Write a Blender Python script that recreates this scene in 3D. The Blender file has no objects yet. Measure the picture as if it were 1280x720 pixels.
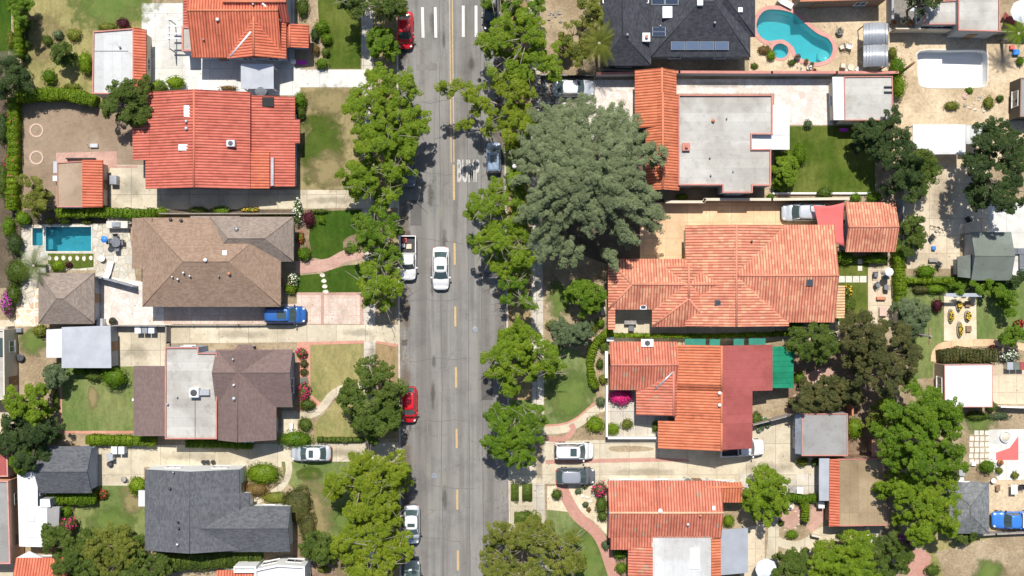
import bpy, bmesh, math, random
import numpy as np
from mathutils import Vector, Matrix

# ---------------------------------------------------------------- camera, light, exposure
SC = bpy.context.scene
COL = SC.collection
S = 0.0875          # metres per photo pixel on the ground
CAMH = 115.0         # height of the drone
cam = bpy.data.objects.new("camera", bpy.data.cameras.new("camera"))
COL.objects.link(cam)
cam.location = (0, 0, CAMH)
cam.rotation_euler = (0, 0, 0)
cam.data.sensor_width = 36
cam.data.lens = 36 * CAMH / (1280 * S)
cam.data.clip_end = 2000
SC.camera = cam

SUN_DIR = Vector((0.04, -0.54, -1.0)).normalized()   # the way the light travels
w = bpy.data.worlds.new("World"); SC.world = w; w.use_nodes = True
nt = w.node_tree
sky = nt.nodes.new("ShaderNodeTexSky"); sky.sky_type = 'NISHITA'; sky.sun_disc = False
sky.sun_elevation = math.asin(-SUN_DIR.z); sky.sun_rotation = math.radians(-3.6)
nt.links.new(sky.outputs[0], nt.nodes["Background"].inputs[0])
nt.nodes["Background"].inputs[1].default_value = 0.095
sun = bpy.data.lights.new("sun", 'SUN'); sun.energy = 4.6; sun.angle = math.radians(0.5); sun.color = (1.0, 0.955, 0.88)
so = bpy.data.objects.new("sun", sun); COL.objects.link(so)
so.rotation_euler = SUN_DIR.to_track_quat('-Z', 'Y').to_euler()
SC.view_settings.view_transform = 'Standard'; SC.view_settings.look = 'None'
SC.view_settings.gamma = 1; SC.view_settings.use_curve_mapping = False
SC.view_settings.exposure = 0.22
SC.cycles.max_bounces = 5; SC.cycles.diffuse_bounces = 2; SC.cycles.glossy_bounces = 2
SC.cycles.transmission_bounces = 3; SC.cycles.transparent_max_bounces = 6
SC.cycles.use_denoising = True

PER = .30         # width of one row of barrel tiles
YARD = 0.12     # yards and pavements stand a kerb above the road

def W(px, py, h=0.0):
    "photo pixel of something h metres up -> the place it has in the world"
    k = S * (1 - h / CAMH)
    return Vector(((px - 640) * k, (360 - py) * k, h))

# ---------------------------------------------------------------- materials
MATS = {}
def newmat(name):
    m = bpy.data.materials.new(name); m.use_nodes = True; MATS[name] = m
    return m, m.node_tree, m.node_tree.nodes, m.node_tree.links, m.node_tree.nodes["Principled BSDF"]
def c4(c): return (c[0], c[1], c[2], 1)
def coords(N, L, kind='Object', scale=None):
    tc = N.new("ShaderNodeTexCoord")
    if kind == 'World':
        g = N.new("ShaderNodeNewGeometry"); out = g.outputs['Position']
    else: out = tc.outputs[kind]
    if scale:
        mp = N.new("ShaderNodeMapping"); mp.inputs['Scale'].default_value = scale
        L.new(out, mp.inputs[0]); out = mp.outputs[0]
    return out
def noise(N, L, co, scale, detail=4, rough=.6):
    n = N.new("ShaderNodeTexNoise"); n.inputs['Scale'].default_value = scale
    n.inputs['Detail'].default_value = detail; n.inputs['Roughness'].default_value = rough
    L.new(co, n.inputs['Vector']); return n.outputs['Fac']
def ramp(N, L, fac, stops):
    r = N.new("ShaderNodeValToRGB"); e = r.color_ramp.elements
    e[0].position, e[0].color = stops[0][0], c4(stops[0][1])
    e[1].position, e[1].color = stops[-1][0], c4(stops[-1][1])
    for p, c in stops[1:-1]:
        x = e.new(p); x.color = c4(c)
    L.new(fac, r.inputs[0]); return r.outputs[0]
def mix(N, L, fac, a, b, mode='MIX'):
    m = N.new("ShaderNodeMix"); m.data_type = 'RGBA'; m.blend_type = mode
    for sock, v in ((m.inputs[0], fac), (m.inputs[6], a), (m.inputs[7], b)):
        if isinstance(v, (int, float)): sock.default_value = v
        elif isinstance(v, tuple): sock.default_value = c4(v)
        else: L.new(v, sock)
    return m.outputs[2]
def bump(N, L, h, strength, dist, B):
    b = N.new("ShaderNodeBump"); b.inputs['Strength'].default_value = strength; b.inputs['Distance'].default_value = dist
    L.new(h, b.inputs['Height']); L.new(b.outputs[0], B.inputs['Normal'])

def m_plain(name, col, rough=.6, metal=0, var=.12, scale=1.5, coat=0, spec=.5):
    m, t, N, L, B = newmat(name)
    co = coords(N, L, 'World'); f = noise(N, L, co, scale)
    lo = tuple(x * (1 - var) for x in col); hi = tuple(min(1, x * (1 + var)) for x in col)
    L.new(ramp(N, L, f, [(.3, lo), (.7, hi)]), B.inputs['Base Color'])
    B.inputs['Roughness'].default_value = rough; B.inputs['Metallic'].default_value = metal
    B.inputs['Coat Weight'].default_value = coat; B.inputs['Specular IOR Level'].default_value = spec
    return m
def m_ground(name, cols, scale=.35, fine=6, rough=.95, joint=None, jcol=None, bmp=.3, spec=.15, fineamt=.35, stain=.13):
    "two noise scales over a ramp of colours, optional joint grid (width, height, gap)"
    m, t, N, L, B = newmat(name)
    co = coords(N, L, 'World')
    f = noise(N, L, co, scale, 6, .65)
    base = ramp(N, L, f, [(.28 + .44 * i / (len(cols) - 1), c) for i, c in enumerate(cols)])
    g = noise(N, L, co, fine, 5, .7)
    gr = ramp(N, L, g, [(.3, (1 - fineamt,) * 3), (.7, (1 + fineamt * .6,) * 3)])
    base = mix(N, L, 1.0, base, gr, 'MULTIPLY')
    s1 = noise(N, L, co, 1.1, 8, .72); base = mix(N, L, 1.0, base, ramp(N, L, s1, [(.30, (1 - stain * 1.6,) * 3), (.46, (1,) * 3), (.75, (1 + stain * .5,) * 3)]), 'MULTIPLY')
    s2 = noise(N, L, coords(N, L, 'World', (.9, .9, 1)), .23, 3, .5); base = mix(N, L, 1.0, base, ramp(N, L, s2, [(.42, (1 - stain, 1 - stain * 1.1, 1 - stain * 1.25)), (.5, (1, 1, 1))]), 'MULTIPLY')
    if joint:
        br = N.new("ShaderNodeTexBrick"); L.new(co, br.inputs['Vector'])
        br.offset = joint[3] if len(joint) > 3 else 0
        br.inputs['Scale'].default_value = 1; br.inputs['Brick Width'].default_value = joint[0]
        br.inputs['Row Height'].default_value = joint[1]; br.inputs['Mortar Size'].default_value = joint[2]
        br.inputs['Color1'].default_value = (1, 1, 1, 1); br.inputs['Color2'].default_value = (.86, .86, .86, 1)
        br.inputs['Mortar'].default_value = (0, 0, 0, 1)
        base = mix(N, L, br.outputs['Fac'], mix(N, L, 1.0, base, br.outputs['Color'], 'MULTIPLY'), jcol)
    L.new(base, B.inputs['Base Color'])
    B.inputs['Roughness'].default_value = rough; B.inputs['Specular IOR Level'].default_value = spec
    bump(N, L, g, bmp, .03, B)
    return m
def m_grass(name, lush, dry, dryness, scale=.22):
    m, t, N, L, B = newmat(name)
    co = coords(N, L, 'World')
    f = noise(N, L, co, scale, 6, .62); p = .62 - dryness * .3
    base = ramp(N, L, f, [(p - .16, lush), (p, tuple((a + b) / 2 for a, b in zip(lush, dry))), (p + .14, dry)])
    st = noise(N, L, coords(N, L, 'World', (1, .25, 1)), 2.2, 4, .6)
    base = mix(N, L, 1.0, base, ramp(N, L, st, [(.3, (.82,) * 3), (.7, (1.15,) * 3)]), 'MULTIPLY')
    md_ = noise(N, L, co, 3.4, 6, .75); base = mix(N, L, 1.0, base, ramp(N, L, md_, [(.3, (.72, .78, .7)), (.5, (1, 1, 1)), (.7, (1.22, 1.16, 1.12))]), 'MULTIPLY')
    g = noise(N, L, co, 22, 3, .7)
    base = mix(N, L, 1.0, base, ramp(N, L, g, [(.25, (.55, .6, .5)), (.75, (1.3, 1.3, 1.2))]), 'MULTIPLY')
    L.new(base, B.inputs['Base Color']); B.inputs['Roughness'].default_value = 1; B.inputs['Specular IOR Level'].default_value = .05
    bump(N, L, g, .8, .05, B)
    return m
def m_patch(name, lush, dry):
    "ragged patch of greener or barer turf, fading into what lies under it"
    m, t, N, L, B = newmat(name)
    co = coords(N, L, 'World'); f = noise(N, L, co, .7, 7, .7)
    g = noise(N, L, co, 22, 3, .7)
    base = mix(N, L, 1.0, ramp(N, L, f, [(.35, lush), (.65, dry)]), ramp(N, L, g, [(.25, (.6, .62, .55)), (.75, (1.25, 1.25, 1.2))]), 'MULTIPLY')
    L.new(base, B.inputs['Base Color']); B.inputs['Roughness'].default_value = 1; B.inputs['Specular IOR Level'].default_value = .05
    gc = coords(N, L, 'Generated'); v = N.new("ShaderNodeVectorMath"); v.operation = 'SUBTRACT'; v.inputs[1].default_value = (.5, .5, 0); L.new(gc, v.inputs[0])
    mp = N.new("ShaderNodeMapping"); mp.inputs['Scale'].default_value = (1, 1, 0); L.new(v.outputs[0], mp.inputs[0])
    ln = N.new("ShaderNodeVectorMath"); ln.operation = 'LENGTH'; L.new(mp.outputs[0], ln.inputs[0])
    n2 = noise(N, L, co, .9, 6, .65)
    ad = N.new("ShaderNodeMath"); ad.operation = 'MULTIPLY_ADD'; ad.inputs[1].default_value = .75; L.new(n2, ad.inputs[0]); L.new(ln.outputs['Value'], ad.inputs[2])
    mr = N.new("ShaderNodeMapRange"); mr.inputs['From Min'].default_value = .84; mr.inputs['From Max'].default_value = .56; L.new(ad.outputs[0], mr.inputs['Value'])
    L.new(mr.outputs[0], B.inputs['Alpha'])
    return m
def m_tile(name, cols, patch=.0, pcol=(.7, .45, .3)):
    "clay barrel tile: UV in metres, u across the rows of barrels, v down the slope"
    m, t, N, L, B = newmat(name)
    uv = coords(N, L, 'UV')
    br = N.new("ShaderNodeTexBrick"); L.new(uv, br.inputs['Vector']); br.offset = 0
    br.inputs['Scale'].default_value = 1; br.inputs['Brick Width'].default_value = PER; br.inputs['Row Height'].default_value = .5
    br.inputs['Mortar Size'].default_value = .0; br.inputs['Bias'].default_value = 0
    br.inputs['Color1'].default_value = (0, 0, 0, 1); br.inputs['Color2'].default_value = (1, 1, 1, 1)
    n1 = len(cols) - 1; mid = cols[1]; cols = [tuple(m_ + (x - m_) * .5 for x, m_ in zip(c, mid)) for c in cols]
    base = ramp(N, L, br.outputs['Color'], [(i / n1, c) for i, c in enumerate(cols)])
    if patch:
        wn = N.new("ShaderNodeTexWhiteNoise"); wn.noise_dimensions = '2D'
        sn = N.new("ShaderNodeVectorMath"); sn.operation = 'SNAP'; sn.inputs[1].default_value = (PER, .55, 1)
        L.new(uv, sn.inputs[0]); L.new(sn.outputs[0], wn.inputs['Vector'])
        f3 = noise(N, L, coords(N, L, 'World'), .9, 3)
        th = N.new("ShaderNodeMath"); th.operation = 'MULTIPLY'; th.inputs[1].default_value = patch * 2; L.new(f3, th.inputs[0])
        mm = N.new("ShaderNodeMath"); mm.operation = 'LESS_THAN'; L.new(wn.outputs['Value'], mm.inputs[0]); L.new(th.outputs[0], mm.inputs[1])
        base = mix(N, L, mm.outputs[0], base, pcol)
    co = coords(N, L, 'World'); f = noise(N, L, co, .5, 6, .7)
    base = mix(N, L, 1.0, base, ramp(N, L, f, [(.3, (.80, .78, .78)), (.5, (1, 1, 1)), (.72, (1.12, 1.12, 1.10))]), 'MULTIPLY')
    sk = noise(N, L, coords(N, L, 'UV', (1.6, .22, 1)), 1.0, 6, .7); base = mix(N, L, 1.0, base, ramp(N, L, sk, [(.33, (.74, .74, .76)), (.48, (1, 1, 1)), (.7, (1.08, 1.09, 1.12))]), 'MULTIPLY')
    lc = noise(N, L, co, 2.6, 8, .8); lm = ramp(N, L, lc, [(.62, (0, 0, 0)), (.72, (.45, .45, .45))]); base = mix(N, L, lm, base, (.30, .22, .16))
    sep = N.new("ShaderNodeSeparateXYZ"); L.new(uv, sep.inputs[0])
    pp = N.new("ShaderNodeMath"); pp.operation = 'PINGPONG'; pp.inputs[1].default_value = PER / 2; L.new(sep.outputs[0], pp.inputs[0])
    pan_shade = ramp(N, L, pp.outputs[0], [(0, (.50, .46, .46)), (.05, (.70, .68, .68)), (.08, (1, 1, 1))])       # shade in the pans between barrels, painted into the colour
    base = mix(N, L, 1.0, base, pan_shade, 'MULTIPLY')
    L.new(base, B.inputs['Base Color']); B.inputs['Roughness'].default_value = .85; B.inputs['Specular IOR Level'].default_value = .25
    md = N.new("ShaderNodeMath"); md.operation = 'PINGPONG'; md.inputs[1].default_value = .42; L.new(sep.outputs[1], md.inputs[0])
    bump(N, L, md.outputs[0], .25, .06, B)
    return m
def m_shingle(name, cols, streak=.15):
    m, t, N, L, B = newmat(name)
    uv = coords(N, L, 'UV')
    br = N.new("ShaderNodeTexBrick"); L.new(uv, br.inputs['Vector']); br.offset = .5
    br.inputs['Scale'].default_value = 1; br.inputs['Brick Width'].default_value = .33; br.inputs['Row Height'].default_value = .15
    br.inputs['Mortar Size'].default_value = .006
    br.inputs['Color1'].default_value = (0, 0, 0, 1); br.inputs['Color2'].default_value = (1, 1, 1, 1); br.inputs['Mortar'].default_value = (0, 0, 0, 1)
    co = coords(N, L, 'World')
    base = ramp(N, L, br.outputs['Color'], [(i / (len(cols) - 1), c) for i, c in enumerate(cols)])
    f = noise(N, L, co, .4, 6, .7)
    base = mix(N, L, 1.0, base, ramp(N, L, f, [(.3, (1 - streak,) * 3), (.7, (1 + streak,) * 3)]), 'MULTIPLY')
    st = noise(N, L, coords(N, L, 'UV', (3.0, .35, 1)), 1.2, 4, .6)
    base = mix(N, L, 1.0, base, ramp(N, L, st, [(.35, (1 - streak,) * 3), (.65, (1 + streak * .7,) * 3)]), 'MULTIPLY')
    L.new(base, B.inputs['Base Color']); B.inputs['Roughness'].default_value = .9; B.inputs['Specular IOR Level'].default_value = .2
    bump(N, L, noise(N, L, co, 14, 3), .4, .03, B)
    return m
def m_leaf(name, a, b, c, trans=.35, scale=.8):
    m, t, N, L, B = newmat(name)
    g = N.new("ShaderNodeNewGeometry")
    f = noise(N, L, g.outputs['Position'], scale, 3, .6)
    base = ramp(N, L, f, [(.32, a), (.5, b), (.68, c)])
    rr = ramp(N, L, g.outputs['Random Per Island'], [(0, (.78, .8, .78)), (.5, (1, 1, 1)), (1, (1.2, 1.18, 1.08))])
    base = mix(N, L, 1.0, base, rr, 'MULTIPLY')
    L.new(base, B.inputs['Base Color']); B.inputs['Roughness'].default_value = .55; B.inputs['Specular IOR Level'].default_value = .25
    tr = N.new("ShaderNodeBsdfTranslucent")
    L.new(mix(N, L, 1.0, base, (1.25, 1.2, .45), 'MULTIPLY'), tr.inputs[0])
    ms = N.new("ShaderNodeMixShader"); ms.inputs[0].default_value = trans
    L.new(B.outputs[0], ms.inputs[1]); L.new(tr.outputs[0], ms.inputs[2]); L.new(ms.outputs[0], N["Material Output"].inputs[0])
    return m
def m_glass(name, col=(.02, .03, .035), rough=.06):
    m, t, N, L, B = newmat(name)
    B.inputs['Base Color'].default_value = c4(col); B.inputs['Roughness'].default_value = rough
    B.inputs['Specular IOR Level'].default_value = .8; B.inputs['Coat Weight'].default_value = .3
    return m
def m_water(name, tint, deep):
    m, t, N, L, B = newmat(name)
    tb = N.new("ShaderNodeBsdfTransparent"); tb.inputs[0].default_value = c4(tint)
    gl = N.new("ShaderNodeBsdfGlossy"); gl.inputs['Roughness'].default_value = .04
    co = coords(N, L, 'World'); h = noise(N, L, co, 4.5, 5)
    bp = N.new("ShaderNodeBump"); bp.inputs['Strength'].default_value = .7; bp.inputs['Distance'].default_value = .06
    L.new(h, bp.inputs['Height']); L.new(bp.outputs[0], gl.inputs['Normal'])
    fr = N.new("ShaderNodeFresnel"); fr.inputs[0].default_value = 1.33; L.new(bp.outputs[0], fr.inputs['Normal'])
    B.inputs['Base Color'].default_value = c4(deep); B.inputs['Roughness'].default_value = .1
    m1 = N.new("ShaderNodeMixShader"); m1.inputs[0].default_value = .25
    L.new(tb.outputs[0], m1.inputs[1]); L.new(B.outputs[0], m1.inputs[2])
    m2 = N.new("ShaderNodeMixShader"); L.new(fr.outputs[0], m2.inputs[0]); L.new(m1.outputs[0], m2.inputs[1]); L.new(gl.outputs[0], m2.inputs[2])
    L.new(m2.outputs[0], N["Material Output"].inputs[0])
    return m
def m_stone(name, cols, scale=1.6, mortar=(.3, .28, .24), gap=.06):
    "crazy paving: cells of differing tone with joints"
    m, t, N, L, B = newmat(name)
    co = coords(N, L, 'World')
    v = N.new("ShaderNodeTexVoronoi"); v.inputs['Scale'].default_value = scale; L.new(co, v.inputs['Vector'])
    v2 = N.new("ShaderNodeTexVoronoi"); v2.feature = 'DISTANCE_TO_EDGE'; v2.inputs['Scale'].default_value = scale; L.new(co, v2.inputs['Vector'])
    sp = N.new("ShaderNodeSeparateColor"); L.new(v.outputs['Color'], sp.inputs[0])
    base = ramp(N, L, sp.outputs[0], [(i / (len(cols) - 1), c) for i, c in enumerate(cols)])
    f = noise(N, L, co, .6, 6, .7)
    base = mix(N, L, 1.0, base, ramp(N, L, f, [(.3, (.8,) * 3), (.7, (1.12,) * 3)]), 'MULTIPLY')
    mm = N.new("ShaderNodeMath"); mm.operation = 'LESS_THAN'; mm.inputs[1].default_value = gap; L.new(v2.outputs[0], mm.inputs[0])
    base = mix(N, L, mm.outputs[0], base, mortar)
    L.new(base, B.inputs['Base Color']); B.inputs['Roughness'].default_value = .85; B.inputs['Specular IOR Level'].default_value = .2
    return m
def m_asphalt():
    m, t, N, L, B = newmat('asphalt')
    co = coords(N, L, 'World')
    f = noise(N, L, coords(N, L, 'World', (1.0, .05, 1)), .55, 5, .55)      # wheel tracks run along the road
    base = ramp(N, L, f, [(.3, (.150, .138, .127)), (.44, (.190, .179, .166)), (.54, (.248, .237, .222)), (.62, (.19, .186, .177)), (.72, (.165, .159, .151))])
    p = noise(N, L, co, .3, 7, .7)
    base = mix(N, L, 1.0, base, ramp(N, L, p, [(.3, (.78, .77, .78)), (.5, (1, 1, 1)), (.7, (1.1, 1.07, 1.03))]), 'MULTIPLY')
    g = noise(N, L, co, 16, 4, .8)
    base = mix(N, L, 1.0, base, ramp(N, L, g, [(.25, (.72,) * 3), (.75, (1.25,) * 3)]), 'MULTIPLY')
    v = N.new("ShaderNodeTexVoronoi"); v.feature = 'DISTANCE_TO_EDGE'; v.inputs['Scale'].default_value = .17
    wv = N.new("ShaderNodeVectorMath"); wv.operation = 'ADD'
    nn = N.new("ShaderNodeTexNoise"); nn.inputs['Scale'].default_value = .6; nn.inputs['Detail'].default_value = 5; L.new(co, nn.inputs['Vector'])
    sc = N.new("ShaderNodeVectorMath"); sc.operation = 'SCALE'; sc.inputs['Scale'].default_value = 3.5; L.new(nn.outputs['Color'], sc.inputs[0])
    L.new(co, wv.inputs[0]); L.new(sc.outputs[0], wv.inputs[1]); L.new(wv.outputs[0], v.inputs['Vector'])
    mm = N.new("ShaderNodeMath"); mm.operation = 'LESS_THAN'; mm.inputs[1].default_value = .0045; L.new(v.outputs[0], mm.inputs[0])
    fa = N.new("ShaderNodeMath"); fa.operation = 'MULTIPLY'; fa.inputs[1].default_value = .45; L.new(mm.outputs[0], fa.inputs[0])
    base = mix(N, L, fa.outputs[0], base, (.10, .095, .09))
    L.new(base, B.inputs['Base Color']); B.inputs['Roughness'].default_value = .9; B.inputs['Specular IOR Level'].default_value = .2
    bump(N, L, g, .5, .02, B)
    return m

M = MATS
m_asphalt()
m_plain('tar', (.115, .11, .105), .7, var=.2)
m_ground('asphalt_dark', [(.11, .105, .10), (.15, .142, .135)], .6, 14, fineamt=.3)
m_ground('asphalt_pale', [(.20, .19, .175), (.25, .24, .225)], .6, 14, fineamt=.3)
m_plain('white_paint', (.66, .66, .62), .7, var=.16, scale=6)
m_ground('worn_paint', [(.36, .35, .33), (.50, .49, .46), (.60, .59, .56)], 1.6, 9, fineamt=.25)
m_plain('yellow_paint', (.50, .35, .16), .7, var=.2, scale=5)
m_plain('kerb_concrete', (.50, .45, .37), .9, var=.2)
m_ground('soil_tan', [(.25, .185, .115), (.36, .28, .18), (.47, .38, .26)], .3, 5)
m_ground('soil_brown', [(.17, .115, .075), (.25, .175, .12), (.33, .24, .16)], .4, 5)
m_ground('court_brown', [(.245, .18, .125), (.30, .225, .16), (.335, .26, .19)], .12, 3, fineamt=.14)
m_ground('sand', [(.46, .35, .22), (.58, .46, .31), (.66, .54, .38)], .25, 4, fineamt=.25)
m_ground('gravel_cream', [(.55, .46, .31), (.68, .58, .42), (.76, .68, .52)], .5, 9, fineamt=.3)
m_ground('concrete_white', [(.60, .59, .55), (.70, .69, .65), (.75, .74, .70)], .35, 4, joint=(3.0, 3.0, .03), jcol=(.45, .44, .4), fineamt=.08)
m_ground('concrete_beige', [(.51, .44, .32), (.60, .53, .40), (.66, .59, .46)], .3, 4, joint=(3.2, 3.4, .035), jcol=(.36, .31, .24), fineamt=.12)
m_ground('concrete_grey', [(.50, .46, .38), (.58, .53, .45), (.64, .59, .50)], .4, 4, joint=(1.35, 1.35, .03), jcol=(.30, .28, .24), fineamt=.12)
m_ground('concrete_tan', [(.55, .45, .32), (.64, .54, .40), (.70, .60, .46)], .25, 4, joint=(1.9, 1.9, .03), jcol=(.42, .34, .24), fineamt=.12)
m_ground('paver_orange', [(.62, .40, .24), (.72, .50, .31), (.80, .58, .38)], .3, 4, joint=(2.4, 1.8, .03), jcol=(.52, .33, .2), fineamt=.1)
m_ground('paver_pink', [(.56, .42, .34), (.66, .54, .46), (.74, .65, .58)], .9, 5, joint=(1.0, 1.0, .03), jcol=(.55, .36, .28), fineamt=.2)
m_ground('brick_pink', [(.44, .235, .18), (.52, .30, .235), (.60, .40, .33)], .8, 6, joint=(.24, .12, .012, .5), jcol=(.5, .38, .32), fineamt=.25)
m_ground('brick_red', [(.46, .22, .17), (.54, .29, .23)], .8, 6, joint=(.24, .12, .01, .5), jcol=(.50, .32, .26), fineamt=.22)
m_ground('terracotta_trim', [(.50, .24, .17), (.60, .32, .24)], .8, 5, fineamt=.15)
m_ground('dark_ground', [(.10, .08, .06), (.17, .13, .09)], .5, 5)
m_ground('grey_ground', [(.22, .21, .19), (.32, .30, .27)], .5, 5)
m_stone('flagstone_pale', [(.50, .46, .38), (.62, .57, .47), (.46, .45, .40), (.68, .64, .56)], 1.3, (.42, .36, .27), .05)
m_stone('flagstone_peach', [(.72, .52, .35), (.62, .42, .28), (.78, .62, .46)], 1.4, (.80, .72, .58), .07)
m_stone('flagstone_white', [(.66, .60, .54), (.71, .67, .62), (.62, .54, .48), (.72, .70, .66)], 1.5, (.56, .47, .41), .035)
m_stone('marble_litter', [(.2, .17, .14), (.55, .52, .47), (.30, .24, .2), (.68, .65, .60)], 2.8, (.16, .13, .10), .09)
m_grass('lawn_lush', (.058, .100, .013), (.14, .16, .04), .45)
m_grass('lawn_deep', (.042, .088, .012), (.075, .12, .02), .25)
m_grass('lawn_mid', (.11, .175, .05), (.22, .24, .10), .55)
m_grass('lawn_dry', (.14, .17, .05), (.34, .29, .14), .85)
m_grass('lawn_patchy', (.08, .115, .022), (.33, .26, .15), 1.2, .16)
m_grass('parkway_dry', (.13, .12, .05), (.33, .235, .14), 1.5)
def m_stain(name, col, amt, lo=.80, hi=.52, sc=1.3):
    "spill or dirt with a ragged edge, thinning out over what lies under it"
    m_patch(name, col, col); m = MATS[name]; t = m.node_tree; B = t.nodes["Principled BSDF"]; src = B.inputs['Alpha'].links[0].from_socket
    q = t.nodes.new("ShaderNodeMath"); q.operation = 'MULTIPLY'; q.inputs[1].default_value = amt; t.links.new(src, q.inputs[0]); t.links.new(q.outputs[0], B.inputs['Alpha'])
m_stain('oil_stain', (.07, .065, .06), .36); m_stain('kerb_dirt', (.20, .14, .10), .4); m_stain('pale_scuff', (.42, .40, .36), .35); m_stain('dark_litter', (.14, .11, .08), .24)
m_patch('patch_lush', (.055, .098, .012), (.10, .13, .03))
m_patch('patch_mid', (.105, .165, .04), (.16, .20, .06))
m_grass('lawn_light', (.145, .205, .075), (.24, .26, .12), .5)
m_patch('patch_dry', (.30, .23, .13), (.24, .21, .10))
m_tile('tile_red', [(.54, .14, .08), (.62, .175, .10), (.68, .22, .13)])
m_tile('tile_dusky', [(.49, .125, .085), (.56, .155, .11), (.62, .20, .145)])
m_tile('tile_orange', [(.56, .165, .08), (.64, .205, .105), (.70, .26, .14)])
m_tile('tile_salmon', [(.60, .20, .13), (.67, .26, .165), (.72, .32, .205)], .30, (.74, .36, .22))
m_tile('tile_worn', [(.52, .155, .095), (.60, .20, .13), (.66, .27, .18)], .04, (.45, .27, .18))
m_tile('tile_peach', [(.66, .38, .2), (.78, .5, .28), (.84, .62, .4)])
m_shingle('shingle_brown', [(.25, .17, .12), (.29, .20, .145), (.33, .235, .175)], .08)
m_shingle('shingle_taupe', [(.225, .18, .15), (.265, .215, .18), (.305, .25, .21)], .08)
m_shingle('shingle_cocoa', [(.165, .115, .105), (.185, .13, .12), (.205, .15, .135)], .06)
m_shingle('shingle_slate', [(.085, .09, .10), (.11, .115, .125), (.135, .14, .15)], .10)
m_shingle('shingle_charcoal', [(.05, .052, .062), (.065, .068, .08), (.085, .088, .10)], .12)
m_shingle('shingle_silver', [(.14, .148, .15), (.18, .188, .19), (.22, .228, .23)], .18)
m_ground('roof_gravel', [(.44, .425, .39), (.505, .49, .455), (.555, .54, .505)], .35, 8, fineamt=.10, joint=(9.0, .98, .012, .5), jcol=(.36, .35, .33), stain=.16)
m_ground('roof_white', [(.55, .555, .55), (.61, .615, .61)], .3, 5, fineamt=.06, joint=(.98, 9.0, .012, .5), jcol=(.42, .42, .41))
m_ground('roof_bright', [(.70, .70, .71), (.75, .75, .755)], .3, 5, fineamt=.03, stain=.05, joint=(1.2, 12.0, .015), jcol=(.60, .60, .60))
m_ground('roof_tan', [(.36, .27, .19), (.42, .32, .235)], .25, 5, fineamt=.08)
m_ground('roof_ochre', [(.30, .225, .14), (.36, .275, .175), (.40, .31, .2)], .4, 5, joint=(1.0, 8.0, .02), jcol=(.25, .19, .12), fineamt=.15)
m_ground('roof_grey', [(.27, .265, .26), (.33, .325, .315)], .3, 5, fineamt=.1)
m_ground('roof_maroon', [(.34, .09, .085), (.39, .11, .10)], .2, 5, fineamt=.08, joint=(9.0, .95, .012, .5), jcol=(.28, .07, .065))
m_ground('roof_green', [(.155, .175, .155), (.19, .215, .19)], .3, 5, fineamt=.08)
m_plain('metal_pale', (.55, .57, .60), .35, .5, .1, .8)
m_plain('metal_grey', (.30, .32, .35), .4, .5, .25, 1.2)
for k_, c_ in dict(tile_red=(.56, .17, .10), tile_dusky=(.52, .16, .11), tile_orange=(.60, .21, .11), tile_salmon=(.58, .23, .15), tile_worn=(.58, .22, .15), tile_peach=(.70, .42, .26)).items(): m_plain('cap_' + k_[5:], c_, .85, var=.14, scale=3)
m_plain('coping_red', (.50, .21, .17), .8, var=.15)
m_plain('coping_pink', (.56, .27, .23), .8, var=.15)
m_plain('wall_blue', (.34, .38, .46), .85, var=.08)
m_plain('wall_cream', (.62, .55, .43), .85, var=.08)
m_plain('wall_white', (.74, .74, .72), .85, var=.05)
m_plain('wall_pink', (.58, .42, .35), .85, var=.08)
m_plain('wall_peach', (.72, .42, .24), .85, var=.08)
m_plain('wall_grey', (.34, .35, .36), .85, var=.08)
m_plain('wall_brown', (.26, .17, .12), .85, var=.12)
m_plain('trim_white', (.78, .78, .76), .5, var=.03)
m_plain('wood', (.26, .16, .09), .8, var=.25, scale=4)
m_plain('wood_grey', (.30, .27, .24), .85, var=.25, scale=4)
m_plain('bark', (.17, .13, .10), .95, var=.35, scale=5)
m_plain('bark_pale', (.34, .29, .24), .95, var=.3, scale=5)
m_plain('black_plastic', (.02, .02, .022), .5, var=.2)
m_plain('rubber', (.018, .018, .019), .8, var=.2)
m_plain('chrome', (.6, .6, .62), .2, .9, .05)
m_plain('dark_metal', (.09, .09, .10), .45, .5, .2)
m_plain('white_plastic', (.78, .79, .80), .45, var=.04)
m_plain('blue_plastic', (.04, .22, .62), .35, var=.1)
m_plain('purple_plastic', (.5, .04, .5), .5, var=.1)
m_plain('terracotta', (.50, .20, .11), .8, var=.15)
m_plain('fabric_grey', (.16, .17, .19), .9, var=.15)
m_plain('fabric_pale', (.62, .66, .72), .8, var=.06)
m_plain('sail_red', (.66, .14, .13), .85, var=.07, scale=.8)
m_ground('canvas_green', [(.015, .21, .115), (.025, .28, .155)], .6, 4, fineamt=.12, joint=(9.0, .6, .03, .5), jcol=(.01, .14, .08))
m_plain('canvas_dark_green', (.015, .18, .13), .7, var=.15)
m_plain('stone_pale', (.62, .58, .50), .9, var=.2, scale=3)
m_plain('stone_grey', (.3, .28, .25), .9, var=.3, scale=3)
m_plain('pool_plaster', (.50, .72, .74), .7, var=.05)
m_plain('pool_blue_plaster', (.32, .62, .68), .7, var=.12)
m_plain('red_light', (.45, .01, .01), .25, var=.05)
m_plain('lamp_glass', (.85, .84, .8), .2, var=.02)
m_plain('petal_magenta', (.62, .012, .16), .6, var=.35, scale=5)
m_plain('petal_violet', (.55, .04, .45), .6, var=.35, scale=5)
m_plain('petal_red', (.55, .03, .03), .6, var=.3, scale=5)
m_plain('petal_white', (.75, .76, .66), .6, var=.2, scale=5)
m_plain('petal_yellow', (.70, .45, .03), .6, var=.3, scale=5)
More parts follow.
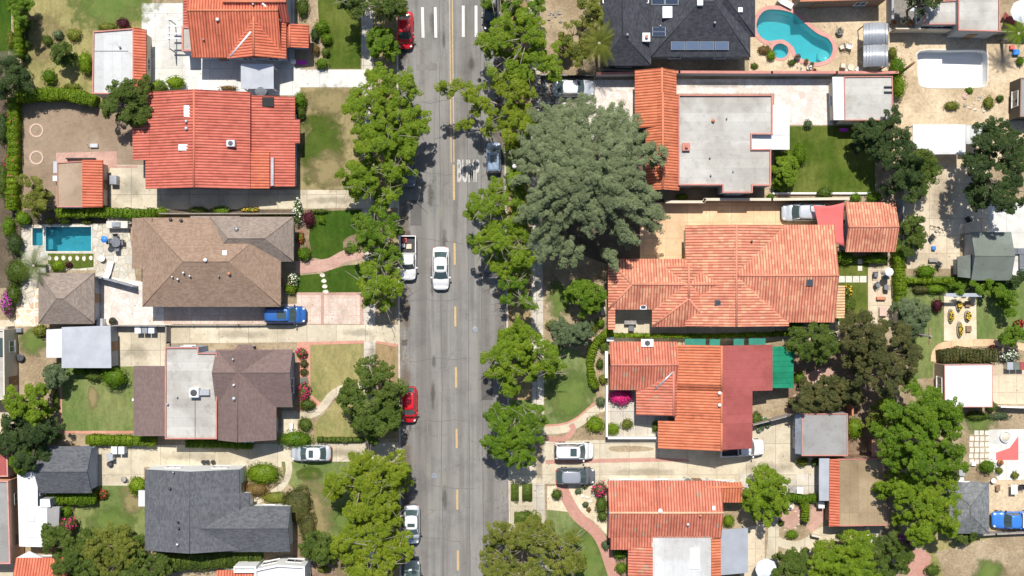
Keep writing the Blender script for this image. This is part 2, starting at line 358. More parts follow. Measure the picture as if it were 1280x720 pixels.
m_glass('glass_dark', (.055, .085, .085)); m_glass('glass_window', (.05, .06, .075)); m_glass('solar_glass', (.04, .055, .09), .12); m_glass('solar_pale', (.16, .22, .33), .2)
m_water('water_turquoise', (.34, .80, .84), (.03, .30, .36))
m_water('water_blue', (.36, .72, .78), (.01, .14, .20))
for nm, c in dict(paint_white=(.78, .78, .78), paint_red=(.58, .008, .018), paint_blue=(.03, .13, .42), paint_black=(.012, .014, .018),
                  paint_grey=(.13, .14, .16), paint_silver=(.50, .53, .57), paint_steel=(.26, .34, .45), paint_pewter=(.30, .32, .36), paint_bright_blue=(.05, .22, .68), paint_sage=(.30, .36, .32)).items():
    m_plain(nm, c, .3, .15 if nm not in ('paint_white', 'paint_red') else 0, .02, coat=.8)
# foliage of the kinds seen
m_leaf('leaf_street', (.12, .20, .010), (.17, .26, .012), (.22, .305, .016))
m_leaf('leaf_yellow', (.145, .21, .010), (.195, .262, .012), (.25, .30, .02))
m_leaf('leaf_olive', (.13, .16, .022), (.18, .205, .03), (.24, .25, .045))
m_leaf('leaf_mid', (.065, .105, .014), (.095, .145, .020), (.135, .185, .03))
m_leaf('leaf_green', (.085, .165, .008), (.12, .215, .010), (.165, .26, .014))
m_leaf('leaf_dark', (.032, .062, .016), (.05, .088, .022), (.075, .115, .028))
m_leaf('leaf_brownish', (.065, .078, .022), (.098, .105, .030), (.14, .13, .042))
m_leaf('leaf_cedar', (.125, .158, .078), (.165, .205, .10), (.215, .26, .135), .12)
m_leaf('leaf_hedge', (.12, .20, .010), (.165, .255, .012), (.22, .31, .016))
m_leaf('leaf_maroon', (.05, .008, .015), (.09, .015, .03), (.12, .03, .04))
m_leaf('leaf_rust', (.16, .10, .03), (.22, .14, .05), (.28, .2, .06))
m_leaf('leaf_grey', (.085, .125, .055), (.125, .17, .08), (.18, .225, .12))

# ---------------------------------------------------------------- object helpers
def prop(o, label=None, cat=None, group=None, kind=None):
    if label: o['label'] = label
    if cat: o['category'] = cat
    if group: o['group'] = group
    if kind: o['kind'] = kind
    return o
def empty(name, loc, label, cat, group=None, rz=0):
    o = bpy.data.objects.new(name, None); COL.objects.link(o)
    o.location = loc; o.rotation_euler = (0, 0, rz); o.empty_display_size = .3
    return prop(o, label, cat, group)
def link(name, me, mats, parent=None, world=True):
    "link a mesh; when its vertices are world coordinates and it has a parent, keep it in place"
    o = bpy.data.objects.new(name, me); COL.objects.link(o)
    for m in (mats if isinstance(mats, (list, tuple)) else [mats]):
        if m and len(me.materials) < 12: me.materials.append(MATS[m] if isinstance(m, str) else m)
    if parent is not None:
        o.parent = parent
        if world:
            root = parent
            T = Matrix.Identity(4)
            while root is not None:
                T = (Matrix.Translation(root.location) @ root.rotation_euler.to_matrix().to_4x4()) @ T
                root = root.parent
            me.transform(T.inverted())
    return o
def recenter(o):
    "put a single-mesh thing's origin at its base"
    vs = np.empty(len(o.data.vertices) * 3); o.data.vertices.foreach_get('co', vs); vs = vs.reshape(-1, 3)
    c = Vector(((vs[:, 0].min() + vs[:, 0].max()) / 2, (vs[:, 1].min() + vs[:, 1].max()) / 2, vs[:, 2].min()))
    o.data.transform(Matrix.Translation(-c)); o.location = c
    return o
class MB:
    "collects simple solids into one mesh"
    def __init__(s): s.bm = bmesh.new()
    def box(s, x0, y0, z0, x1, y1, z1, mi=0, rot=0, piv=None):
        c = Vector(((x0 + x1) / 2, (y0 + y1) / 2, (z0 + z1) / 2))
        mt = Matrix.Translation(c) @ Matrix.Diagonal((abs(x1 - x0), abs(y1 - y0), abs(z1 - z0), 1))
        if rot:
            p = Vector(piv) if piv else c
            mt = Matrix.Translation(p) @ Matrix.Rotation(rot, 4, 'Z') @ Matrix.Translation(-p) @ mt
        r = bmesh.ops.create_cube(s.bm, size=1, matrix=mt)
        if mi:
            for f in {f for v in r['verts'] for f in v.link_faces}: f.material_index = mi
        return s
    def tube(s, a, b, r0, r1=None, n=8, mi=0, cap=True):
        a, b = Vector(a), Vector(b); d = b - a
        if d.length < 1e-5: return s
        q = d.to_track_quat('Z', 'Y').to_matrix(); r1 = r0 if r1 is None else r1
        R = [[s.bm.verts.new(p + q @ Vector((math.cos(2 * math.pi * i / n) * r, math.sin(2 * math.pi * i / n) * r, 0))) for i in range(n)] for p, r in ((a, r0), (b, r1))]
        for i in range(n):
            f = s.bm.faces.new((R[0][i], R[0][(i + 1) % n], R[1][(i + 1) % n], R[1][i])); f.material_index = mi; f.smooth = True
        if cap:
            s.bm.faces.new(R[1]).material_index = mi; s.bm.faces.new(R[0][::-1]).material_index = mi
        return s
    def path(s, pts, radii, n=7):
        for i in range(len(pts) - 1): s.tube(pts[i], pts[i + 1], radii[i], radii[i + 1], n)
        return s
    def lathe(s, c, prof, n=16, mi=0):
        "prof: (radius, z) pairs from bottom to top"
        c = Vector(c); rings = []
        for r, z in prof:
            rings.append([s.bm.verts.new(c + Vector((math.cos(2 * math.pi * i / n) * r, math.sin(2 * math.pi * i / n) * r, z))) for i in range(n)])
        for a, b in zip(rings, rings[1:]):
            for i in range(n):
                f = s.bm.faces.new((a[i], a[(i + 1) % n], b[(i + 1) % n], b[i])); f.smooth = True; f.material_index = mi
        for ring, fl in ((rings[0], True), (rings[-1], False)):
            f = s.bm.faces.new(ring[::-1] if fl else ring); f.material_index = mi
        return s
    def prism(s, pts, z0, z1, mi=0):
        "pts: world (x, y) outline; solid between z0 and z1"
        lo = [s.bm.verts.new((p[0], p[1], z0)) for p in pts]; hi = [s.bm.verts.new((p[0], p[1], z1)) for p in pts]
        n = len(pts)
        fs = [s.bm.faces.new(hi), s.bm.faces.new(lo[::-1])] + [s.bm.faces.new((lo[i], lo[(i + 1) % n], hi[(i + 1) % n], hi[i])) for i in range(n)]
        for f in fs: f.material_index = mi
        return s
    def poly(s, pts, mi=0, smooth=False):
        f = s.bm.faces.new([s.bm.verts.new(p) for p in pts]); f.material_index = mi; f.smooth = smooth
        return s
    def build(s, name, mats, parent=None, world=True, bevel=0):
        bmesh.ops.recalc_face_normals(s.bm, faces=s.bm.faces)
        me = bpy.data.meshes.new(name); s.bm.to_mesh(me); s.bm.free()
        o = link(name, me, mats, parent, world)
        if bevel:
            b = o.modifiers.new('bevel', 'BEVEL'); b.width = bevel; b.segments = 2; b.limit_method = 'ANGLE'
        return o
def thing(name, mb, mats, label, cat, group=None, bevel=0):
    o = mb.build(name, mats, bevel=bevel); recenter(o)
    return prop(o, label, cat, group)

def smooth_poly(pts, n=5):
    "closed Catmull-Rom through photo points"
    out = []; N_ = len(pts)
    for i in range(N_):
        p0, p1, p2, p3 = (np.array(pts[(i + k) % N_], float) for k in (-1, 0, 1, 2))
        for j in range(n):
            t = j / n
            out.append(tuple(.5 * ((2 * p1) + (-p0 + p2) * t + (2 * p0 - 5 * p1 + 4 * p2 - p3) * t * t + (-p0 + 3 * p1 - 3 * p2 + p3) * t ** 3)))
    return out
def smooth_line(pts, n=6):
    out = []; P = [pts[0]] + list(pts) + [pts[-1]]
    for i in range(1, len(P) - 2):
        p0, p1, p2, p3 = (np.array(P[i + k], float) for k in (-1, 0, 1, 2))
        for j in range(n):
            t = j / n
            out.append(tuple(.5 * ((2 * p1) + (-p0 + p2) * t + (2 * p0 - 5 * p1 + 4 * p2 - p3) * t * t + (-p0 + 3 * p1 - 3 * p2 + p3) * t ** 3)))
    out.append(tuple(map(float, pts[-1])))
    return out
def band(pts, width, sm=True):
    "outline of a strip of that width (px) along a line"
    L = [np.array(p) for p in (smooth_line(pts) if sm else pts)]
    a, b = [], []
    for i, p in enumerate(L):
        d = L[min(i + 1, len(L) - 1)] - L[max(i - 1, 0)]; d = d / (np.linalg.norm(d) + 1e-9); n = np.array((-d[1], d[0]))
        a.append(tuple(p + n * width / 2)); b.append(tuple(p - n * width / 2))
    return a + b[::-1]
def fill_bm(outer, holes=(), z=0):
    bm = bmesh.new(); es = []
    for ring in [outer] + list(holes):
        vs = [bm.verts.new((p[0], p[1], z)) for p in ring]
        for i in range(len(vs)): es.append(bm.edges.new((vs[i], vs[(i + 1) % len(vs)])))
    bmesh.ops.triangle_fill(bm, use_beauty=True, use_dissolve=False, edges=es, normal=(0, 0, 1))
    bmesh.ops.recalc_face_normals(bm, faces=bm.faces)
    for f in bm.faces:
        if f.normal.z < 0: f.normal_flip()
    return bm
def R4(x0, y0, x1, y1): return [(x0, y0), (x1, y0), (x1, y1), (x0, y1)]
SHN = [0]
def sheet(name, pts, mat, layer, holes=(), base=YARD, kind='structure', label=None, cat=None, sm=False, raise_=0, thick=0):
    if sm: pts = smooth_poly(pts)
    SHN[0] += 1
    z = base + .006 * layer + .0004 * (SHN[0] % 14) * (layer > 0) + raise_
    wp = [W(p[0], p[1], z)[:2] for p in pts]
    bm = fill_bm(wp, [[W(p[0], p[1], z)[:2] for p in h] for h in holes], z)
    if thick:
        r = bmesh.ops.extrude_face_region(bm, geom=bm.faces[:])
        vs = [e for e in r['geom'] if isinstance(e, bmesh.types.BMVert)]
        bmesh.ops.translate(bm, vec=(0, 0, -thick), verts=vs); bmesh.ops.recalc_face_normals(bm, faces=bm.faces)
    me = bpy.data.meshes.new(name); bm.to_mesh(me); bm.free()
    o = link(name, me, mat)
    recenter(o)
    return prop(o, label, cat, None, kind)
# ---------------------------------------------------------------- ground, road, yards
kidney = smooth_poly([(946, 28), (955, 14), (972, 12), (992, 17), (1008, 31), (1022, 42), (1036, 49), (1041, 61), (1036, 73), (1022, 78), (1004, 69), (990, 60), (974, 53), (956, 50), (947, 42)], 4)
spa_ring = [(978 + 10.5 * math.cos(a * math.pi / 10), 61.5 + 10 * math.sin(a * math.pi / 10)) for a in range(20)]
rect_pool = R4(57, 283.5, 114, 314); rect_spa = R4(40.5, 285, 53.5, 307)
dry_pool = smooth_poly([(1150, 64), (1190, 63), (1228, 63), (1234, 70), (1234, 88), (1233, 104), (1225, 108), (1190, 109), (1155, 108), (1149, 100), (1148, 80)], 3)
# kidney and spa overlap a little in plan: keep the spa clear of the kidney
spa_ring = [(975.5 + 10 * math.cos(a * math.pi / 10), 63.5 + 9.2 * math.sin(a * math.pi / 10)) for a in range(20)]
kidney = smooth_poly([(946, 28), (955, 14), (972, 12), (992, 17), (1008, 31), (1022, 42), (1036, 49), (1041, 61), (1036, 73), (1022, 78), (1008, 76), (996, 69), (991, 58), (978, 49.5), (960, 51), (948, 42)], 4)
HOLES = [kidney, spa_ring, rect_pool, rect_spa, dry_pool]
sheet('ground', R4(-3000, -3000, 4300, 3700), 'soil_tan', 0, HOLES, base=-.03)
KL = lambda y: 497.5 + 4 * y / 720      # left kerb line
KR = lambda y: 628 + 9 * y / 720        # right kerb line
sheet('road', [(KL(-900), -900), (KR(-900), -900), (KR(1600), 1600), (KL(1600), 1600)], 'asphalt', 0, base=0)
prop(sheet('block_ground', [(-400, -500), (KL(-500) - 2, -500), (KL(1200) - 2, 1200), (-400, 1200)], 'soil_tan', 0, [rect_pool, rect_spa], thick=.15), None)
sheet('block_ground', [(KR(-500) + 2, -500), (1700, -500), (1700, 1200), (KR(1200) + 2, 1200)], 'soil_tan', 0, [kidney, spa_ring, dry_pool], thick=.15)
sheet('kerb', [(KL(-500) - 2, -500), (KL(-500), -500), (KL(1200), 1200), (KL(1200) - 2, 1200)], 'kerb_concrete', 3, thick=.16)
sheet('kerb', [(KR(-500), -500), (KR(-500) + 2, -500), (KR(1200) + 2, 1200), (KR(1200), 1200)], 'kerb_concrete', 3, thick=.16)
# road paint
def paint(pts, mat='white_paint', z=.006):
    sheet('road_marking', pts, mat, 2, base=.004)
for x in (528, 544): paint([(x - 1.7, 9), (x + 1.7, 9), (x + 2.6, 47), (x - .9, 47)])
for x in (579, 595): paint([(x - 1.7, 7), (x + 1.7, 7), (x + 1.9, 46), (x - 1.6, 46)])
cx = lambda y: 563.6 + 7.6 * y / 720
for dx in (-1.7, 1.7):
    paint([(cx(-500) + dx - .6, -500), (cx(-500) + dx + .6, -500), (cx(203) + dx + .6, 203), (cx(203) + dx - .6, 203)], 'yellow_paint')
for a, b in ((206, 250), (304, 331), (383, 408), (459, 484), (536, 560), (612, 637), (688, 713), (764, 790)):
    paint([(cx(a) + .1, a), (cx(a) + 2.6, a), (cx(b) + 2.6, b), (cx(b) + .1, b)], 'yellow_paint')
cu = bpy.data.curves.new('t', 'FONT'); cu.body = "BUMP"; cu.size = 1; cu.offset = .022; cu.space_character = 1.05
to = bpy.data.objects.new('t', cu); COL.objects.link(to); bpy.context.view_layer.update()
me = bpy.data.meshes.new_from_object(to.evaluated_get(bpy.context.evaluated_depsgraph_get())); bpy.data.objects.remove(to)
v = np.empty(len(me.vertices) * 3); me.vertices.foreach_get('co', v); v = v.reshape(-1, 3)
v[:, :2] = (v[:, :2] - v[:, :2].min(0)) / (v[:, :2].max(0) - v[:, :2].min(0))
a_, b_ = W(571.5, 228), W(599.5, 199.5)
v[:, 0] = a_.x + v[:, 0] * (b_.x - a_.x); v[:, 1] = a_.y + v[:, 1] * (b_.y - a_.y); v[:, 2] = .020
me.vertices.foreach_set('co', v.ravel()); me.name = 'road_lettering'
o = link('road_lettering', me, 'worn_paint'); recenter(o); prop(o, kind='structure')
# tar patches, drain stains
rs = random.Random(11)
for pts, mt in (([(513, 250), (527, 250), (527, 282), (513, 282)], 'asphalt_dark'), ([(601, 470), (616, 470), (616, 500), (602, 500)], 'asphalt_dark'), ([(574, 560), (580, 560), (581, 640), (575, 640)], 'asphalt_pale'), ([(520, 80), (546, 80), (546, 88), (520, 88)], 'asphalt_pale'), ([(502, 425), (509, 425), (509, 432), (502, 432)], 'asphalt_dark'), ([(599, 340), (622, 340), (622, 346), (599, 346)], 'asphalt_dark'), ([(504, 120), (514, 118), (516, 180), (505, 180)], 'asphalt_pale')):
    sheet('road_patch', pts, mt, 1, base=-.001)
for x0, dx in ((531, .0), (549, .6), (600, .2), (583, -.3)):      # long sealed seams
    L_ = [(x0 + 4.5 * y / 720 + dx * math.sin(y * .03) + rs.uniform(-.3, .3), y) for y in range(-20, 760, 14)]
    sheet('tar_seam', band(L_, .8, False), 'tar' if dx else 'asphalt_pale', 1, base=.0005)
for y in (128, 213, 298, 377, 452, 527, 603, 668):                 # cracks across the lanes
    x = rs.uniform(500, 520); L_ = []
    while x < rs.uniform(560, 625): L_.append((x, y)); x += rs.uniform(4, 9); y += rs.uniform(-2.2, 2.2)
    if len(L_) > 2: sheet('tar_seam', band(L_, .55, False), 'tar', 1, base=.001)
for i in range(26):       # oil drips down the lanes and under parked cars, dirt along the gutters
    lane = rs.choice([509, 509, 540, 552, 590, 620]); x = lane + rs.uniform(-4, 4); y = rs.uniform(-10, 730); a = rs.uniform(2, 6); b2 = rs.uniform(5, 26)
    sheet('oil_stain', [(x - a, y - b2), (x + a, y - b2), (x + a, y + b2), (x - a, y + b2)], 'oil_stain', 1, base=.003)
for i in range(16):
    y = i * 48 + rs.uniform(-10, 10); L = rs.random() < .5; x = KL(y) + 5 if L else KR(y) - 5
    sheet('gutter_dirt', [(x - 7 if not L else x - 5, y - 34), (x + 5 if not L else x + 9, y - 34), (x + 5 if not L else x + 9, y + 34), (x - 7 if not L else x - 5, y + 34)], 'kerb_dirt', 1, base=.004)
for i in range(8): y = rs.uniform(0, 720); x = rs.uniform(515, 610); sheet('pale_scuff', [(x - 5, y - 20), (x + 5, y - 20), (x + 5, y + 20), (x - 5, y + 20)], 'pale_scuff', 1, base=.0045)
for (x, y, a, b2) in ((430, 566, 26, 7), (240, 570, 40, 8), (450, 416, 30, 6), (300, 418, 50, 7), (800, 590, 60, 6), (720, 590, 20, 8), (960, 585, 40, 10), (420, 250, 40, 6), (1180, 250, 24, 40), (160, 235, 22, 18), (170, 440, 24, 12), (720, 130, 16, 18), (900, 106, 50, 5), (470, 250, 8, 60), (465, 470, 7, 60), (674, 560, 7, 60)):
    sheet('floor_stain', [(x - a, y - b2), (x + a, y - b2), (x + a, y + b2), (x - a, y + b2)], 'dark_litter' if a > 20 else 'kerb_dirt', 13)
for pts in ([(500, 262), (512, 262), (512, 300), (501, 300)], [(506, 392), (524, 390), (526, 470), (507, 470)]):
    sheet('road_patch', pts, 'asphalt', 0, base=.003)

GS = [  # name, outline px, material, layer, smooth
 # pavements (both sides of the road)
 ('sidewalk', [(450, -300), (464, -300), (473, 1000), (458, 1000)], 'concrete_grey', 3, 0),
 ('sidewalk', [(659, -300), (673, -300), (684, 1000), (669, 1000)], 'concrete_grey', 3, 0),
 ('grass_verge', [(465, -200), (KL(0) - 2, -200), (KL(80) - 2, 80), (466, 80)], 'lawn_patchy', 1, 0),
 ('grass_verge', [(466, 112), (496, 112), (497, 236), (467, 236)], 'parkway_dry', 1, 0),
 ('grass_verge', [(467, 262), (497, 262), (498, 385), (469, 385)], 'lawn_patchy', 1, 0),
 ('grass_verge', [(470, 430), (497, 434), (498, 548), (471, 548)], 'parkway_dry', 1, 0),
 ('grass_verge', [(471, 580), (499, 580), (499, 660), (472, 660)], 'lawn_lush', 1, 0),
 ('grass_verge', [(472, 660), (499, 660), (500, 900), (473, 900)], 'parkway_dry', 1, 0),
 ('grass_verge', [(630, -200), (659, -200), (664, 590), (637, 590)], 'parkway_dry', 1, 0),
 ('grass_verge', [(632, 180), (645, 180), (645, 235), (632, 235)], 'lawn_mid', 2, 0),
 ('grass_verge', [(636, 500), (664, 500), (665, 562), (637, 562)], 'lawn_mid', 2, 0),
 ('grass_verge', [(638, 660), (668, 660), (670, 900), (641, 900)], 'parkway_dry', 2, 0),
 # upper left yards
 ('lawn', [(-200, -200), (14, -200), (14, 64), (-200, 64)], 'lawn_deep', 1, 0),
 ('yard', [(26, -200), (190, -200), (190, 128), (26, 128)], 'lawn_dry', 1, 0),
 ('grass_patch', [(80, -50), (190, -50), (200, 40), (140, 50), (90, 30)], 'patch_mid', 2, 1),
 ('dirt_patch', [(34, 20), (80, 16), (84, 60), (60, 84), (36, 80)], 'patch_dry', 3, 1),
 ('dirt_patch', [(384, 186), (430, 190), (436, 236), (390, 234)], 'patch_dry', 4, 1),
 ('dirt_patch', [(378, 108), (452, 108), (452, 146), (380, 140)], 'patch_dry', 4, 1),
 ('dirt_patch', [(112, 482), (124, 484), (122, 514), (108, 508)], 'patch_dry', 4, 1),
 ('dirt_patch', [(150, 606), (184, 606), (184, 644), (150, 640)], 'patch_dry', 4, 1),
 ('grass_patch', [(684, 460), (742, 460), (742, 530), (684, 534)], 'patch_mid', 4, 1),
 ('grass_patch', [(700, 640), (760, 670), (770, 760), (700, 740)], 'patch_mid', 5, 1),
 ('dirt_patch', [(420, 690), (460, 690), (460, 730), (420, 730)], 'patch_dry', 4, 1),
 ('driveway', [(177, 4), (232, 4), (232, -60), (400, -60), (400, 72), (375, 86), (375, 119), (182, 119), (177, 36)], 'concrete_white', 2, 0),
 ('path', [(360, 87), (457, 87), (457, 109), (360, 109)], 'concrete_white', 4, 0),
 ('bed', [(368, -40), (400, -40), (400, 60), (412, 84), (368, 84)], 'soil_tan', 2, 0),
 ('lawn', [(390, -200), (450, -200), (451, 86), (412, 86), (404, 50), (398, 20)], 'lawn_lush', 2, 0),
 ('lawn', [(376, 110), (450, 110), (451, 237), (374, 237)], 'lawn_patchy', 2, 0),
 ('grass_patch', [(370, 128), (430, 124), (440, 215), (424, 244), (380, 240), (368, 180)], 'patch_lush', 3, 1),
 ('driveway', [(200, 236), (498, 238), (498, 260), (200, 262)], 'concrete_beige', 4, 0),
 ('dirt_court', [(29, 128), (190, 128), (190, 208), (137, 262), (29, 262)], 'court_brown', 2, 0),
 ('patio', [(137, 206), (210, 206), (210, 262), (137, 262)], 'concrete_beige', 3, 0),
 ('brick_border', [(70, 191), (146, 189), (146, 207), (172, 207), (172, 210), (128, 210), (128, 200), (70, 204)], 'brick_pink', 4, 0),
 ('planting_strip', [(30, 262), (375, 262), (375, 271), (160, 271), (160, 282), (30, 282)], 'dark_ground', 3, 0),
 # third house on the left, its pool yard and pink drive
 ('pool_terrace', [(27, 281), (160, 279), (170, 350), (118, 352), (120, 338), (60, 338), (48, 350), (40, 380), (27, 380)], 'flagstone_pale', 4, 0),
 ('lawn', [(60, 317), (117, 317), (117, 334), (95, 336), (60, 330)], 'lawn_lush', 5, 0),
 ('pool_terrace', [(20, 362), (50, 360), (50, 408), (20, 408)], 'flagstone_peach', 3, 0),
 ('patio', [(120, 344), (180, 352), (215, 384), (215, 406), (121, 406)], 'flagstone_white', 4, 0),
 ('driveway', [(205, 380), (371, 380), (371, 405), (205, 405)], 'paver_pink', 4, 0),
 ('driveway', [(371, 368), (455, 367), (455, 405), (371, 405)], 'paver_pink', 5, 0),
 ('brick_border', [(371, 365.5), (455, 365.5), (455, 369), (371, 369)], 'brick_pink', 6, 0),
 ('brick_border', [(401, 369), (405, 369), (405, 405), (401, 405)], 'brick_pink', 6, 0),
 ('brick_border', [(450, 369), (454.5, 369), (454.5, 405), (450, 405)], 'brick_pink', 6, 0),
 ('lawn', [(388, 272), (395, 264), (451, 262), (453, 310), (430, 320), (402, 324), (391, 322), (386, 300)], 'lawn_deep', 3, 0),
 ('bed', [(368, 262), (398, 262), (386, 300), (391, 324), (368, 326)], 'soil_brown', 2, 0),
 ('bed', [(430, 300), (454, 292), (455, 318), (434, 318)], 'soil_brown', 4, 1),
 ('path', band([(370, 334), (392, 333), (412, 330), (432, 320), (456, 315)], 15), 'brick_pink', 5, 0),
 ('lawn', [(366, 345), (400, 342), (430, 332), (454, 330), (455, 365), (366, 366)], 'lawn_deep', 3, 0),
 ('driveway', [(146, 406), (498, 406), (499, 431), (458, 427), (146, 430)], 'concrete_beige', 5, 0),
 ('patio', [(148, 428), (207, 428), (207, 458), (148, 458)], 'concrete_beige', 4, 0),
 ('brick_border', [(371, 427.5), (455, 425.5), (455, 429.5), (371, 431.5)], 'terracotta_trim', 6, 0),
 ('brick_border', [(470, 426), (497, 430), (497, 434), (470, 429)], 'terracotta_trim', 6, 0),
 # fourth
 ('yard', [(18, 408), (64, 408), (80, 470), (64, 530), (60, 560), (18, 560)], 'soil_tan', 2, 0),
 ('grass_patch', [(22, 410), (55, 410), (60, 440), (30, 446)], 'patch_mid', 3, 1),
 ('lawn', [(77, 458), (168, 455), (168, 541), (77, 541)], 'lawn_mid', 3, 0),
 ('brick_border', [(74.5, 458), (77.5, 458), (77.5, 543), (74.5, 543)], 'terracotta_trim', 4, 0),
 ('brick_border', [(75, 538.5), (168, 538.5), (168, 542), (75, 542)], 'terracotta_trim', 4, 0),
 ('bed', [(371, 431), (388, 431), (388, 490), (402, 503), (396, 512), (371, 512)], 'terracotta_trim', 3, 0),
 ('lawn', [(388, 431), (454, 430), (455, 480), (430, 482), (414, 490), (400, 503), (388, 492)], 'lawn_dry', 3, 0),
 ('lawn', [(434, 492), (456, 488), (457, 552), (392, 552), (392, 530), (408, 514), (420, 500)], 'lawn_dry', 3, 0),
 ('path', band([(457, 484), (432, 485), (415, 494), (402, 510), (388, 518), (366, 521)], 10), 'concrete_beige', 5, 0),
 ('path', [(352, 514), (372, 514), (372, 546), (352, 546)], 'concrete_beige', 4, 0),
 ('driveway', [(122, 557), (498, 553), (499, 577), (352, 577), (352, 584), (180, 584), (180, 607), (122, 607)], 'concrete_beige', 5, 0),
 # fifth
 ('lawn', [(92, 606), (182, 606), (182, 680), (92, 680)], 'lawn_mid', 2, 0),
 ('grass_patch', [(104, 634), (150, 628), (176, 644), (172, 670), (120, 672)], 'patch_mid', 3, 1),
 ('lawn', [(352, 577), (458, 577), (460, 690), (410, 690), (394, 676), (386, 640), (366, 610), (356, 600)], 'lawn_mid', 3, 0),
 ('dirt_patch', [(358, 600), (410, 600), (420, 690), (380, 690)], 'patch_dry', 5, 1),
 ('grass_patch', [(370, 584), (402, 582), (404, 600), (372, 602)], 'patch_lush', 4, 1),
 ('grass_patch', [(408, 630), (455, 640), (458, 668), (412, 672)], 'patch_mid', 4, 1),
 ('path', band([(360, 575), (361, 590), (354, 606), (338, 618), (316, 628)], 8), 'concrete_beige', 5, 0),
 ('yard', [(366, 676), (392, 672), (412, 690), (460, 692), (461, 900), (366, 900)], 'soil_brown', 2, 0),
 ('side_yard', [(-200, 400), (20, 400), (20, 900), (-200, 900)], 'concrete_beige', 1, 0),
 ('side_yard', [(-200, 260), (8, 260), (8, 398), (-200, 398)], 'soil_tan', 1, 0),
 ('side_yard', [(18, 560), (26, 560), (26, 900), (18, 900)], 'terracotta_trim', 2, 0),
 ('side_yard', [(-200, 64), (10, 64), (10, 262), (-200, 262)], 'dark_ground', 2, 0),
 ('side_yard', [(-200, 262), (27, 262), (27, 360), (-200, 360)], 'dark_ground', 2, 0),
 # right side of the road
 ('yard', [(676, -200), (752, -200), (752, 92), (676, 92)], 'soil_tan', 1, 0),
 ('driveway', [(676, 100), (796, 100), (796, 178), (700, 178), (676, 140)], 'flagstone_white', 3, 0),
 ('rubble_bed', [(666, 96), (692, 96), (694, 130), (680, 140), (664, 134)], 'marble_litter', 4, 1),
 ('driveway', [(845, 99), (1041, 99), (1041, 156), (990, 156), (968, 156), (968, 117), (845, 117)], 'flagstone_white', 3, 0),
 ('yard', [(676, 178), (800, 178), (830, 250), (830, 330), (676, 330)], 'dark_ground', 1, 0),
 ('pool_terrace', [(936, -100), (1150, -100), (1150, 8), (1112, 12), (1112, 94), (936, 94)], 'sand', 2, 0),
 ('yard', [(1112, 42), (1500, 42), (1500, 208), (1112, 208)], 'sand', 3, 0),
 ('patio', [(1112, -100), (1158, -100), (1158, 42), (1112, 42)], 'grey_ground', 3, 0),
 ('lawn', [(968, 158), (1094, 157), (1094, 242), (968, 242)], 'lawn_lush', 3, 0),
 ('bed', [(960, 242), (1130, 242), (1130, 252), (960, 252)], 'soil_tan', 4, 0),
 ('patio', [(1128, 205), (1236, 205), (1236, 290), (1200, 292), (1200, 336), (1134, 336)], 'concrete_tan', 4, 0),
 ('patio', [(1236, 255), (1500, 240), (1500, 345), (1236, 345)], 'concrete_white', 4, 0),
 ('driveway', [(800, 253), (1058, 253), (1058, 290), (858, 290), (858, 326), (800, 326)], 'paver_orange', 4, 0),
 ('yard', [(676, 300), (758, 330), (762, 430), (700, 440), (676, 440)], 'soil_tan', 2, 0),
 ('grass_patch', [(682, 340), (700, 352), (716, 380), (722, 404), (700, 402), (682, 398)], 'patch_mid', 3, 1),
 ('courtyard', [(765, 384), (815, 384), (815, 417), (765, 417)], 'concrete_beige', 4, 0),
 ('side_yard', [(812, 398), (1050, 398), (1050, 426), (764, 426), (764, 416), (812, 416)], 'concrete_beige', 3, 0),
 ('lawn', [(680, 440), (700, 432), (722, 438), (736, 450), (740, 470), (746, 492), (738, 508), (720, 522), (700, 531), (681, 533)], 'lawn_light', 3, 0),
 ('bed', [(736, 425), (762, 420), (762, 505), (750, 505), (742, 480), (736, 450)], 'soil_tan', 4, 0),
 ('path', band([(680, 538), (704, 536), (724, 528), (740, 515), (757, 508)], 11), 'concrete_beige', 5, 0),
 ('brick_border', band([(681, 532), (704, 530), (722, 522), (737, 509), (747, 503)], 2.4), 'terracotta_trim', 6, 0),
 ('courtyard', [(759, 480), (835, 480), (835, 546), (759, 546)], 'concrete_grey', 4, 0),
 ('path', band([(682, 548), (704, 549), (716, 538), (714, 530)], 7), 'brick_red', 6, 0),
 ('driveway', [(638, 546), (700, 551), (758, 550), (1000, 546), (1000, 570), (1035, 575), (1035, 605), (760, 604), (684, 605), (638, 603)], 'concrete_beige', 4, 0),
 ('brick_border', [(682, 575), (820, 572), (860, 574), (862, 577), (820, 577), (682, 580)], 'brick_red', 6, 0),
 ('grass_patch', [(762, 559), (778, 557), (812, 559), (814, 563), (780, 565), (764, 563)], 'soil_tan', 6, 1),
 ('patio', [(925, 592), (1030, 592), (1030, 625), (925, 625)], 'concrete_grey', 5, 0),
 ('gravel_bed', [(684, 608), (762, 603), (762, 672), (730, 650), (712, 640), (684, 637)], 'gravel_cream', 5, 0),
 ('path', band([(701, 604), (708, 622), (722, 645), (742, 662), (754, 680), (766, 716), (774, 740)], 14), 'brick_red', 6, 0),
 ('lawn', [(683, 638), (712, 638), (728, 656), (744, 674), (756, 698), (766, 730), (768, 900), (685, 900)], 'lawn_light', 4, 0),
 ('side_yard', [(638, 596), (668, 597), (669, 662), (639, 662)], 'concrete_beige', 2, 0),
 # right-hand back yards
 ('lawn', [(1046, 320), (1086, 320), (1086, 402), (1046, 402)], 'lawn_lush', 3, 0),
 ('patio', [(1085, 334), (1118, 334), (1118, 404), (1085, 404)], 'concrete_tan', 4, 0),
 ('yard', [(985, 425), (1110, 425), (1110, 600), (1040, 600), (985, 520)], 'soil_brown', 2, 0),
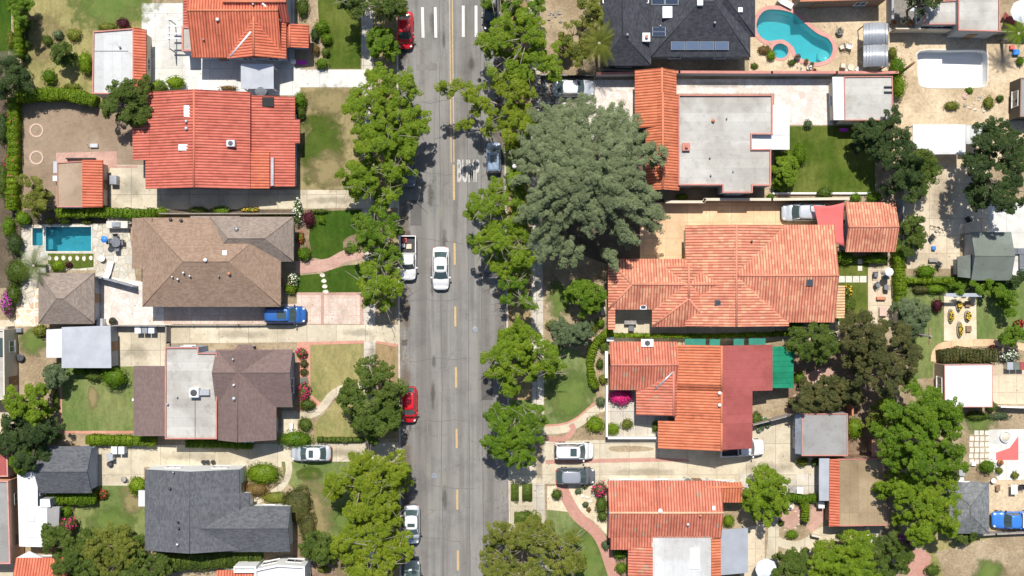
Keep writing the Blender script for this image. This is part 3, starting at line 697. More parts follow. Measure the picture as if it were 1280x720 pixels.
 ('path', [(985, 500), (1012, 482), (1006, 470), (1028, 460), (1044, 466), (1038, 480), (1010, 500), (996, 524), (985, 526)], 'brick_pink', 3, 1),
 ('driveway', [(940, 525), (996, 517), (996, 600), (940, 600)], 'concrete_beige', 5, 0),
 ('lawn', [(1120, 345), (1500, 345), (1500, 430), (1146, 430), (1120, 400)], 'lawn_mid', 2, 0),
 ('lawn', [(1140, 420), (1180, 420), (1168, 440), (1166, 472), (1140, 474)], 'lawn_mid', 3, 0),
 ('bed', [(1180, 368), (1220, 368), (1221, 426), (1180, 426)], 'gravel_cream', 4, 0),
 ('path', band([(1168, 452), (1170, 440), (1180, 432), (1210, 429), (1250, 429), (1290, 436)], 9), 'paver_orange', 5, 0),
 ('patio', [(1236, 455), (1500, 455), (1500, 505), (1236, 505)], 'concrete_tan', 3, 0),
 ('yard', [(1190, 505), (1500, 505), (1500, 600), (1190, 600)], 'soil_tan', 2, 0),
 ('grass_patch', [(1200, 508), (1240, 520), (1250, 535), (1210, 545), (1196, 530)], 'patch_mid', 3, 1),
 ('patio', [(1236, 537), (1500, 533), (1500, 605), (1250, 605), (1236, 576)], 'concrete_white', 4, 0),
 ('painted_floor', [(1245, 566), (1262, 560), (1273, 545), (1273, 575), (1245, 575)], 'sail_red', 5, 0),
 ('patio', [(1236, 600), (1500, 596), (1500, 664), (1236, 664)], 'sand', 5, 0),
 ('yard', [(1160, 664), (1500, 650), (1500, 900), (1130, 900)], 'lawn_dry', 3, 0),
 ('dirt_patch', [(1170, 690), (1240, 672), (1300, 664), (1300, 900), (1210, 900), (1180, 720)], 'soil_tan', 4, 0),
 ('grass_patch', [(1216, 700), (1240, 696), (1256, 706), (1256, 730), (1216, 730)], 'patch_mid', 5, 1),
 ('patio', [(1130, 690), (1150, 686), (1164, 694), (1160, 730), (1134, 730)], 'brick_red', 5, 0),
 ('yard', [(925, 625), (1130, 625), (1130, 900), (925, 900)], 'soil_tan', 2, 0),
 ('path', band([(966, 642), (967, 670), (964, 700), (960, 730)], 14), 'concrete_beige', 5, 0),
 ('path', band([(970, 676), (990, 682), (1008, 678), (1028, 664), (1052, 662), (1104, 660)], 11), 'concrete_beige', 6, 0),
 ('path', [(1086, 664), (1098, 664), (1097, 688), (1086, 688)], 'concrete_grey', 7, 0),
 ('gravel_bed', band([(984, 690), (1004, 690), (1024, 676), (1050, 672), (1086, 672)], 9), 'gravel_cream', 4, 0),
 ('patio', [(976, 634), (1002, 634), (1004, 650), (990, 662), (976, 656)], 'brick_pink', 4, 0),
 ('patio', [(1014, 628), (1030, 628), (1030, 650), (1018, 668), (1008, 660)], 'brick_pink', 4, 0),
 ('patio', [(925, 660), (956, 655), (956, 730), (925, 730)], 'concrete_tan', 4, 0),
 ('courtyard', [(763, 672), (790, 672), (790, 730), (763, 730)], 'soil_brown', 5, 0),
]
for n_, pts, mt, ly, sm in GS:
    hs = []
    if n_ == 'pool_terrace' and pts[0][0] == 27: hs = [rect_pool, rect_spa]
    if n_ == 'pool_terrace' and pts[0][0] == 936: hs = [kidney, spa_ring]
    if n_ == 'yard' and pts[0] == (1112, 42): hs = [dry_pool]
    sheet(n_, pts, mt, ly, hs, sm=bool(sm))

# checkerboard paving with grass joints, and the stepping stones (countable slabs lie in rows)
rnd = random.Random(4)
def slabs(name, spots, mat, label, cat, group, rad=None):
    for i, (x, y, a, b) in enumerate(spots):
        p = W(x, y, .15); mb = MB()
        if rad: mb.prism([(p.x + math.cos(t * math.pi / 4 + .2) * a * S / 2 * rnd.uniform(.85, 1.1), p.y + math.sin(t * math.pi / 4 + .2) * b * S / 2 * rnd.uniform(.85, 1.1)) for t in range(8)], .10, .165)
        else: mb.box(p.x - a * S / 2, p.y - b * S / 2, .10, p.x + a * S / 2, p.y + b * S / 2, .165)
        thing(name, mb, mat, label[i] if isinstance(label, list) else label, cat, group)
ORD = ['first', 'second', 'third', 'fourth', 'fifth', 'sixth', 'seventh', 'eighth']
slabs('paving_slab', [(1214 + 6.6 * i + (j % 2) * .6, 541 + 7.2 * j, 5.2, 5.8) for i in range(4) for j in range(6) if not (i == 0 and j < 1)], 'stone_pale',
      ['pale square slab, %s from the left in the %s row of the checkered paving' % (ORD[i], ORD[j]) for i in range(4) for j in range(6) if not (i == 0 and j < 1)], 'paving slab', 'checkered pale slabs right of the large tree')
slabs('stepping_stone', [(62 + 8.6 * i, 322.5 + (i % 2) * .6, 5, 6.5) for i in range(7)], 'stone_pale',
      ['pale stepping stone, %s from the left in the grass strip below the rectangular pool' % o for o in ORD[:7]], 'stepping stone', 'stepping stones below the rectangular pool', 8)
slabs('stepping_stone', [(403, 344, 7, 5), (405, 351, 7, 5), (406, 358, 7, 5), (407, 364.5, 7, 5)], 'stone_pale',
      ['white stepping stone, %s from the top on the small lawn above the pink driveway' % o for o in ORD[:4]], 'stepping stone', 'stepping stones above the pink driveway', 8)
slabs('paving_slab', [(1043 + 9 * i, 349, 8, 8) for i in range(5)] + [(1075, 327, 5.5, 6), (1075, 335.5, 5.5, 6), (1043, 339.5, 6, 7)], 'stone_pale',
      ['square beige slab, %s from the left in the row right of the salmon roof' % o for o in ORD[:5]] + ['small beige slab of the slab cross, uppermost', 'small beige slab of the slab cross, just above the row', 'beige slab standing alone above the left end of the slab row'], 'paving slab', 'slabs across the lawn right of the salmon roof')

# ---------------------------------------------------------------- pools
def pool(name, ring, depth, wz, plaster, water, label, coping=None, cwid=4, extra=None, step=None):
    c = np.mean(np.array(ring), 0); b = W(c[0], c[1], YARD)
    root = empty(name, b, label, 'pool')
    R = [W(p[0], p[1], YARD) for p in ring]
    bm = bmesh.new(); top = [bm.verts.new((p.x, p.y, YARD + .012)) for p in R]; bot = [bm.verts.new((p.x * .995 + b.x * .005, p.y * .995 + b.y * .005, -depth)) for p in R]
    n = len(R)
    for i in range(n): bm.faces.new((top[i], top[(i + 1) % n], bot[(i + 1) % n], bot[i]))
    es = [bm.edges.get((bot[i], bot[(i + 1) % n])) for i in range(n)]
    bmesh.ops.triangle_fill(bm, edges=es, use_beauty=True); bmesh.ops.recalc_face_normals(bm, faces=bm.faces)
    me = bpy.data.meshes.new('basin'); bm.to_mesh(me); bm.free(); link('basin', me, plaster, root)
    if water:
        bm = fill_bm([(p.x, p.y) for p in R], [], wz); me = bpy.data.meshes.new('water'); bm.to_mesh(me); bm.free(); link('water', me, water, root)
    if coping:
        P = np.array(ring, float); nn = len(P); out = []
        ar = sum(P[i][0] * P[(i + 1) % nn][1] - P[(i + 1) % nn][0] * P[i][1] for i in range(nn))
        sg = 1 if ar > 0 else -1
        for i in range(nn):
            d = P[(i + 1) % nn] - P[i - 1]; d /= np.linalg.norm(d) + 1e-9; out.append(P[i] + sg * np.array((d[1], -d[0])) * cwid)
        bm = bmesh.new(); zs = YARD + .05 + .004 * (len(R) % 5) + (.006 if 'tub' in name else 0)
        a = [bm.verts.new(W(*p, zs)) for p in P]; o2 = [bm.verts.new(W(*p, zs)) for p in out]
        a2 = [bm.verts.new(W(*p, zs) - Vector((0, 0, .09))) for p in P]; o3 = [bm.verts.new(W(*p, zs) - Vector((0, 0, .09))) for p in out]
        for i in range(nn):
            j = (i + 1) % nn
            bm.faces.new((a[i], a[j], o2[j], o2[i])); bm.faces.new((a2[i], a2[j], a[j], a[i])); bm.faces.new((o2[i], o2[j], o3[j], o3[i]))
        bmesh.ops.recalc_face_normals(bm, faces=bm.faces); me = bpy.data.meshes.new('coping'); bm.to_mesh(me); bm.free(); link('coping', me, coping, root)
    return root
pool('swimming_pool', kidney, 1.5, -.02, 'pool_plaster', 'water_turquoise', 'kidney shaped turquoise swimming pool with pink coping beside the dark roofed house', 'coping_pink', 5)
pool('hot_tub', spa_ring, .7, .03, 'pool_plaster', 'water_turquoise', 'small round spa pool at the edge of the kidney shaped pool', 'coping_pink', 3.2)
pool('swimming_pool', [W_ for a, b in zip(rect_pool, rect_pool[1:] + rect_pool[:1]) for W_ in [a]], 1.5, -.02, 'pool_blue_plaster', 'water_blue', 'rectangular blue swimming pool in the left pool yard', 'stone_pale', 2.2)
pool('hot_tub', rect_spa, .7, .0, 'pool_blue_plaster', 'water_blue', 'small rectangular blue spa at the left end of the rectangular pool', 'stone_pale', 1.6)
pool('empty_pool', dry_pool, 1.1, 0, 'trim_white', None, 'drained bright white swimming pool in the sandy back yard', 'stone_pale', 1.6)

for x, y, a, b2, zt in ((1032, 68, 5, 6, -.75),):
    p_ = W(x, y, 0); o = MB().lathe((p_.x, p_.y, -1.5), [(.62, 0), (.62, 1.5 + zt)], 18).build('pool_step', 'trim_white', bpy.data.objects['swimming_pool'])
p_ = W(60, 299, 0); MB().box(p_.x - .2, p_.y - 1.1, -1.5, p_.x + .35, p_.y + 1.1, -.45).build('pool_step', 'pool_blue_plaster', bpy.data.objects['swimming_pool.001'])
# fallen leaves and twigs: along the gutters, under the trees, on the yards
rng = np.random.default_rng(5); pts_ = []
for i in range(5200):
    k = rng.uniform()
    if k < .34: y = rng.uniform(-20, 740); pts_.append((KL(y) + abs(rng.normal(0, 6)) + .5, y, .006))
    elif k < .62: y = rng.uniform(-20, 740); pts_.append((KR(y) - abs(rng.normal(0, 6)) - .5, y, .006))
    elif k < .72: pts_.append((rng.uniform(452, 495), rng.uniform(0, 720), YARD + .06))
    elif k < .82: pts_.append((rng.uniform(640, 690), rng.uniform(0, 720), YARD + .06))
    elif k < .92: pts_.append((rng.uniform(30, 440), rng.uniform(0, 720), YARD + .09))
    else: pts_.append((rng.uniform(690, 1280), rng.uniform(0, 720), YARD + .09))
LITTER = np.array([tuple(W(x, y, z)) for x, y, z in pts_])
# ---------------------------------------------------------------- buildings
def inset(poly, d):
    "inset a CCW outline [(x, y, z)], keeping heights"
    n = len(poly); out = []
    def nrm(a, b):
        e = Vector((b[0] - a[0], b[1] - a[1])); e.normalize(); return Vector((-e.y, e.x))
    for i in range(n):
        p = Vector(poly[i][:2]); n1 = nrm(poly[i - 1], poly[i]); n2 = nrm(poly[i], poly[(i + 1) % n])
        c = n1.dot(n2)
        if c > .99: q = p + n1 * d
        else: q = p + (n1 + n2) * (d / max(.15, 1 + c))
        out.append((q.x, q.y, poly[i][2]))
    return out
def ccw(poly):
    a = sum(poly[i][0] * poly[(i + 1) % len(poly)][1] - poly[(i + 1) % len(poly)][0] * poly[i][1] for i in range(len(poly)))
    return poly if a > 0 else poly[::-1]
def inside(x, y, poly):
    c = False; n = len(poly)
    for i in range(n):
        a, b = poly[i], poly[i - 1]
        if (a[1] > y) != (b[1] > y) and x < (b[0] - a[0]) * (y - a[1]) / (b[1] - a[1]) + a[0]: c = not c
    return c
def barrel(u):
    p = (u / PER) % 1.0
    return .012 + .075 * abs(math.sin(math.pi * p)) ** .8
def roof_mesh(faces, outline, thick, tiled):
    bm = bmesh.new(); uvl = bm.loops.layers.uv.new("UVMap")
    def add(P, uv):
        f = bm.faces.new([bm.verts.new(p) for p in P])
        for lp, c in zip(f.loops, uv): lp[uvl].uv = c
    for F in faces:
        P = [Vector(p) for p in F]
        n = Vector((0, 0, 0))
        for i in range(len(P)): n += (P[i] - P[0]).cross(P[(i + 1) % len(P)] - P[0])
        n.normalize()
        if n.z < 0: n = -n; P = P[::-1]
        if abs(n.z) > .9995: U = Vector((1, 0, 0))
        else: U = Vector((-n.y, n.x, 0)).normalized()
        Vd = n.cross(U)
        uv = [(p.dot(U), p.dot(Vd)) for p in P]
        if not tiled: add(P, uv); continue
        us = [c[0] for c in uv]; k0 = math.floor(min(us) / PER * 6); k1 = math.ceil(max(us) / PER * 6)
        def clip(poly, lim, keep_gt):
            out = []
            for i in range(len(poly)):
                a, b = poly[i - 1], poly[i]
                ia = (a.dot(U) >= lim) == keep_gt or abs(a.dot(U) - lim) < 1e-7; ib = (b.dot(U) >= lim) == keep_gt or abs(b.dot(U) - lim) < 1e-7
                if ia != ib:
                    t = (lim - a.dot(U)) / (b.dot(U) - a.dot(U)); out.append(a.lerp(b, t))
                if ib: out.append(b)
            return out
        for k in range(k0, k1):
            q = clip(clip(P, k * PER / 6, True), (k + 1) * PER / 6, False)
            if len(q) < 3: continue
            q2 = []
            for p in q:
                if not q2 or (p - q2[-1]).length > 1e-5: q2.append(p)
            if len(q2) > 2 and (q2[0] - q2[-1]).length < 1e-5: q2.pop()
            if len(q2) < 3: continue
            add([p + Vector((0, 0, barrel(p.dot(U) + (1e-6 if False else 0)))) for p in q2], [(p.dot(U), p.dot(Vd)) for p in q2])
        add(P, uv)
    n = len(outline)
    for i in range(n):
        a, b = Vector(outline[i]), Vector(outline[(i + 1) % n]); d = Vector((0, 0, thick))
        L = (b - a).length; add([a - d, b - d, b, a], [(0, 0), (L, 0), (L, thick), (0, thick)])
    for F in faces:
        P = [Vector(p) - Vector((0, 0, thick)) for p in F]; add(P[::-1], [(p.x, p.y) for p in P[::-1]])
    me = bpy.data.meshes.new('roof'); bm.to_mesh(me); bm.free(); return me

class Bld:
    def __init__(s, name, label, px, py, cat='house', group=None, wall='wall_cream'):
        s.root = empty(name, W(px, py, 0), label, cat, group); s.secs = []; s.faces = []; s.wall = wall; s.lastroof = None
    def _sec(s, faces, outline, mat, cap, ov, wall, tiled, thick, caps, roofname='roof'):
        outline = ccw(outline)
        me = roof_mesh(faces, outline, thick, tiled)
        o = link(roofname, me, mat, s.root); s.lastroof = o; s.faces += faces
        if cap and caps:
            mb = MB()
            cr_ = .12 if tiled else .045
            for a, b in caps: mb.tube(Vector(a) + Vector((0, 0, .03 if tiled else -.005)), Vector(b) + Vector((0, 0, .03 if tiled else -.005)), cr_, cr_, 8)
            mb.build('ridge_cap', 'cap_' + cap[5:] if cap.startswith('tile') else cap, o)
        if wall: s.secs.append((inset(outline, ov), thick, wall, outline))
        return o
    def gable(s, x0, y0, x1, y1, ax, eh, rh, mat, r=None, hip=(0, 0), cap=None, ov=.4, wall=1, thick=.16, rx=None, leave=None):
        "rect in photo px at eave height; ridge along ax; r = photo px of the ridge line; hip = how far the ridge ends stand in (m)"
        A, Bq = W(x0, y0, eh), W(x1, y1, eh); X0, X1, Y0, Y1 = A.x, Bq.x, Bq.y, A.y
        wall = s.wall if wall == 1 else wall
        tiled = mat.startswith('tile')
        cap = cap if cap is not None else mat
        if ax == 'x':
            yr = W(0, r, rh).y if r is not None else (Y0 + Y1) / 2
            P, Q = (X0 + hip[0], yr, rh), (X1 - hip[1], yr, rh)
            a, b, c, d = (X0, Y1, eh), (X1, Y1, eh), (X1, Y0, eh), (X0, Y0, eh)
            F = [[a, b, Q, P], [d, c, Q, P]]
            out = [a] + ([P] if not hip[0] else []) + [d, c] + ([Q] if not hip[1] else []) + [b]
            if hip[0]: F.append([a, d, P])
            if hip[1]: F.append([b, c, Q])
            caps = [(P, Q)] + ([(a, P), (d, P)] if hip[0] else []) + ([(b, Q), (c, Q)] if hip[1] else [])
        else:
            xr = W(r, 0, rh).x if r is not None else (X0 + X1) / 2
            P, Q = (xr, Y1 - hip[0], rh), (xr, Y0 + hip[1], rh)      # P at the top of the photo
            a, b, c, d = (X0, Y1, eh), (X1, Y1, eh), (X1, Y0, eh), (X0, Y0, eh)
            F = [[a, d, Q, P], [b, c, Q, P]]
            out = [a] + [d] + ([Q] if not hip[1] else []) + [c, b] + ([P] if not hip[0] else [])
            if hip[0]: F.append([a, b, P])
            if hip[1]: F.append([d, c, Q])
            caps = [(P, Q)] + ([(a, P), (b, P)] if hip[0] else []) + ([(d, Q), (c, Q)] if hip[1] else [])
        if leave is not None: F = [f for i, f in enumerate(F) if i != leave]
        return s._sec(F, out, mat, cap, ov, wall, tiled, thick, caps)
    def slab(s, pts, mat, ov=.3, wall=1, thick=.14, name='roof'):
        "one sloping plane: pts (px, py, h)"
        wall = s.wall if wall == 1 else wall
        P = [tuple(W(*p)) for p in pts]
        return s._sec([P], P, mat, None, ov, wall, mat.startswith('tile'), thick, None, name)
    def flat(s, pts, h, mat, coping='coping_red', par=.28, cw=.26, wall=1, name='flat_roof'):
        wall = s.wall if wall == 1 else wall
        P = ccw([tuple(W(x, y, h + par)) for x, y in pts]); cw *= .7; inn = inset(P, cw)
        bm = fill_bm([p[:2] for p in inset(P, cw * .9)], [], h); me = bpy.data.meshes.new(name); bm.to_mesh(me); bm.free()
        o = link(name, me, mat, s.root); s.lastroof = o; s.faces.append([(p[0], p[1], h) for p in P])
        bm = bmesh.new(); z = h + par; n = len(P)
        def ring(R, zz): return [bm.verts.new((p[0], p[1], zz)) for p in R]
        a, b, c, d = ring(P, z), ring(inn, z), ring(inn, h - .1), ring(P, z - .14)
        for i in range(n):
            j = (i + 1) % n
            bm.faces.new((a[i], a[j], b[j], b[i])); bm.faces.new((b[i], b[j], c[j], c[i])); bm.faces.new((d[i], d[j], a[j], a[i]))
        bmesh.ops.recalc_face_normals(bm, faces=bm.faces)
        me = bpy.data.meshes.new('parapet'); bm.to_mesh(me); bm.free(); link('parapet', me, coping, o)
        if wall: s.secs.append((inset([(p[0], p[1], z - .13) for p in P], .015), 0, wall, P))
        return o
    def canopy(s, pts, mat, posts=True, thick=.08, name='canopy', postmat='trim_white'):
        o = s.slab(pts, mat, wall=None, thick=thick, name=name)
        if posts:
            c = sum((W(*p) for p in pts), Vector()) / len(pts)
            for p in pts:
                q = W(*p); q = q + (c - q).normalized() * .25
                MB().box(q.x - .06, q.y - .06, YARD - .05, q.x + .06, q.y + .06, p[2] - thick + .02).build('post', postmat, o)
        return o
    def top(s, px, py):
        z = 3.0
        for _ in range(4):
            p = W(px, py, z); best = 0
            for F in s.faces:
                if inside(p.x, p.y, F):
                    P = [Vector(q) for q in F]; n = (P[1] - P[0]).cross(P[2] - P[0])
                    if abs(n.z) > 1e-6:
                        zz = P[0].z - (n.x * (p.x - P[0].x) + n.y * (p.y - P[0].y)) / n.z; best = max(best, zz)
            z = best or z
        return W(px, py, z)
    # roof furniture -------------------------------------------------------
    def vent(s, px, py, r=.14, h=.35, mat='metal_pale', name='roof_vent'):
        p = s.top(px, py); MB().lathe(p - Vector((0, 0, .1)), [(r * .8, 0), (r * .8, h), (r * 1.35, h), (r * 1.2, h + .08), (r * .3, h + .14)], 10).build(name, mat, s.lastroof)
    def chimney(s, px, py, a=.8, b=.8, h=.9, mat='wall_white', capm='terracotta', flue=True):
        p = s.top(px, py); o = MB().box(p.x - a / 2, p.y - b / 2, p.z - .6, p.x + a / 2, p.y + b / 2, p.z + h).box(p.x - a / 2 - .06, p.y - b / 2 - .06, p.z + h - .02, p.x + a / 2 + .06, p.y + b / 2 + .06, p.z + h + .1).build('chimney', mat, s.lastroof)
        if flue: MB().lathe((p.x, p.y, p.z + h + .09), [(.16, 0), (.14, .3), (.17, .34)], 10).build('chimney_pot', capm, o)
    def skylight(s, px, py, a=1.0, b=1.0, mat='white_plastic', pane=None):
        p = s.top(px, py); o = MB().box(p.x - a / 2, p.y - b / 2, p.z - .3, p.x + a / 2, p.y + b / 2, p.z + .14).build('skylight', mat, s.lastroof, bevel=.03)
        if pane: MB().box(p.x - a / 2 + .1, p.y - b / 2 + .1, p.z + .13, p.x + a / 2 - .1, p.y + b / 2 - .1, p.z + .16).build('pane', pane, o)
    def ac(s, px, py, a=1.1, b=1.0, h=.8, mat='white_plastic', duct=None):
        p = s.top(px, py); o = MB().box(p.x - a / 2, p.y - b / 2, p.z - .15, p.x + a / 2, p.y + b / 2, p.z + h).build('air_conditioner', mat, s.lastroof, bevel=.03)
        MB().lathe((p.x, p.y, p.z + h - .01), [(min(a, b) * .36, 0), (min(a, b) * .36, .05), (min(a, b) * .3, .06)], 16).build('fan_guard', 'dark_metal', o)
        if duct: MB().box(p.x + a / 2 - .02, p.y - .3, p.z, p.x + a / 2 + duct, p.y + .3, p.z + .45).build('duct', 'metal_pale', o)
    def solar(s, x0, y0, x1, y1, n, rows=1, mat='solar_glass'):
        a, b, c, d = s.top(x0, y0), s.top(x1, y0), s.top(x1, y1), s.top(x0, y1); up = Vector((0, 0, .16))
        def pt(u, v): return (a.lerp(b, u)).lerp(d.lerp(c, u), v) + up
        for j in range(rows):
            for i in range(n):
                u0, u1, v0, v1 = i / n + .006, (i + 1) / n - .006, j / rows + .02, (j + 1) / rows - .02
                def quad(e, dz):
                    eu, ev = e / n, e / rows
                    return [pt(u0 + eu, v0 + ev) + Vector((0, 0, dz)), pt(u1 - eu, v0 + ev) + Vector((0, 0, dz)), pt(u1 - eu, v1 - ev) + Vector((0, 0, dz)), pt(u0 + eu, v1 - ev) + Vector((0, 0, dz))]
                mb = MB(); q = quad(0, 0); q2 = [p - Vector((0, 0, .05)) for p in q]
                mb.poly(q); mb.poly(q2[::-1])
                for k in range(4): mb.poly([q2[k], q2[(k + 1) % 4], q[(k + 1) % 4], q[k]])
                o = mb.build('solar_panel', 'metal_pale', s.lastroof)
                MB().poly(quad(.045, .006)).build('cells', mat, o)
    def finish(s, windows=True, door=True):
        byw = {}
        for w_, thick, mat, out in s.secs: byw.setdefault(mat, []).append((w_, thick))
        wobj = None
        for mat, L in byw.items():
            bm = bmesh.new()
            for w_, thick in L:
                n = len(w_); lo = [bm.verts.new((p[0], p[1], -.02)) for p in w_]; hi = [bm.verts.new((p[0], p[1], p[2] - thick + .01)) for p in w_]
                for i in range(n): bm.faces.new((lo[i], lo[(i + 1) % n], hi[(i + 1) % n], hi[i]))
            bmesh.ops.recalc_face_normals(bm, faces=bm.faces)
            me = bpy.data.meshes.new('wall'); bm.to_mesh(me); bm.free(); o = link('wall', me, mat, s.root); wobj = wobj or o
        if not windows: return s
        hasdoor = not door
        for si, (w_, thick, mat, out) in enumerate(s.secs):
            for i in range(len(w_)):
                a, b = Vector(w_[i]), Vector(w_[(i + 1) % len(w_)]); e = (b - a); e.z = 0; L = e.length
                if L < 2.4: continue
                e.normalize(); nrm = Vector((e.y, -e.x, 0)); mid = (a + b) / 2
                if nrm.dot(Vector((-mid.x, -mid.y, 0))) <= 0: continue
                k = max(1, int(L / 3.4))
                for j in range(k):
                    c = a.lerp(b, (j + .5) / k); q = c + nrm * .3
                    if any(inside(q.x, q.y, s2[3]) and sj != si and not inside(c.x, c.y, s2[0]) or (sj != si and inside(q.x, q.y, s2[0])) for sj, s2 in enumerate(s.secs)): continue
                    hw, z0, z1 = (.62, .95, 2.15) if (j + si) % 3 else (.85, .9, 2.2)
                    nm = 'window'
                    if not hasdoor and L > 4: hw, z0, z1 = .5, YARD, 2.2; nm = 'door'; hasdoor = True
                    if z1 > min(a.z, b.z) - thick - .1: z1 = min(a.z, b.z) - thick - .15
                    if z1 - z0 < .5: continue
                    ang = math.atan2(e.y, e.x)
                    def bx(h, za, zb, d0, d1, mb):
                        return mb.box(c.x - h, c.y - d1, za, c.x + h, c.y - d0, zb, 0, ang, (c.x, c.y, 0))
                    if nm == 'door':
                        o = bx(hw, z0, z1, -.05, .05, MB()).build('door', 'wood', wobj); bx(.04, 1.0, 1.1, .05, .1, MB()).build('handle', 'chrome', o)
                    else:
                        mb = MB(); t = .07
                        bx(hw, z1 - t, z1, -.05, .06, mb); bx(hw + .06, z0 - .05, z0 + .02, -.05, .12, mb)
                        for sx in (-1, 1):
                            cc = c + e * sx * (hw - t / 2); mb.box(cc.x - t / 2, cc.y - .06, z0 + .02, cc.x + t / 2, cc.y + .05, z1 - t, 0, ang, (cc.x, cc.y, 0))
                        mb.box(c.x - .025, c.y - .05, z0 + .02, c.x + .025, c.y + .04, z1 - t, 0, ang, (c.x, c.y, 0))
                        o = mb.build('window', 'trim_white', wobj); bx(hw - t, z0 + .02, z1 - t, -.04, .025, MB()).build('pane', 'glass_window', o)
        return s

# --- upper left: red tiled house cut by the photo's top edge
b = Bld('tiled_house', 'red tile house with pale blue walls and white roof flashings, beside the white concrete yard', 300, 20, wall='wall_blue')
b.gable(240, -70, 352, 72, 'x', 3.3, 5.0, 'tile_red', r=13, cap='tile_orange')
b.gable(284, 0, 358, 73.5, 'y', 3.28, 4.7, 'tile_red', r=317, cap='tile_orange')
b.gable(284, -70, 362, 28, 'x', 3.5, 5.2, 'tile_dusky', r=2, cap='tile_orange')
b.slab([(229, -40, 2.5), (241, -40, 2.9), (241, 33, 2.9), (229, 33, 2.5)], 'tile_dusky')
b.flat([(227, 33), (241, 33), (241, 64), (227, 64)], 2.7, 'roof_gravel', par=.15)
b.gable(358, 31, 386, 60, 'y', 2.7, 3.1, 'tile_red', r=362, wall='wall_blue')
b.canopy([(301, 80, 2.8), (342, 80, 2.8), (342, 111, 2.5), (301, 111, 2.5)], 'metal_pale', name='patio_roof')
for p, q in (((288, 71), (314, 40)), ((328, 4), (352, 27))):
    A, C = b.top(*p), b.top(*q); MB().tube(A + Vector((0, 0, .08)), C + Vector((0, 0, .12)), .12, .12, 6).build('roof_flashing', 'trim_white', b.lastroof)
b.vent(272.5, 25, mat='white_plastic'); b.vent(255, 50, .08); b.vent(317, 6, .1)
b.finish()
b = Bld('garage', 'pale flat roofed garage with one red tiled slope beside the white concrete yard', 150, 78, 'garage')
b.flat([(116, 39), (167, 35), (167, 118), (115, 117)], 2.8, 'roof_white', par=.18, cw=.18); MB().box(*W(117, 64, 2.83)[:2], 2.8, *W(160, 63.3, 2.83)[:2], 2.86).build('roof_seam', 'roof_grey', b.lastroof)
b.vent(150.5, 59, .1)
b.slab([(167, 34, 3.1), (183, 37, 2.6), (183, 117, 2.6), (167, 117, 3.1)], 'tile_red')
b.finish()
# --- second on the left
b = Bld('tiled_house', 'large red tile roofed house with long barrel tile rows, second down on the left side', 270, 175, wall='wall_blue')
b.gable(185, 115, 313, 236, 'y', 3.4, 4.9, 'tile_dusky', r=242.5, cap='tile_red')
b.slab([(166, 157, 3.05), (187, 157, 3.5), (187, 200, 3.5), (166, 200, 3.05)], 'tile_dusky')
b.slab([(182, 196, 3.35), (190, 196, 3.55), (190, 236, 3.55), (182, 236, 3.35)], 'tile_dusky', wall=None)
b.slab([(309, 119, 3.0), (369, 121, 2.45), (369, 233, 2.45), (309, 234, 3.0)], 'tile_dusky')
b.slab([(367, 149, 2.5), (375, 149, 2.38), (375, 179, 2.38), (367, 179, 2.5)], 'tile_dusky', wall=None)
b.slab([(312.5, 190, 3.25), (337, 190, 3.0), (337, 235.5, 3.0), (312.5, 235.5, 3.25)], 'tile_red', wall=None)
MB().box(*W(327.5, 133, 3)[:2], 2.6, *W(342, 121.5, 3)[:2], 2.96).build('roof_well_shade', 'rubber', b.lastroof)  # solid block, the shade of a roof recess put into its near-black colour
MB().box(*W(338.5, 232, 3.1)[:2], 2.5, *W(342, 197, 3.1)[:2], 3.1).build('roof_gutter_box', 'metal_grey', b.lastroof)
b.skylight(234, 139, .65, 1.2); b.skylight(230.5, 184.5, 1.2, .65); b.vent(233.5, 152, .13); b.vent(233.5, 161, .15); b.ac(290, 180, .9, .7, .6, 'metal_pale')
b.finish()
b = Bld('shed', 'tan flat roofed outbuilding with a red tiled strip in the brown dirt court', 100, 229, 'outbuilding', wall='wall_pink')
b.flat([(71, 203), (104, 201), (104, 259), (71, 259)], 2.5, 'roof_tan', par=.12, cw=.14)
b.slab([(103, 200, 2.85), (128.5, 200, 2.3), (128.5, 259, 2.3), (103, 259, 2.85)], 'tile_red')
b.finish()
# --- third
b = Bld('shingle_house', 'brown shingle hip roofed house between the rectangular pool and the pink driveway', 265, 328)
b.gable(178, 272, 351, 383.5, 'x', 3.1, 5.4, 'shingle_brown', hip=(5.0, 4.9), ov=.5)
b.gable(262, 271, 367, 327, 'x', 3.05, 4.9, 'shingle_taupe', hip=(2.4, 2.6), ov=.5)
b.slab([(165, 272.5, 2.75), (190, 272.5, 3.4), (190, 336, 3.4), (165, 336, 2.75)], 'shingle_brown')
b.gable(238, 270, 300, 290, 'x', 3.0, 3.4, 'shingle_taupe', ov=.6)
b.vent(296, 286.5, .18, mat='metal_grey'); b.skylight(281, 316, .5, .5); b.vent(257.5, 325, .16, mat='white_plastic'); b.vent(214, 274.5, .14, mat='dark_metal'); b.vent(227, 275.5, .14, mat='dark_metal')
b.vent(287, 342, .13, mat='terracotta'); b.vent(274, 345, .07); b.vent(230, 341, .09, mat='white_plastic'); b.vent(223, 349, .09, mat='white_plastic'); b.vent(216, 346, .07, mat='white_plastic'); b.vent(238, 345, .08, mat='white_plastic')
b.finish()
b = Bld('garage', 'grey brown hip roofed garage below the rectangular pool', 85, 372, 'garage', wall='wall_grey')
b.gable(48, 341, 118, 405, 'x', 2.6, 4.2, 'shingle_taupe', hip=(2.6, 2.6), ov=.35)
b.finish()
b = Bld('garage', 'light grey metal roofed garage with a small white lean-to on its left', 108, 434, 'garage', wall='wall_grey')
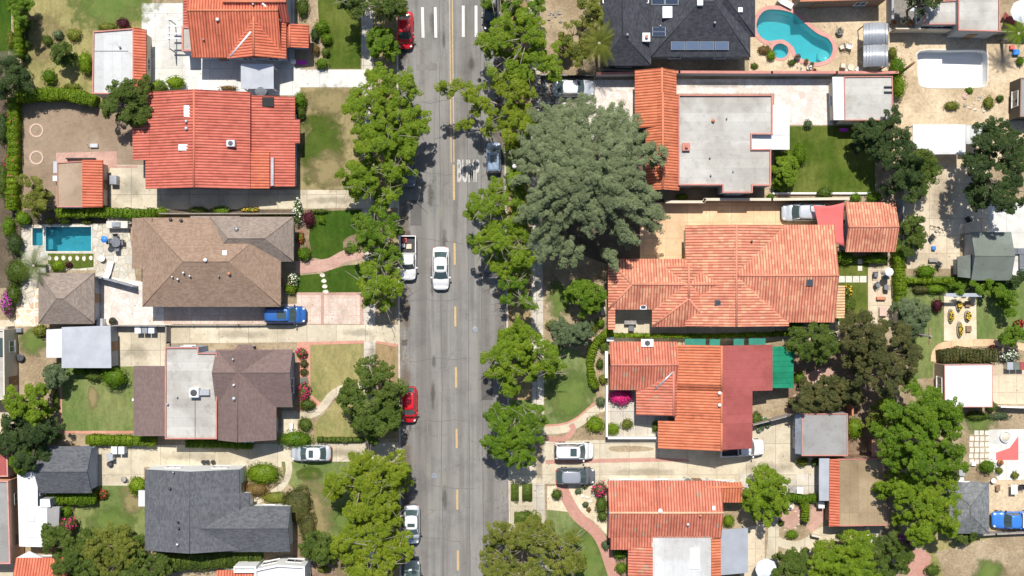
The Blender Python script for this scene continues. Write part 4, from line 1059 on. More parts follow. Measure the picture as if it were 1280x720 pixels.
b.slab([(77, 409, 2.9), (138, 407, 2.6), (139, 460, 2.6), (77, 460, 2.9)], 'metal_pale', ov=.12)
b.canopy([(58, 412, 2.4), (78, 411, 2.5), (78, 447, 2.5), (58, 447, 2.4)], 'roof_bright')
b.finish()
# --- fourth
b = Bld('shingle_house', 'cocoa brown roofed house with a pale flat middle roof and rooftop air conditioner', 270, 492, wall='wall_blue')
b.gable(270, 437, 366, 509, 'x', 3.2, 4.8, 'shingle_cocoa', r=466, ov=.45)
b.gable(270, 438, 345.5, 550, 'y', 3.15, 4.9, 'shingle_cocoa', r=297, ov=.45)
b.slab([(293, 438, 3.3), (298, 430.5, 3.1), (313, 430.5, 3.1), (319, 438, 3.3)], 'shingle_cocoa')
b.slab([(167, 457.5, 3.0), (207, 457.5, 3.35), (207, 545, 3.35), (167, 545, 3.0)], 'shingle_cocoa')
b.flat([(206, 434), (248, 434), (248, 441), (271, 441), (271, 549), (206, 549)], 3.5, 'roof_gravel', 'coping_red', .2, .18)
b.ac(245, 490, 1.0, 1.0, .8, 'white_plastic', 1.0)
o_ = b.top(246, 520); MB().box(*W(243.6, 548, 3.52)[:2], 3.49, *W(244.2, 500, 3.52)[:2], 3.54).build('conduit', 'dark_metal', b.lastroof)
b.lastroof = b.root.children[0] if False else b.lastroof
b.vent(222, 496, .08); b.vent(293, 481, .1, mat='white_plastic'); b.vent(293, 498, .16); b.vent(292, 449, .1); b.vent(210, 505, .1)
b.finish()
# --- fifth
b = Bld('shingle_house', 'slate grey shingle roofed house with white gable wall, bottom left', 262, 640, wall='wall_white')
b.gable(181, 587, 299, 688, 'y', 3.3, 4.7, 'shingle_slate', r=237, ov=.04)
b.gable(240, 633, 363, 690, 'x', 3.2, 4.4, 'shingle_slate', r=661, ov=.35)
b.gable(290, 616, 312, 640, 'y', 3.0, 3.4, 'shingle_slate', ov=.3)
b.slab([(173, 613, 2.6), (183, 613, 2.75), (183, 633, 2.75), (173, 633, 2.6)], 'roof_bright', wall=None, name='canopy')
b.vent(213, 610, .12, mat='dark_metal'); b.vent(223, 652, .1, mat='dark_metal'); b.vent(224, 660, .1, mat='dark_metal'); b.vent(222.5, 680, .13); b.vent(217.5, 590, .08)
b.finish()
b = Bld('garage', 'slate grey gabled garage with a blue front, left end of the lower driveway', 82, 587, 'garage', wall='wall_blue')
b.gable(49, 558, 115, 616.5, 'x', 2.6, 3.9, 'shingle_slate', ov=.3)
b.finish()
b = Bld('outbuilding', 'long white flat roofed outbuilding with two skylights on the lower left edge', 42, 636, 'outbuilding', wall='wall_grey')
b.flat([(21.5, 592), (47, 589), (47, 633), (59, 633), (59, 684), (24, 683)], 2.6, 'roof_bright', 'trim_white', .06, .1)
b.slab([(57, 634, 2.6), (74.5, 633, 2.2), (73, 665, 2.2), (58, 673, 2.6)], 'roof_grey')
b.flat([(50, 624), (62, 624), (63, 634), (50, 634)], 2.7, 'roof_bright', 'trim_white', .06, .1)
b.skylight(39, 647.5, .8, .7); b.skylight(39.5, 667.5, .8, .7)
b.finish()
b = Bld('tiled_house', 'small red tile roof with a white front parapet in the bottom left corner', 50, 712, wall='wall_white')
b.gable(20, 697, 84, 760, 'x', 3.0, 4.0, 'tile_red', hip=(0, 2.6))
b.slab([(20, 697.5, 3.0), (36, 689, 3.25), (54, 697.5, 3.0)], 'trim_white', wall=None)
b.finish()
b = Bld('neighbour_house', 'peach walled house with pink grey roof cut by the lower left edge', 0, 640, wall='wall_peach')
b.flat([(-90, 600), (10, 601), (13, 705), (-90, 705)], 3.2, 'roof_grey', 'coping_pink', .2, .2)
b.flat([(-90, 553), (9, 553), (10, 596), (-90, 596)], 2.9, 'roof_maroon', 'coping_pink', .15, .2)
b.finish()
b = Bld('neighbour_house', 'pale house edge with dark skylights on the left margin beside the tan dirt yard', -20, 450, wall='wall_cream')
b.flat([(-90, 412), (5, 412), (6, 500), (-90, 500)], 3.0, 'roof_gravel', 'wall_cream', .2, .2)
b.skylight(2, 434, .6, 2.0, 'dark_metal', 'glass_dark')
b.finish()
b = Bld('tiled_house', 'white walled house at the bottom edge below the slate grey house', 330, 740, wall='wall_white')
b.flat([(318, 712), (347, 706), (381, 708), (381, 800), (318, 800)], 3.2, 'roof_bright', 'trim_white', .35, .3)
b.gable(271, 713, 320, 800, 'x', 3.0, 4.0, 'tile_red')
b.flat([(292, 708), (320, 708), (320, 716), (292, 716)], 3.4, 'roof_white', 'trim_white', .2, .2)
b.finish()

# --- right side, from the top
b = Bld('shingle_house', 'charcoal shingle hip roofed house with rows of solar panels beside the kidney shaped pool', 850, 35, wall='wall_grey')
b.gable(752, -60, 814, 82, 'y', 3.3, 5.5, 'shingle_charcoal', r=778, hip=(0, 2.9), ov=.4)
b.slab([(799, 31, 3.4), (813.5, 31, 3.3), (813.5, 82, 3.2), (799, 82, 3.3)], 'roof_grey', wall=None)
b.gable(814, -60, 938, 71, 'x', 3.4, 6.4, 'shingle_charcoal', r=2, hip=(4.6, 4.4), ov=.4)
b.gable(868, -80, 944, 46, 'y', 3.4, 6.2, 'shingle_charcoal', r=908, hip=(0, 3.4), ov=.4)
b.skylight(837.5, 15.5, 1.6, 1.2); b.skylight(875, 3.5, .6, .6); b.skylight(924.5, 12.5, .6, .5); b.chimney(807, 48, .7, .8, .5)
b.vent(893, 29, .1); b.vent(784, 44, .14, mat='metal_grey'); b.vent(825, 33, .08)
b.solar(838, 52, 911, 63, 4, 1, 'solar_pale'); b.solar(815, 34, 832, 46, 1, 2); b.solar(753, -6, 811, 4.5, 4, 1); b.solar(814, -6, 848, 6.5, 2, 1)
b.finish()
b = Bld('outbuilding', 'brown roofed building above the pool terrace cut by the top edge', 1050, -10, 'outbuilding', wall='wall_brown')
b.flat([(1000, -80), (1109, -80), (1109, -1), (1000, 2)], 2.9, 'roof_ochre', 'terracotta', .15, .25)
b.finish()
b = Bld('flat_roofed_house', 'wide grey flat roofed house with a red tile gable along its left side', 880, 170, wall='wall_grey')
b.flat([(848, 118), (966, 118), (966, 168), (940, 168), (940, 186), (964, 186), (964, 232), (941, 232), (941, 241), (903, 241), (903, 231.5), (848, 231.5)], 3.4, 'roof_gravel', 'coping_red', .25, .2)
b.vent(891, 151, .14, mat='terracotta'); b.vent(908, 148, .07); b.chimney(857, 184, .7, .7, .3, 'coping_red'); b.vent(887, 197, .08); b.vent(888, 219, .08); b.vent(916, 214, .06)
b.gable(793.5, 88, 845.5, 160, 'y', 3.0, 4.3, 'tile_orange', r=827.5, ov=.3, cap='tile_orange')
b.gable(807, 118, 849, 238, 'y', 3.2, 4.5, 'tile_orange', r=828.5, ov=.3)
b.canopy([(940, 169, 3.0), (966, 169, 3.0), (966, 131, 3.0), (987, 131, 2.8), (987, 187, 2.8), (940, 187, 3.0)][0:2] + [(987, 169, 2.8), (987, 187, 2.8), (940, 187, 3.0)], 'roof_bright')
b.canopy([(966, 131, 3.0), (987, 131, 2.8), (987, 168.6, 2.8), (966, 168.6, 3.0)], 'roof_bright')
b.finish()
b = Bld('garage', 'grey flat roofed garage with a white strip at the end of the pale walk', 1078, 123, 'garage', wall='wall_cream')
b.flat([(1055, 95.5), (1116, 95), (1117, 150.5), (1056, 150.5)], 2.9, 'roof_gravel', 'coping_red', .15, .14)
b.slab([(1040.5, 96, 2.6), (1055, 96, 2.9), (1056, 150, 2.9), (1042, 150, 2.6)], 'roof_bright')
for y in (109, 115.5): MB().box(*W(1105, y, 3)[:2], 2.9, *W(1115, y - 1, 3)[:2], 3.2).build('roof_bracket', 'dark_metal', b.lastroof)
b.finish()
b = Bld('flat_roofed_house', 'pale grey two-level flat roofed house with pink edging at the top right', 1205, 10, wall='wall_grey')
b.flat([(1198, -80), (1250, -80), (1250, 39.5), (1198, 38)], 3.4, 'roof_gravel', 'coping_red', .2, .16)
b.flat([(1155, 2), (1197.5, 0), (1197.5, 30.5), (1155, 30.5)], 2.8, 'roof_gravel', 'coping_red', .15, .14)
b.finish()
b = Bld('salmon_tiled_house', 'large salmon tile hip and gable house with mottled pale tiles beside the orange terrace', 900, 345, wall='wall_cream')
b.gable(919, 281, 1043, 403, 'x', 3.3, 4.9, 'tile_salmon', r=344.5, ov=.35)
b.gable(856.5, 282, 986, 407.5, 'y', 3.25, 4.85, 'tile_salmon', r=920.5, ov=.35)
b.gable(760, 323.5, 905, 387, 'x', 3.1, 4.3, 'tile_salmon', r=355.5, hip=(2.4, 0), ov=.3)
b.gable(815, 332, 889, 408.5, 'y', 3.0, 4.4, 'tile_salmon', r=861, hip=(0, 3.0), ov=.3)
b.slab([(760, 384, 3.1), (769, 384, 3.3), (769, 412, 3.3), (760, 412, 3.1)], 'tile_salmon', ov=.1)
b.gable(1000, 357, 1056, 397.5, 'y', 2.8, 3.3, 'tile_peach', r=1044, ov=.2)
b.skylight(1012, 352.5, .7, .8, 'dark_metal', 'glass_window'); b.skylight(897.5, 378.5, .7, .6, 'dark_metal', 'glass_window'); b.vent(939, 302, .1, mat='dark_metal'); b.skylight(804, 384, .7, .5, 'white_plastic', 'glass_window')
b.finish()
b = Bld('garage', 'salmon tiled gabled garage beside the red shade sail', 1088, 284, 'garage', wall='wall_blue')
b.gable(1056.5, 253, 1119, 315, 'x', 2.7, 3.8, 'tile_salmon', r=283.5, ov=.25)
b.finish()
b = Bld('red_tiled_house', 'red tile house with a smooth maroon roof slope and green canvas awning', 860, 490, wall='wall_white')
b.gable(762, 427, 846, 487.5, 'x', 3.1, 4.3, 'tile_worn', r=456, ov=.3)
b.gable(795, 458, 850, 518.5, 'y', 2.9, 3.9, 'tile_worn', r=842, ov=.3, wall='wall_blue')
b.gable(843.5, 431, 965.5, 488, 'y', 3.3, 4.9, 'tile_orange', r=902, ov=.3, leave=1)
b.gable(843.5, 480, 940.5, 530, 'y', 3.3, 4.9, 'tile_orange', r=902, ov=.3, leave=1)
b.gable(822.5, 526, 940.5, 560.5, 'y', 3.0, 4.92, 'tile_orange', r=902, ov=.3, leave=1)
rt = W(902, 431, 4.9)
def maroon(x1, y0, y1, h1, lift):
    a_, c_ = W(x1, y0, h1), W(x1, y1, h1); X = W(902, 0, 4.9).x
    P = [(X, a_.y, 4.9 + lift), (a_.x, a_.y, h1 + lift), (c_.x, c_.y, h1 + lift), (X, c_.y, 4.9 + lift)]
    b._sec([P], P, 'roof_maroon', None, .3, None, False, .1, None)
maroon(965.5, 431, 488, 3.3, .03); maroon(940.5, 487.9, 560.5, 3.93, .03)
b.canopy([(965, 433, 3.1), (992, 433, 2.5), (992, 485, 2.5), (965, 485, 3.1)], 'canvas_green', name='awning', postmat='dark_metal')
b.ac(808.5, 428.5, 1.3, .8, .5); b.vent(899, 491, .15, mat='trim_white'); b.vent(899, 506, .15, mat='trim_white')
A_, C_ = b.top(818, 487), b.top(841, 465); MB().tube(A_ + Vector((0, 0, .1)), C_ + Vector((0, 0, .1)), .1, .1, 6).build('roof_flashing', 'metal_pale', b.lastroof)
b.finish()
for on_, x0, x1, y in (('leftmost', 856, 882, 427.5), ('smallest', 887, 900, 428), ('third from the left', 917, 930, 427.5), ('rightmost', 936, 957, 427)):
    p, q = W(x0, y - 4, 2.2), W(x1, y + 4, 2.2); mb = MB().prism([(p.x, p.y), (q.x, p.y), (q.x, q.y), (p.x, q.y)], 2.15, 2.2)
    for xx in (p.x + .04, q.x - .04): mb.box(xx - .03, p.y - .06, 2.16 - 2.1, xx + .03, p.y, 2.15)
    thing('window_canopy', mb, 'canvas_dark_green', 'flat dark green canopy above the orange and maroon roof, %s of four' % on_, 'canopy', 'green canopies in the side yard of the maroon roofed house')
b = Bld('garage', 'grey flat roofed garage with pink edging between the driveway and the wide olive bush', 1026, 543, 'garage', wall='wall_grey')
b.flat([(1002, 517), (1060, 517), (1060, 570), (1002, 570)], 2.8, 'roof_grey', 'coping_red', .12, .14)
b.slab([(994, 518, 2.5), (1002.5, 518, 2.8), (1002.5, 568, 2.8), (994, 567, 2.5)], 'metal_grey')
b.finish()
b = Bld('garage', 'ochre flat roofed garage with a red tile strip along its left edge, lower right', 1070, 616, 'garage', wall='wall_brown')
b.flat([(1048, 574), (1103, 573), (1110, 657), (1048, 658)], 2.8, 'roof_ochre', 'coping_red', .1, .12)
b.slab([(1037, 574, 2.6), (1049, 574, 3.0), (1049, 658, 3.0), (1036, 658, 2.6)], 'tile_red')
b.slab([(1024, 573, 2.3), (1037, 573, 2.55), (1037, 626, 2.55), (1024, 626, 2.3)], 'metal_pale', wall=None, name='lean_to_roof')
b.finish()
b = Bld('red_tiled_house', 'long weathered orange red tile house beside the cream gravel garden', 840, 660, wall='wall_white')
b.gable(760, 601, 901.5, 672, 'x', 3.2, 4.4, 'tile_worn', r=641, ov=.3, cap='tile_peach')
b.gable(880, 603, 927, 628, 'x', 2.9, 3.4, 'tile_orange', r=609, ov=.2)
b.slab([(763, 672, 3.3), (816, 672, 3.3), (816, 687, 3.05), (763, 687, 3.05)], 'tile_worn')
b.slab([(785, 684, 2.95), (816, 684, 3.35), (816, 800, 3.35), (785, 800, 2.95)], 'tile_worn')
b.flat([(815, 671), (890, 671), (890, 800), (815, 800)], 3.2, 'roof_white', 'wall_cream', .08, .1)
b.skylight(868, 698, 1.0, 2.2)
b.slab([(889, 673, 3.3), (901, 673, 3.0), (901, 800, 3.0), (889, 800, 3.3)], 'tile_orange')
b.vent(825, 638, .2, mat='trim_white'); b.skylight(892, 635, .35, .45); b.vent(859.5, 655, .14); b.vent(875, 644, .12, mat='terracotta')
b.canopy([(901, 662, 2.7), (935, 660, 2.4), (935, 716, 2.4), (901, 719, 2.7)], 'metal_pale')
b.finish()
b = Bld('shed', 'white roofed patio cover with two bays at the top of the tan concrete yard', 1175, 174, 'patio cover', wall=None)
b.canopy([(1141, 155.5, 2.8), (1207, 155.5, 2.7), (1207, 192.5, 2.6), (1157, 193, 2.6), (1157, 186, 2.7), (1141, 186, 2.75)], 'roof_bright', posts=False)
b.canopy([(1207.6, 156.5, 2.6), (1232, 156.5, 2.5), (1232, 180, 2.5), (1207.6, 180, 2.6)], 'roof_white', posts=False, name='side_canopy')
for x, y in ((1143, 157), (1143, 184), (1204, 190), (1230, 158)):
    p = W(x, y, 2.5); MB().box(p.x - .06, p.y - .06, .08, p.x + .06, p.y + .06, 2.5).build('post', 'trim_white', b.root)
b = Bld('shed', 'grey green gabled shed on the tan concrete yard', 1232, 320, 'shed', wall='wall_grey')
b.gable(1214, 290, 1264, 350.5, 'x', 2.5, 3.4, 'roof_green', r=320, ov=.2)
b.slab([(1196.5, 321, 2.0), (1216, 318, 2.3), (1216, 348, 2.3), (1197, 346, 2.0)], 'roof_green')
b.finish()
b = Bld('outbuilding', 'bright white flat roofed outbuilding below the ivy covered hedge on the right', 1211, 482, 'outbuilding', wall='wall_pink')
b.flat([(1180.5, 456), (1241, 455.5), (1241, 509), (1181, 509)], 2.8, 'roof_bright', 'coping_pink', .06, .1)
b.finish()
b = Bld('garage', 'silver grey hip roofed garage in front of the blue pickup truck', 1208, 635, 'garage', wall='wall_grey')
b.gable(1183, 603.5, 1236.5, 667, 'y', 2.6, 3.7, 'shingle_silver', r=1213, hip=(2.3, 2.3), ov=.25)
b.finish()
b = Bld('outbuilding', 'dark sided outbuilding at the right edge below the drained pool', 1285, 123, 'outbuilding', wall='black_plastic')
b.flat([(1276, 97), (1340, 97), (1340, 146), (1275, 146)], 2.6, 'roof_grey', 'wall_brown', .1, .15)
b.finish()
b = Bld('shed', 'rust red shed roof half hidden under the tall green tree', 1099, 558, 'shed', wall='wall_brown')
b.slab([(1090, 549, 2.2), (1112, 548, 2.4), (1112, 570, 2.4), (1090, 571, 2.2)], 'terracotta_trim')
b.finish()

# free-standing canopies and pergolas
mb = MB(); A, C = W(1080, 28.5, 2.6), W(1111, 84, 2.6)
n = 18
for seg in range(2):
    ya, yb = A.y + (C.y - A.y) * seg / 2, A.y + (C.y - A.y) * (seg + 1) / 2 + .05
    for i in range(n):
        t0, t1 = i / n, (i + 1) / n; f = lambda t: 2.35 + .45 * math.sin(math.pi * t) - .02 * seg
        x0, x1 = A.x + (C.x - A.x) * t0, A.x + (C.x - A.x) * t1
        mb.poly([(x0, ya, f(t0)), (x1, ya, f(t1)), (x1, yb, f(t1)), (x0, yb, f(t0))], smooth=True)
g = empty('gazebo', W(1095, 56, YARD), 'grey metal arched gazebo roof beside the kidney shaped pool', 'gazebo')
r_ = mb.build('roof', 'metal_pale', g); sm_ = r_.modifiers.new('s', 'SOLIDIFY'); sm_.thickness = .05
for x in (A.x + .15, C.x - .15):
    for y in (A.y - .2, C.y + .2, (A.y + C.y) / 2): MB().box(x - .05, y - .05, YARD - .03, x + .05, y + .05, 2.35).build('post', 'dark_metal', g)
# red shade sail
g = empty('shade_sail', W(1036, 280, YARD), 'red fabric shade sail stretched over the parking spot by the salmon tiled garage', 'shade sail')
bm = bmesh.new(); K = 10; cr = [W(1016.5, 256.5, 2.9), W(1055.5, 253, 3.1), W(1055.5, 308, 2.7), W(1024, 302.5, 2.9)]
gr = []
for j in range(K + 1):
    row = []
    for i in range(K + 1):
        u, v_ = i / K, j / K; p = (cr[0].lerp(cr[1], u)).lerp(cr[3].lerp(cr[2], u), v_); c0 = sum(cr, Vector()) / 4
        pull = 1 - .10 * (math.sin(math.pi * u) * (abs(2 * v_ - 1) ** 4) + math.sin(math.pi * v_) * (abs(2 * u - 1) ** 4))
        p = Vector((c0.x + (p.x - c0.x) * pull, c0.y + (p.y - c0.y) * pull, p.z - .25 * math.sin(math.pi * u) * math.sin(math.pi * v_))); row.append(bm.verts.new(p))
    gr.append(row)
for j in range(K):
    for i in range(K): bm.faces.new((gr[j][i], gr[j][i + 1], gr[j + 1][i + 1], gr[j + 1][i])).smooth = True
me = bpy.data.meshes.new('fabric'); bm.to_mesh(me); bm.free(); o = link('fabric', me, 'sail_red', g); sm_ = o.modifiers.new('s', 'SOLIDIFY'); sm_.thickness = .02
for p in cr: MB().tube((p.x, p.y, YARD - .02), (p.x, p.y, p.z + .05), .05, .05, 8).build('post', 'dark_metal', g)
# timber pergola over the white concrete beside the upper left house
g = empty('pergola', W(213, 30, YARD), 'open white pergola with a few slats casting stripes on the white concrete', 'pergola')
for y in (24, 32.5, 42, 48): a_, c_ = W(208, y, 2.5), W(226, y, 2.5); MB().box(a_.x, a_.y - .07, 2.42, c_.x, a_.y + .07, 2.56).build('slat', 'metal_pale', g)
a_, c_ = W(211, 22, 2.5), W(211, 62, 2.5); MB().box(a_.x - .05, c_.y, 2.32, a_.x + .05, a_.y, 2.42).build('beam', 'metal_grey', g)
for y in (24, 60): p = W(211, y, 2.4); MB().box(p.x - .05, p.y - .05, .1, p.x + .05, p.y + .05, 2.33).build('post', 'metal_grey', g)
# ---------------------------------------------------------------- foliage
def leaf_mesh(name, P, Nn, size, rng, aspect=.62, extra=None):
    "one four-cornered leaf spray per point, facing Nn, random spin"
    n = len(P); a = rng.normal(size=(n, 3)); Nn = Nn / (np.linalg.norm(Nn, axis=1, keepdims=True) + 1e-9)
    U = np.cross(Nn, a); U /= (np.linalg.norm(U, axis=1, keepdims=True) + 1e-9); V = np.cross(Nn, U)
    s = (size * rng.uniform(.65, 1.3, n))[:, None]
    U = U * s * .5; V = V * s * .5 * aspect
    bend = Nn * s * .12
    co = np.stack([P - U, P - V + bend, P + U, P + V + bend], 1).reshape(-1, 3)
    nf = n
    loops = np.arange(n * 4)
    if extra is not None:      # (verts, quads) of a solid core
        ev, ef = extra; loops = np.concatenate([loops, (ef + len(co)).ravel()]); co = np.concatenate([co, ev]); nf = n + len(ef)
    me = bpy.data.meshes.new(name)
    me.vertices.add(len(co)); me.vertices.foreach_set('co', co.ravel().astype(np.float32))
    me.loops.add(nf * 4); me.loops.foreach_set('vertex_index', loops.astype(np.int32))
    me.polygons.add(nf); me.polygons.foreach_set('loop_start', (np.arange(nf) * 4).astype(np.int32))
    me.update(calc_edges=True)
    return me
def clump_leaves(C, per, rng, up=.75, zs=.7, spread=1.0):
    "C: (n,4) clump centres and radii -> leaf points and normals"
    n = len(C); D = rng.normal(size=(n * per, 3)); D /= np.linalg.norm(D, axis=1, keepdims=True)
    D[:, 2] = np.where(D[:, 2] < -.35, -D[:, 2], D[:, 2])
    r = np.repeat(C[:, 3], per) * (rng.uniform(.5, 1.08, n * per) ** .6) * spread
    P = np.repeat(C[:, :3], per, 0) + D * r[:, None] * np.array([1, 1, zs])
    Nn = D * .5 + rng.normal(size=D.shape) * .33 + np.array([0, 0, up])
    return P, Nn
def wob(rng, amp=.16):
    ph = rng.uniform(0, 6.28, 6)
    return lambda th: 1 + amp * np.sin(2 * th + ph[0]) + amp * .8 * np.sin(3 * th + ph[1]) + amp * .6 * np.sin(5 * th + ph[2]) + amp * .45 * np.sin(8 * th + ph[3])
TREEN = [0]
def spaced(Q, md, wz=1.0):
    sel = []; cell = {}
    for i, p in enumerate(Q):
        k = (int(p[0] // md), int(p[1] // md)); ok = True
        for dx in (-1, 0, 1):
            for dy in (-1, 0, 1):
                for j in cell.get((k[0] + dx, k[1] + dy), ()):
                    if (Q[j][0] - p[0]) ** 2 + (Q[j][1] - p[1]) ** 2 + wz * (Q[j][2] - p[2]) ** 2 < md * md: ok = False; break
                if not ok: break
            if not ok: break
        if ok: cell.setdefault(k, []).append(i); sel.append(i)
    return Q[sel]
def tree(label, blobs, h, mat, base=None, cat='tree', name='tree', group=None, pad=.85, cs=.34, per=46, leaf=.20, gaps=.2, dome=None, bark='bark', low=.42, tr=.17, seed=None, aspect=.62, under=.5, radial=0, zs=.6, shrink=1.0, twigs=0, space=1.42, **_):
    "crown = pads of foliage (radius pad) carried on limbs, each pad built from small leaf clumps (radius cs)"
    TREEN[0] += 1; rng = np.random.default_rng(seed or 1000 + TREEN[0] * 7)
    blobs = [(b[0], b[1], b[2] * shrink) for b in blobs]
    zc = h * .78; out = []
    gx = sum(W(b[0], b[1], zc).x * b[2] for b in blobs) / sum(b[2] for b in blobs); gy = sum(W(b[0], b[1], zc).y * b[2] for b in blobs) / sum(b[2] for b in blobs)
    Rg = max(((W(b[0], b[1], zc).x - gx) ** 2 + (W(b[0], b[1], zc).y - gy) ** 2) ** .5 + b[2] * S * .9 for b in blobs)
    for b_ in blobs:
        c = W(b_[0], b_[1], zc); r = b_[2] * S * (1 - zc / CAMH); rim = wob(rng, .13)
        n = int(14 + 26 * (r / pad) ** 2); th = rng.uniform(0, 2 * np.pi, n); rho = np.sqrt(rng.uniform(0, 1, n)) * rim(th)
        rr_ = max(r * .25, r - pad * .55); x = c.x + np.cos(th) * rho * rr_; y = c.y + np.sin(th) * rho * rr_
        if dome:
            q = np.clip(np.hypot(x - gx, y - gy) / Rg, 0, 1); z = dome[0] + dome[1] * (1 - q ** 1.25) + rng.normal(0, .35, n)
        else:
            top = min(h * .42, r * .9 + .4); z = h - pad * .5 - top * (1 - np.sqrt(np.clip(1 - rho ** 2, 0, 1))) + rng.normal(0, .33, n)
            z = np.maximum(z, h * low)
        out.append(np.stack([x, y, z], 1))
    Q = np.concatenate(out); Q = Q[rng.permutation(len(Q))]
    pads = spaced(Q, pad * space, .25); pads = pads[rng.uniform(size=len(pads)) > gaps * .45]
    low_ = spaced(Q, pad * 1.7, .25) - np.array([0, 0, 1.0]) * (pad * 1.5 + rng.uniform(0, .6)); low_ = low_[rng.uniform(size=len(low_)) < under]; low_[:, 2] = np.maximum(low_[:, 2], h * .28)
    allp = np.concatenate([pads, low_]); cl = []
    for k, p in enumerate(allp):
        pr = pad * rng.choice([.55, .75, .9, 1.05, 1.3]) * rng.uniform(.9, 1.1); m = max(4, int(2.6 * (pr / cs) ** 2)); th = rng.uniform(0, 6.28, m); rh = np.sqrt(rng.uniform(0, 1, m))
        ex, ey = np.cos(th) * rh, np.sin(th) * rh
        if radial:
            a = math.atan2(p[1] - gy, p[0] - gx); f = np.clip(np.hypot(p[0] - gx, p[1] - gy) / Rg * 2.2, .2, 1); L1, L2 = pr * (1 + radial * f), pr * (1 - .38 * f)
            taper = 1 - .45 * (ex * .5 + .5) * f; ux, uy = ex * L1, ey * L2 * taper; ex, ey = (ux * math.cos(a) - uy * math.sin(a)) / pr, (ux * math.sin(a) + uy * math.cos(a)) / pr; drop = .28 * ux * f
        else: drop = 0
        w3 = 1 + .25 * np.sin(3 * th + rng.uniform(0, 6.28)); x, y = p[0] + ex * pr * w3, p[1] + ey * pr * w3
        z = p[2] + pr * .55 * (np.sqrt(np.clip(1 - rh ** 2, 0, 1)) - .5) - drop + rng.uniform(-.12, .12, m)
        cl.append(np.column_stack([x, y, z, cs * rng.uniform(.7, 1.3, m)]))
    C = np.concatenate(cl)
    P, Nn = clump_leaves(C, per, rng, zs=zs)
    Q = pads if len(pads) > 3 else Q[:6]
    bp = W(base[0], base[1], 0) if base else Vector((gx, gy, 0))
    root = empty(name, (bp.x, bp.y, YARD), label, cat, group)
    me = leaf_mesh('crown', P, Nn, leaf, rng, aspect); link('crown', me, mat, root)
    # trunk and limbs
    mb = MB(); fork = Vector((bp.x + (gx - bp.x) * .25, bp.y + (gy - bp.y) * .25, h * .30)); mb.path([(bp.x, bp.y, YARD - .1), (bp.x, bp.y, YARD + .25), fork], [tr * 1.5, tr * 1.05, tr * .85], 9)
    order = rng.permutation(len(Q))[:max(5, min(34, int(len(Q) * .7)))]
    nl = 5; hubs = []
    for k in range(nl):
        a = 2 * math.pi * k / nl + rng.uniform(0, .8); m_ = [q for q in Q if abs((math.atan2(q[1] - fork.y, q[0] - fork.x) - a + math.pi) % (2 * math.pi) - math.pi) < .7]
        t = Vector(m_[int(rng.integers(len(m_)))]) if m_ else Vector((fork.x, fork.y, h * .7))
        mid = fork.lerp(t, .5) + Vector((rng.uniform(-.2, .2), rng.uniform(-.2, .2), .25)); hubs.append(mid)
        mb.path([fork, mid, t], [tr * .7, tr * .45, tr * .16], 6)
    for i in order:
        t = Vector(Q[i]); hb = min(hubs, key=lambda v: (v - t).length); mid = hb.lerp(t, .55) + Vector((0, 0, .12)); mb.path([hb, mid, t], [tr * .34, tr * .22, tr * .08], 5)
    if twigs:        # thin bare twigs that show grey between the pads
        for i in range(60):
            t = Vector(Q[int(order[int(rng.integers(len(order)))])]); q = t + Vector((rng.normal(0, .9), rng.normal(0, .9), rng.uniform(-.1, .4))); mb.path([t, t.lerp(q, .5) + Vector((0, 0, .1)), q], [.035, .026, .012], 4)
    mb.build('trunk', bark if not twigs else 'bark_pale', root)
    return root
def blob_core(c, rx, ry, rz, rng, n=9):
    "lumpy closed core"
    vs = []; k = 10
    for i in range(n):
        ph = -math.pi / 2 + math.pi * i / (n - 1)
        for j in range(k):
            th = 2 * math.pi * j / k; s = 1 + rng.uniform(-.07, .07)
            vs.append((c[0] + rx * s * math.cos(ph) * math.cos(th), c[1] + ry * s * math.cos(ph) * math.sin(th), c[2] + rz * s * math.sin(ph)))
    fs = [(i * k + j, i * k + (j + 1) % k, (i + 1) * k + (j + 1) % k, (i + 1) * k + j) for i in range(n - 1) for j in range(k)]
    return np.array(vs), np.array(fs)
def shrub(label, px, py, rx, ry, h, mat, cat='shrub', name='shrub', group=None, leaf=.14, dens=110, flowers=None, fn=.25, z0=YARD, core=.84, rough=.16):
    "rounded shrub; px,py,rx,ry as seen in the photo"
    TREEN[0] += 1; rng = np.random.default_rng(5000 + TREEN[0])
    c = W(px, py, z0 + h * .6); a, b = rx * S * .97, ry * S * .97; hz = h / 2
    cen = np.array([c.x, c.y, z0 + hz])
    n = int(dens * math.pi * a * b * 1.6) + 30
    D = rng.normal(size=(n, 3)); D /= np.linalg.norm(D, axis=1, keepdims=True); D[:, 2] = np.abs(D[:, 2]) * 1.0 - .35 * (rng.uniform(size=n) < .35)
    ph = rng.uniform(0, 6.28, 4)
    th = np.arctan2(D[:, 1], D[:, 0]); l = 1 + rough * (np.sin(3 * th + ph[0] + D[:, 2] * 3) * .6 + np.sin(5 * th + ph[1] - D[:, 2] * 5) * .5) + rng.uniform(-.12, .08, n)
    P = cen + D * np.array([a, b, hz]) * l[:, None]
    ev, ef = blob_core((cen[0], cen[1], z0 + hz * .96), a * core, b * core, hz * core * 1.02, rng)
    me = leaf_mesh(name, P, D * .6 + rng.normal(size=D.shape) * .45 + np.array([0, 0, .2]), leaf, rng, .7, (ev, ef))
    o = link(name, me, mat)
    recenter(o); prop(o, label, cat, group)
    if flowers:
        m = int(n * fn) + 12; idx = rng.permutation(n)[:m]; idx = idx[D[idx, 2] > .1]
        fm = leaf_mesh('blossom', P[idx] + D[idx] * .05, D[idx] + rng.normal(size=(len(idx), 3)) * .4, .17, rng, .9)
        fm.transform(Matrix.Translation(-o.location)); bo = link('blossom', fm, flowers, o, world=False)
    return o
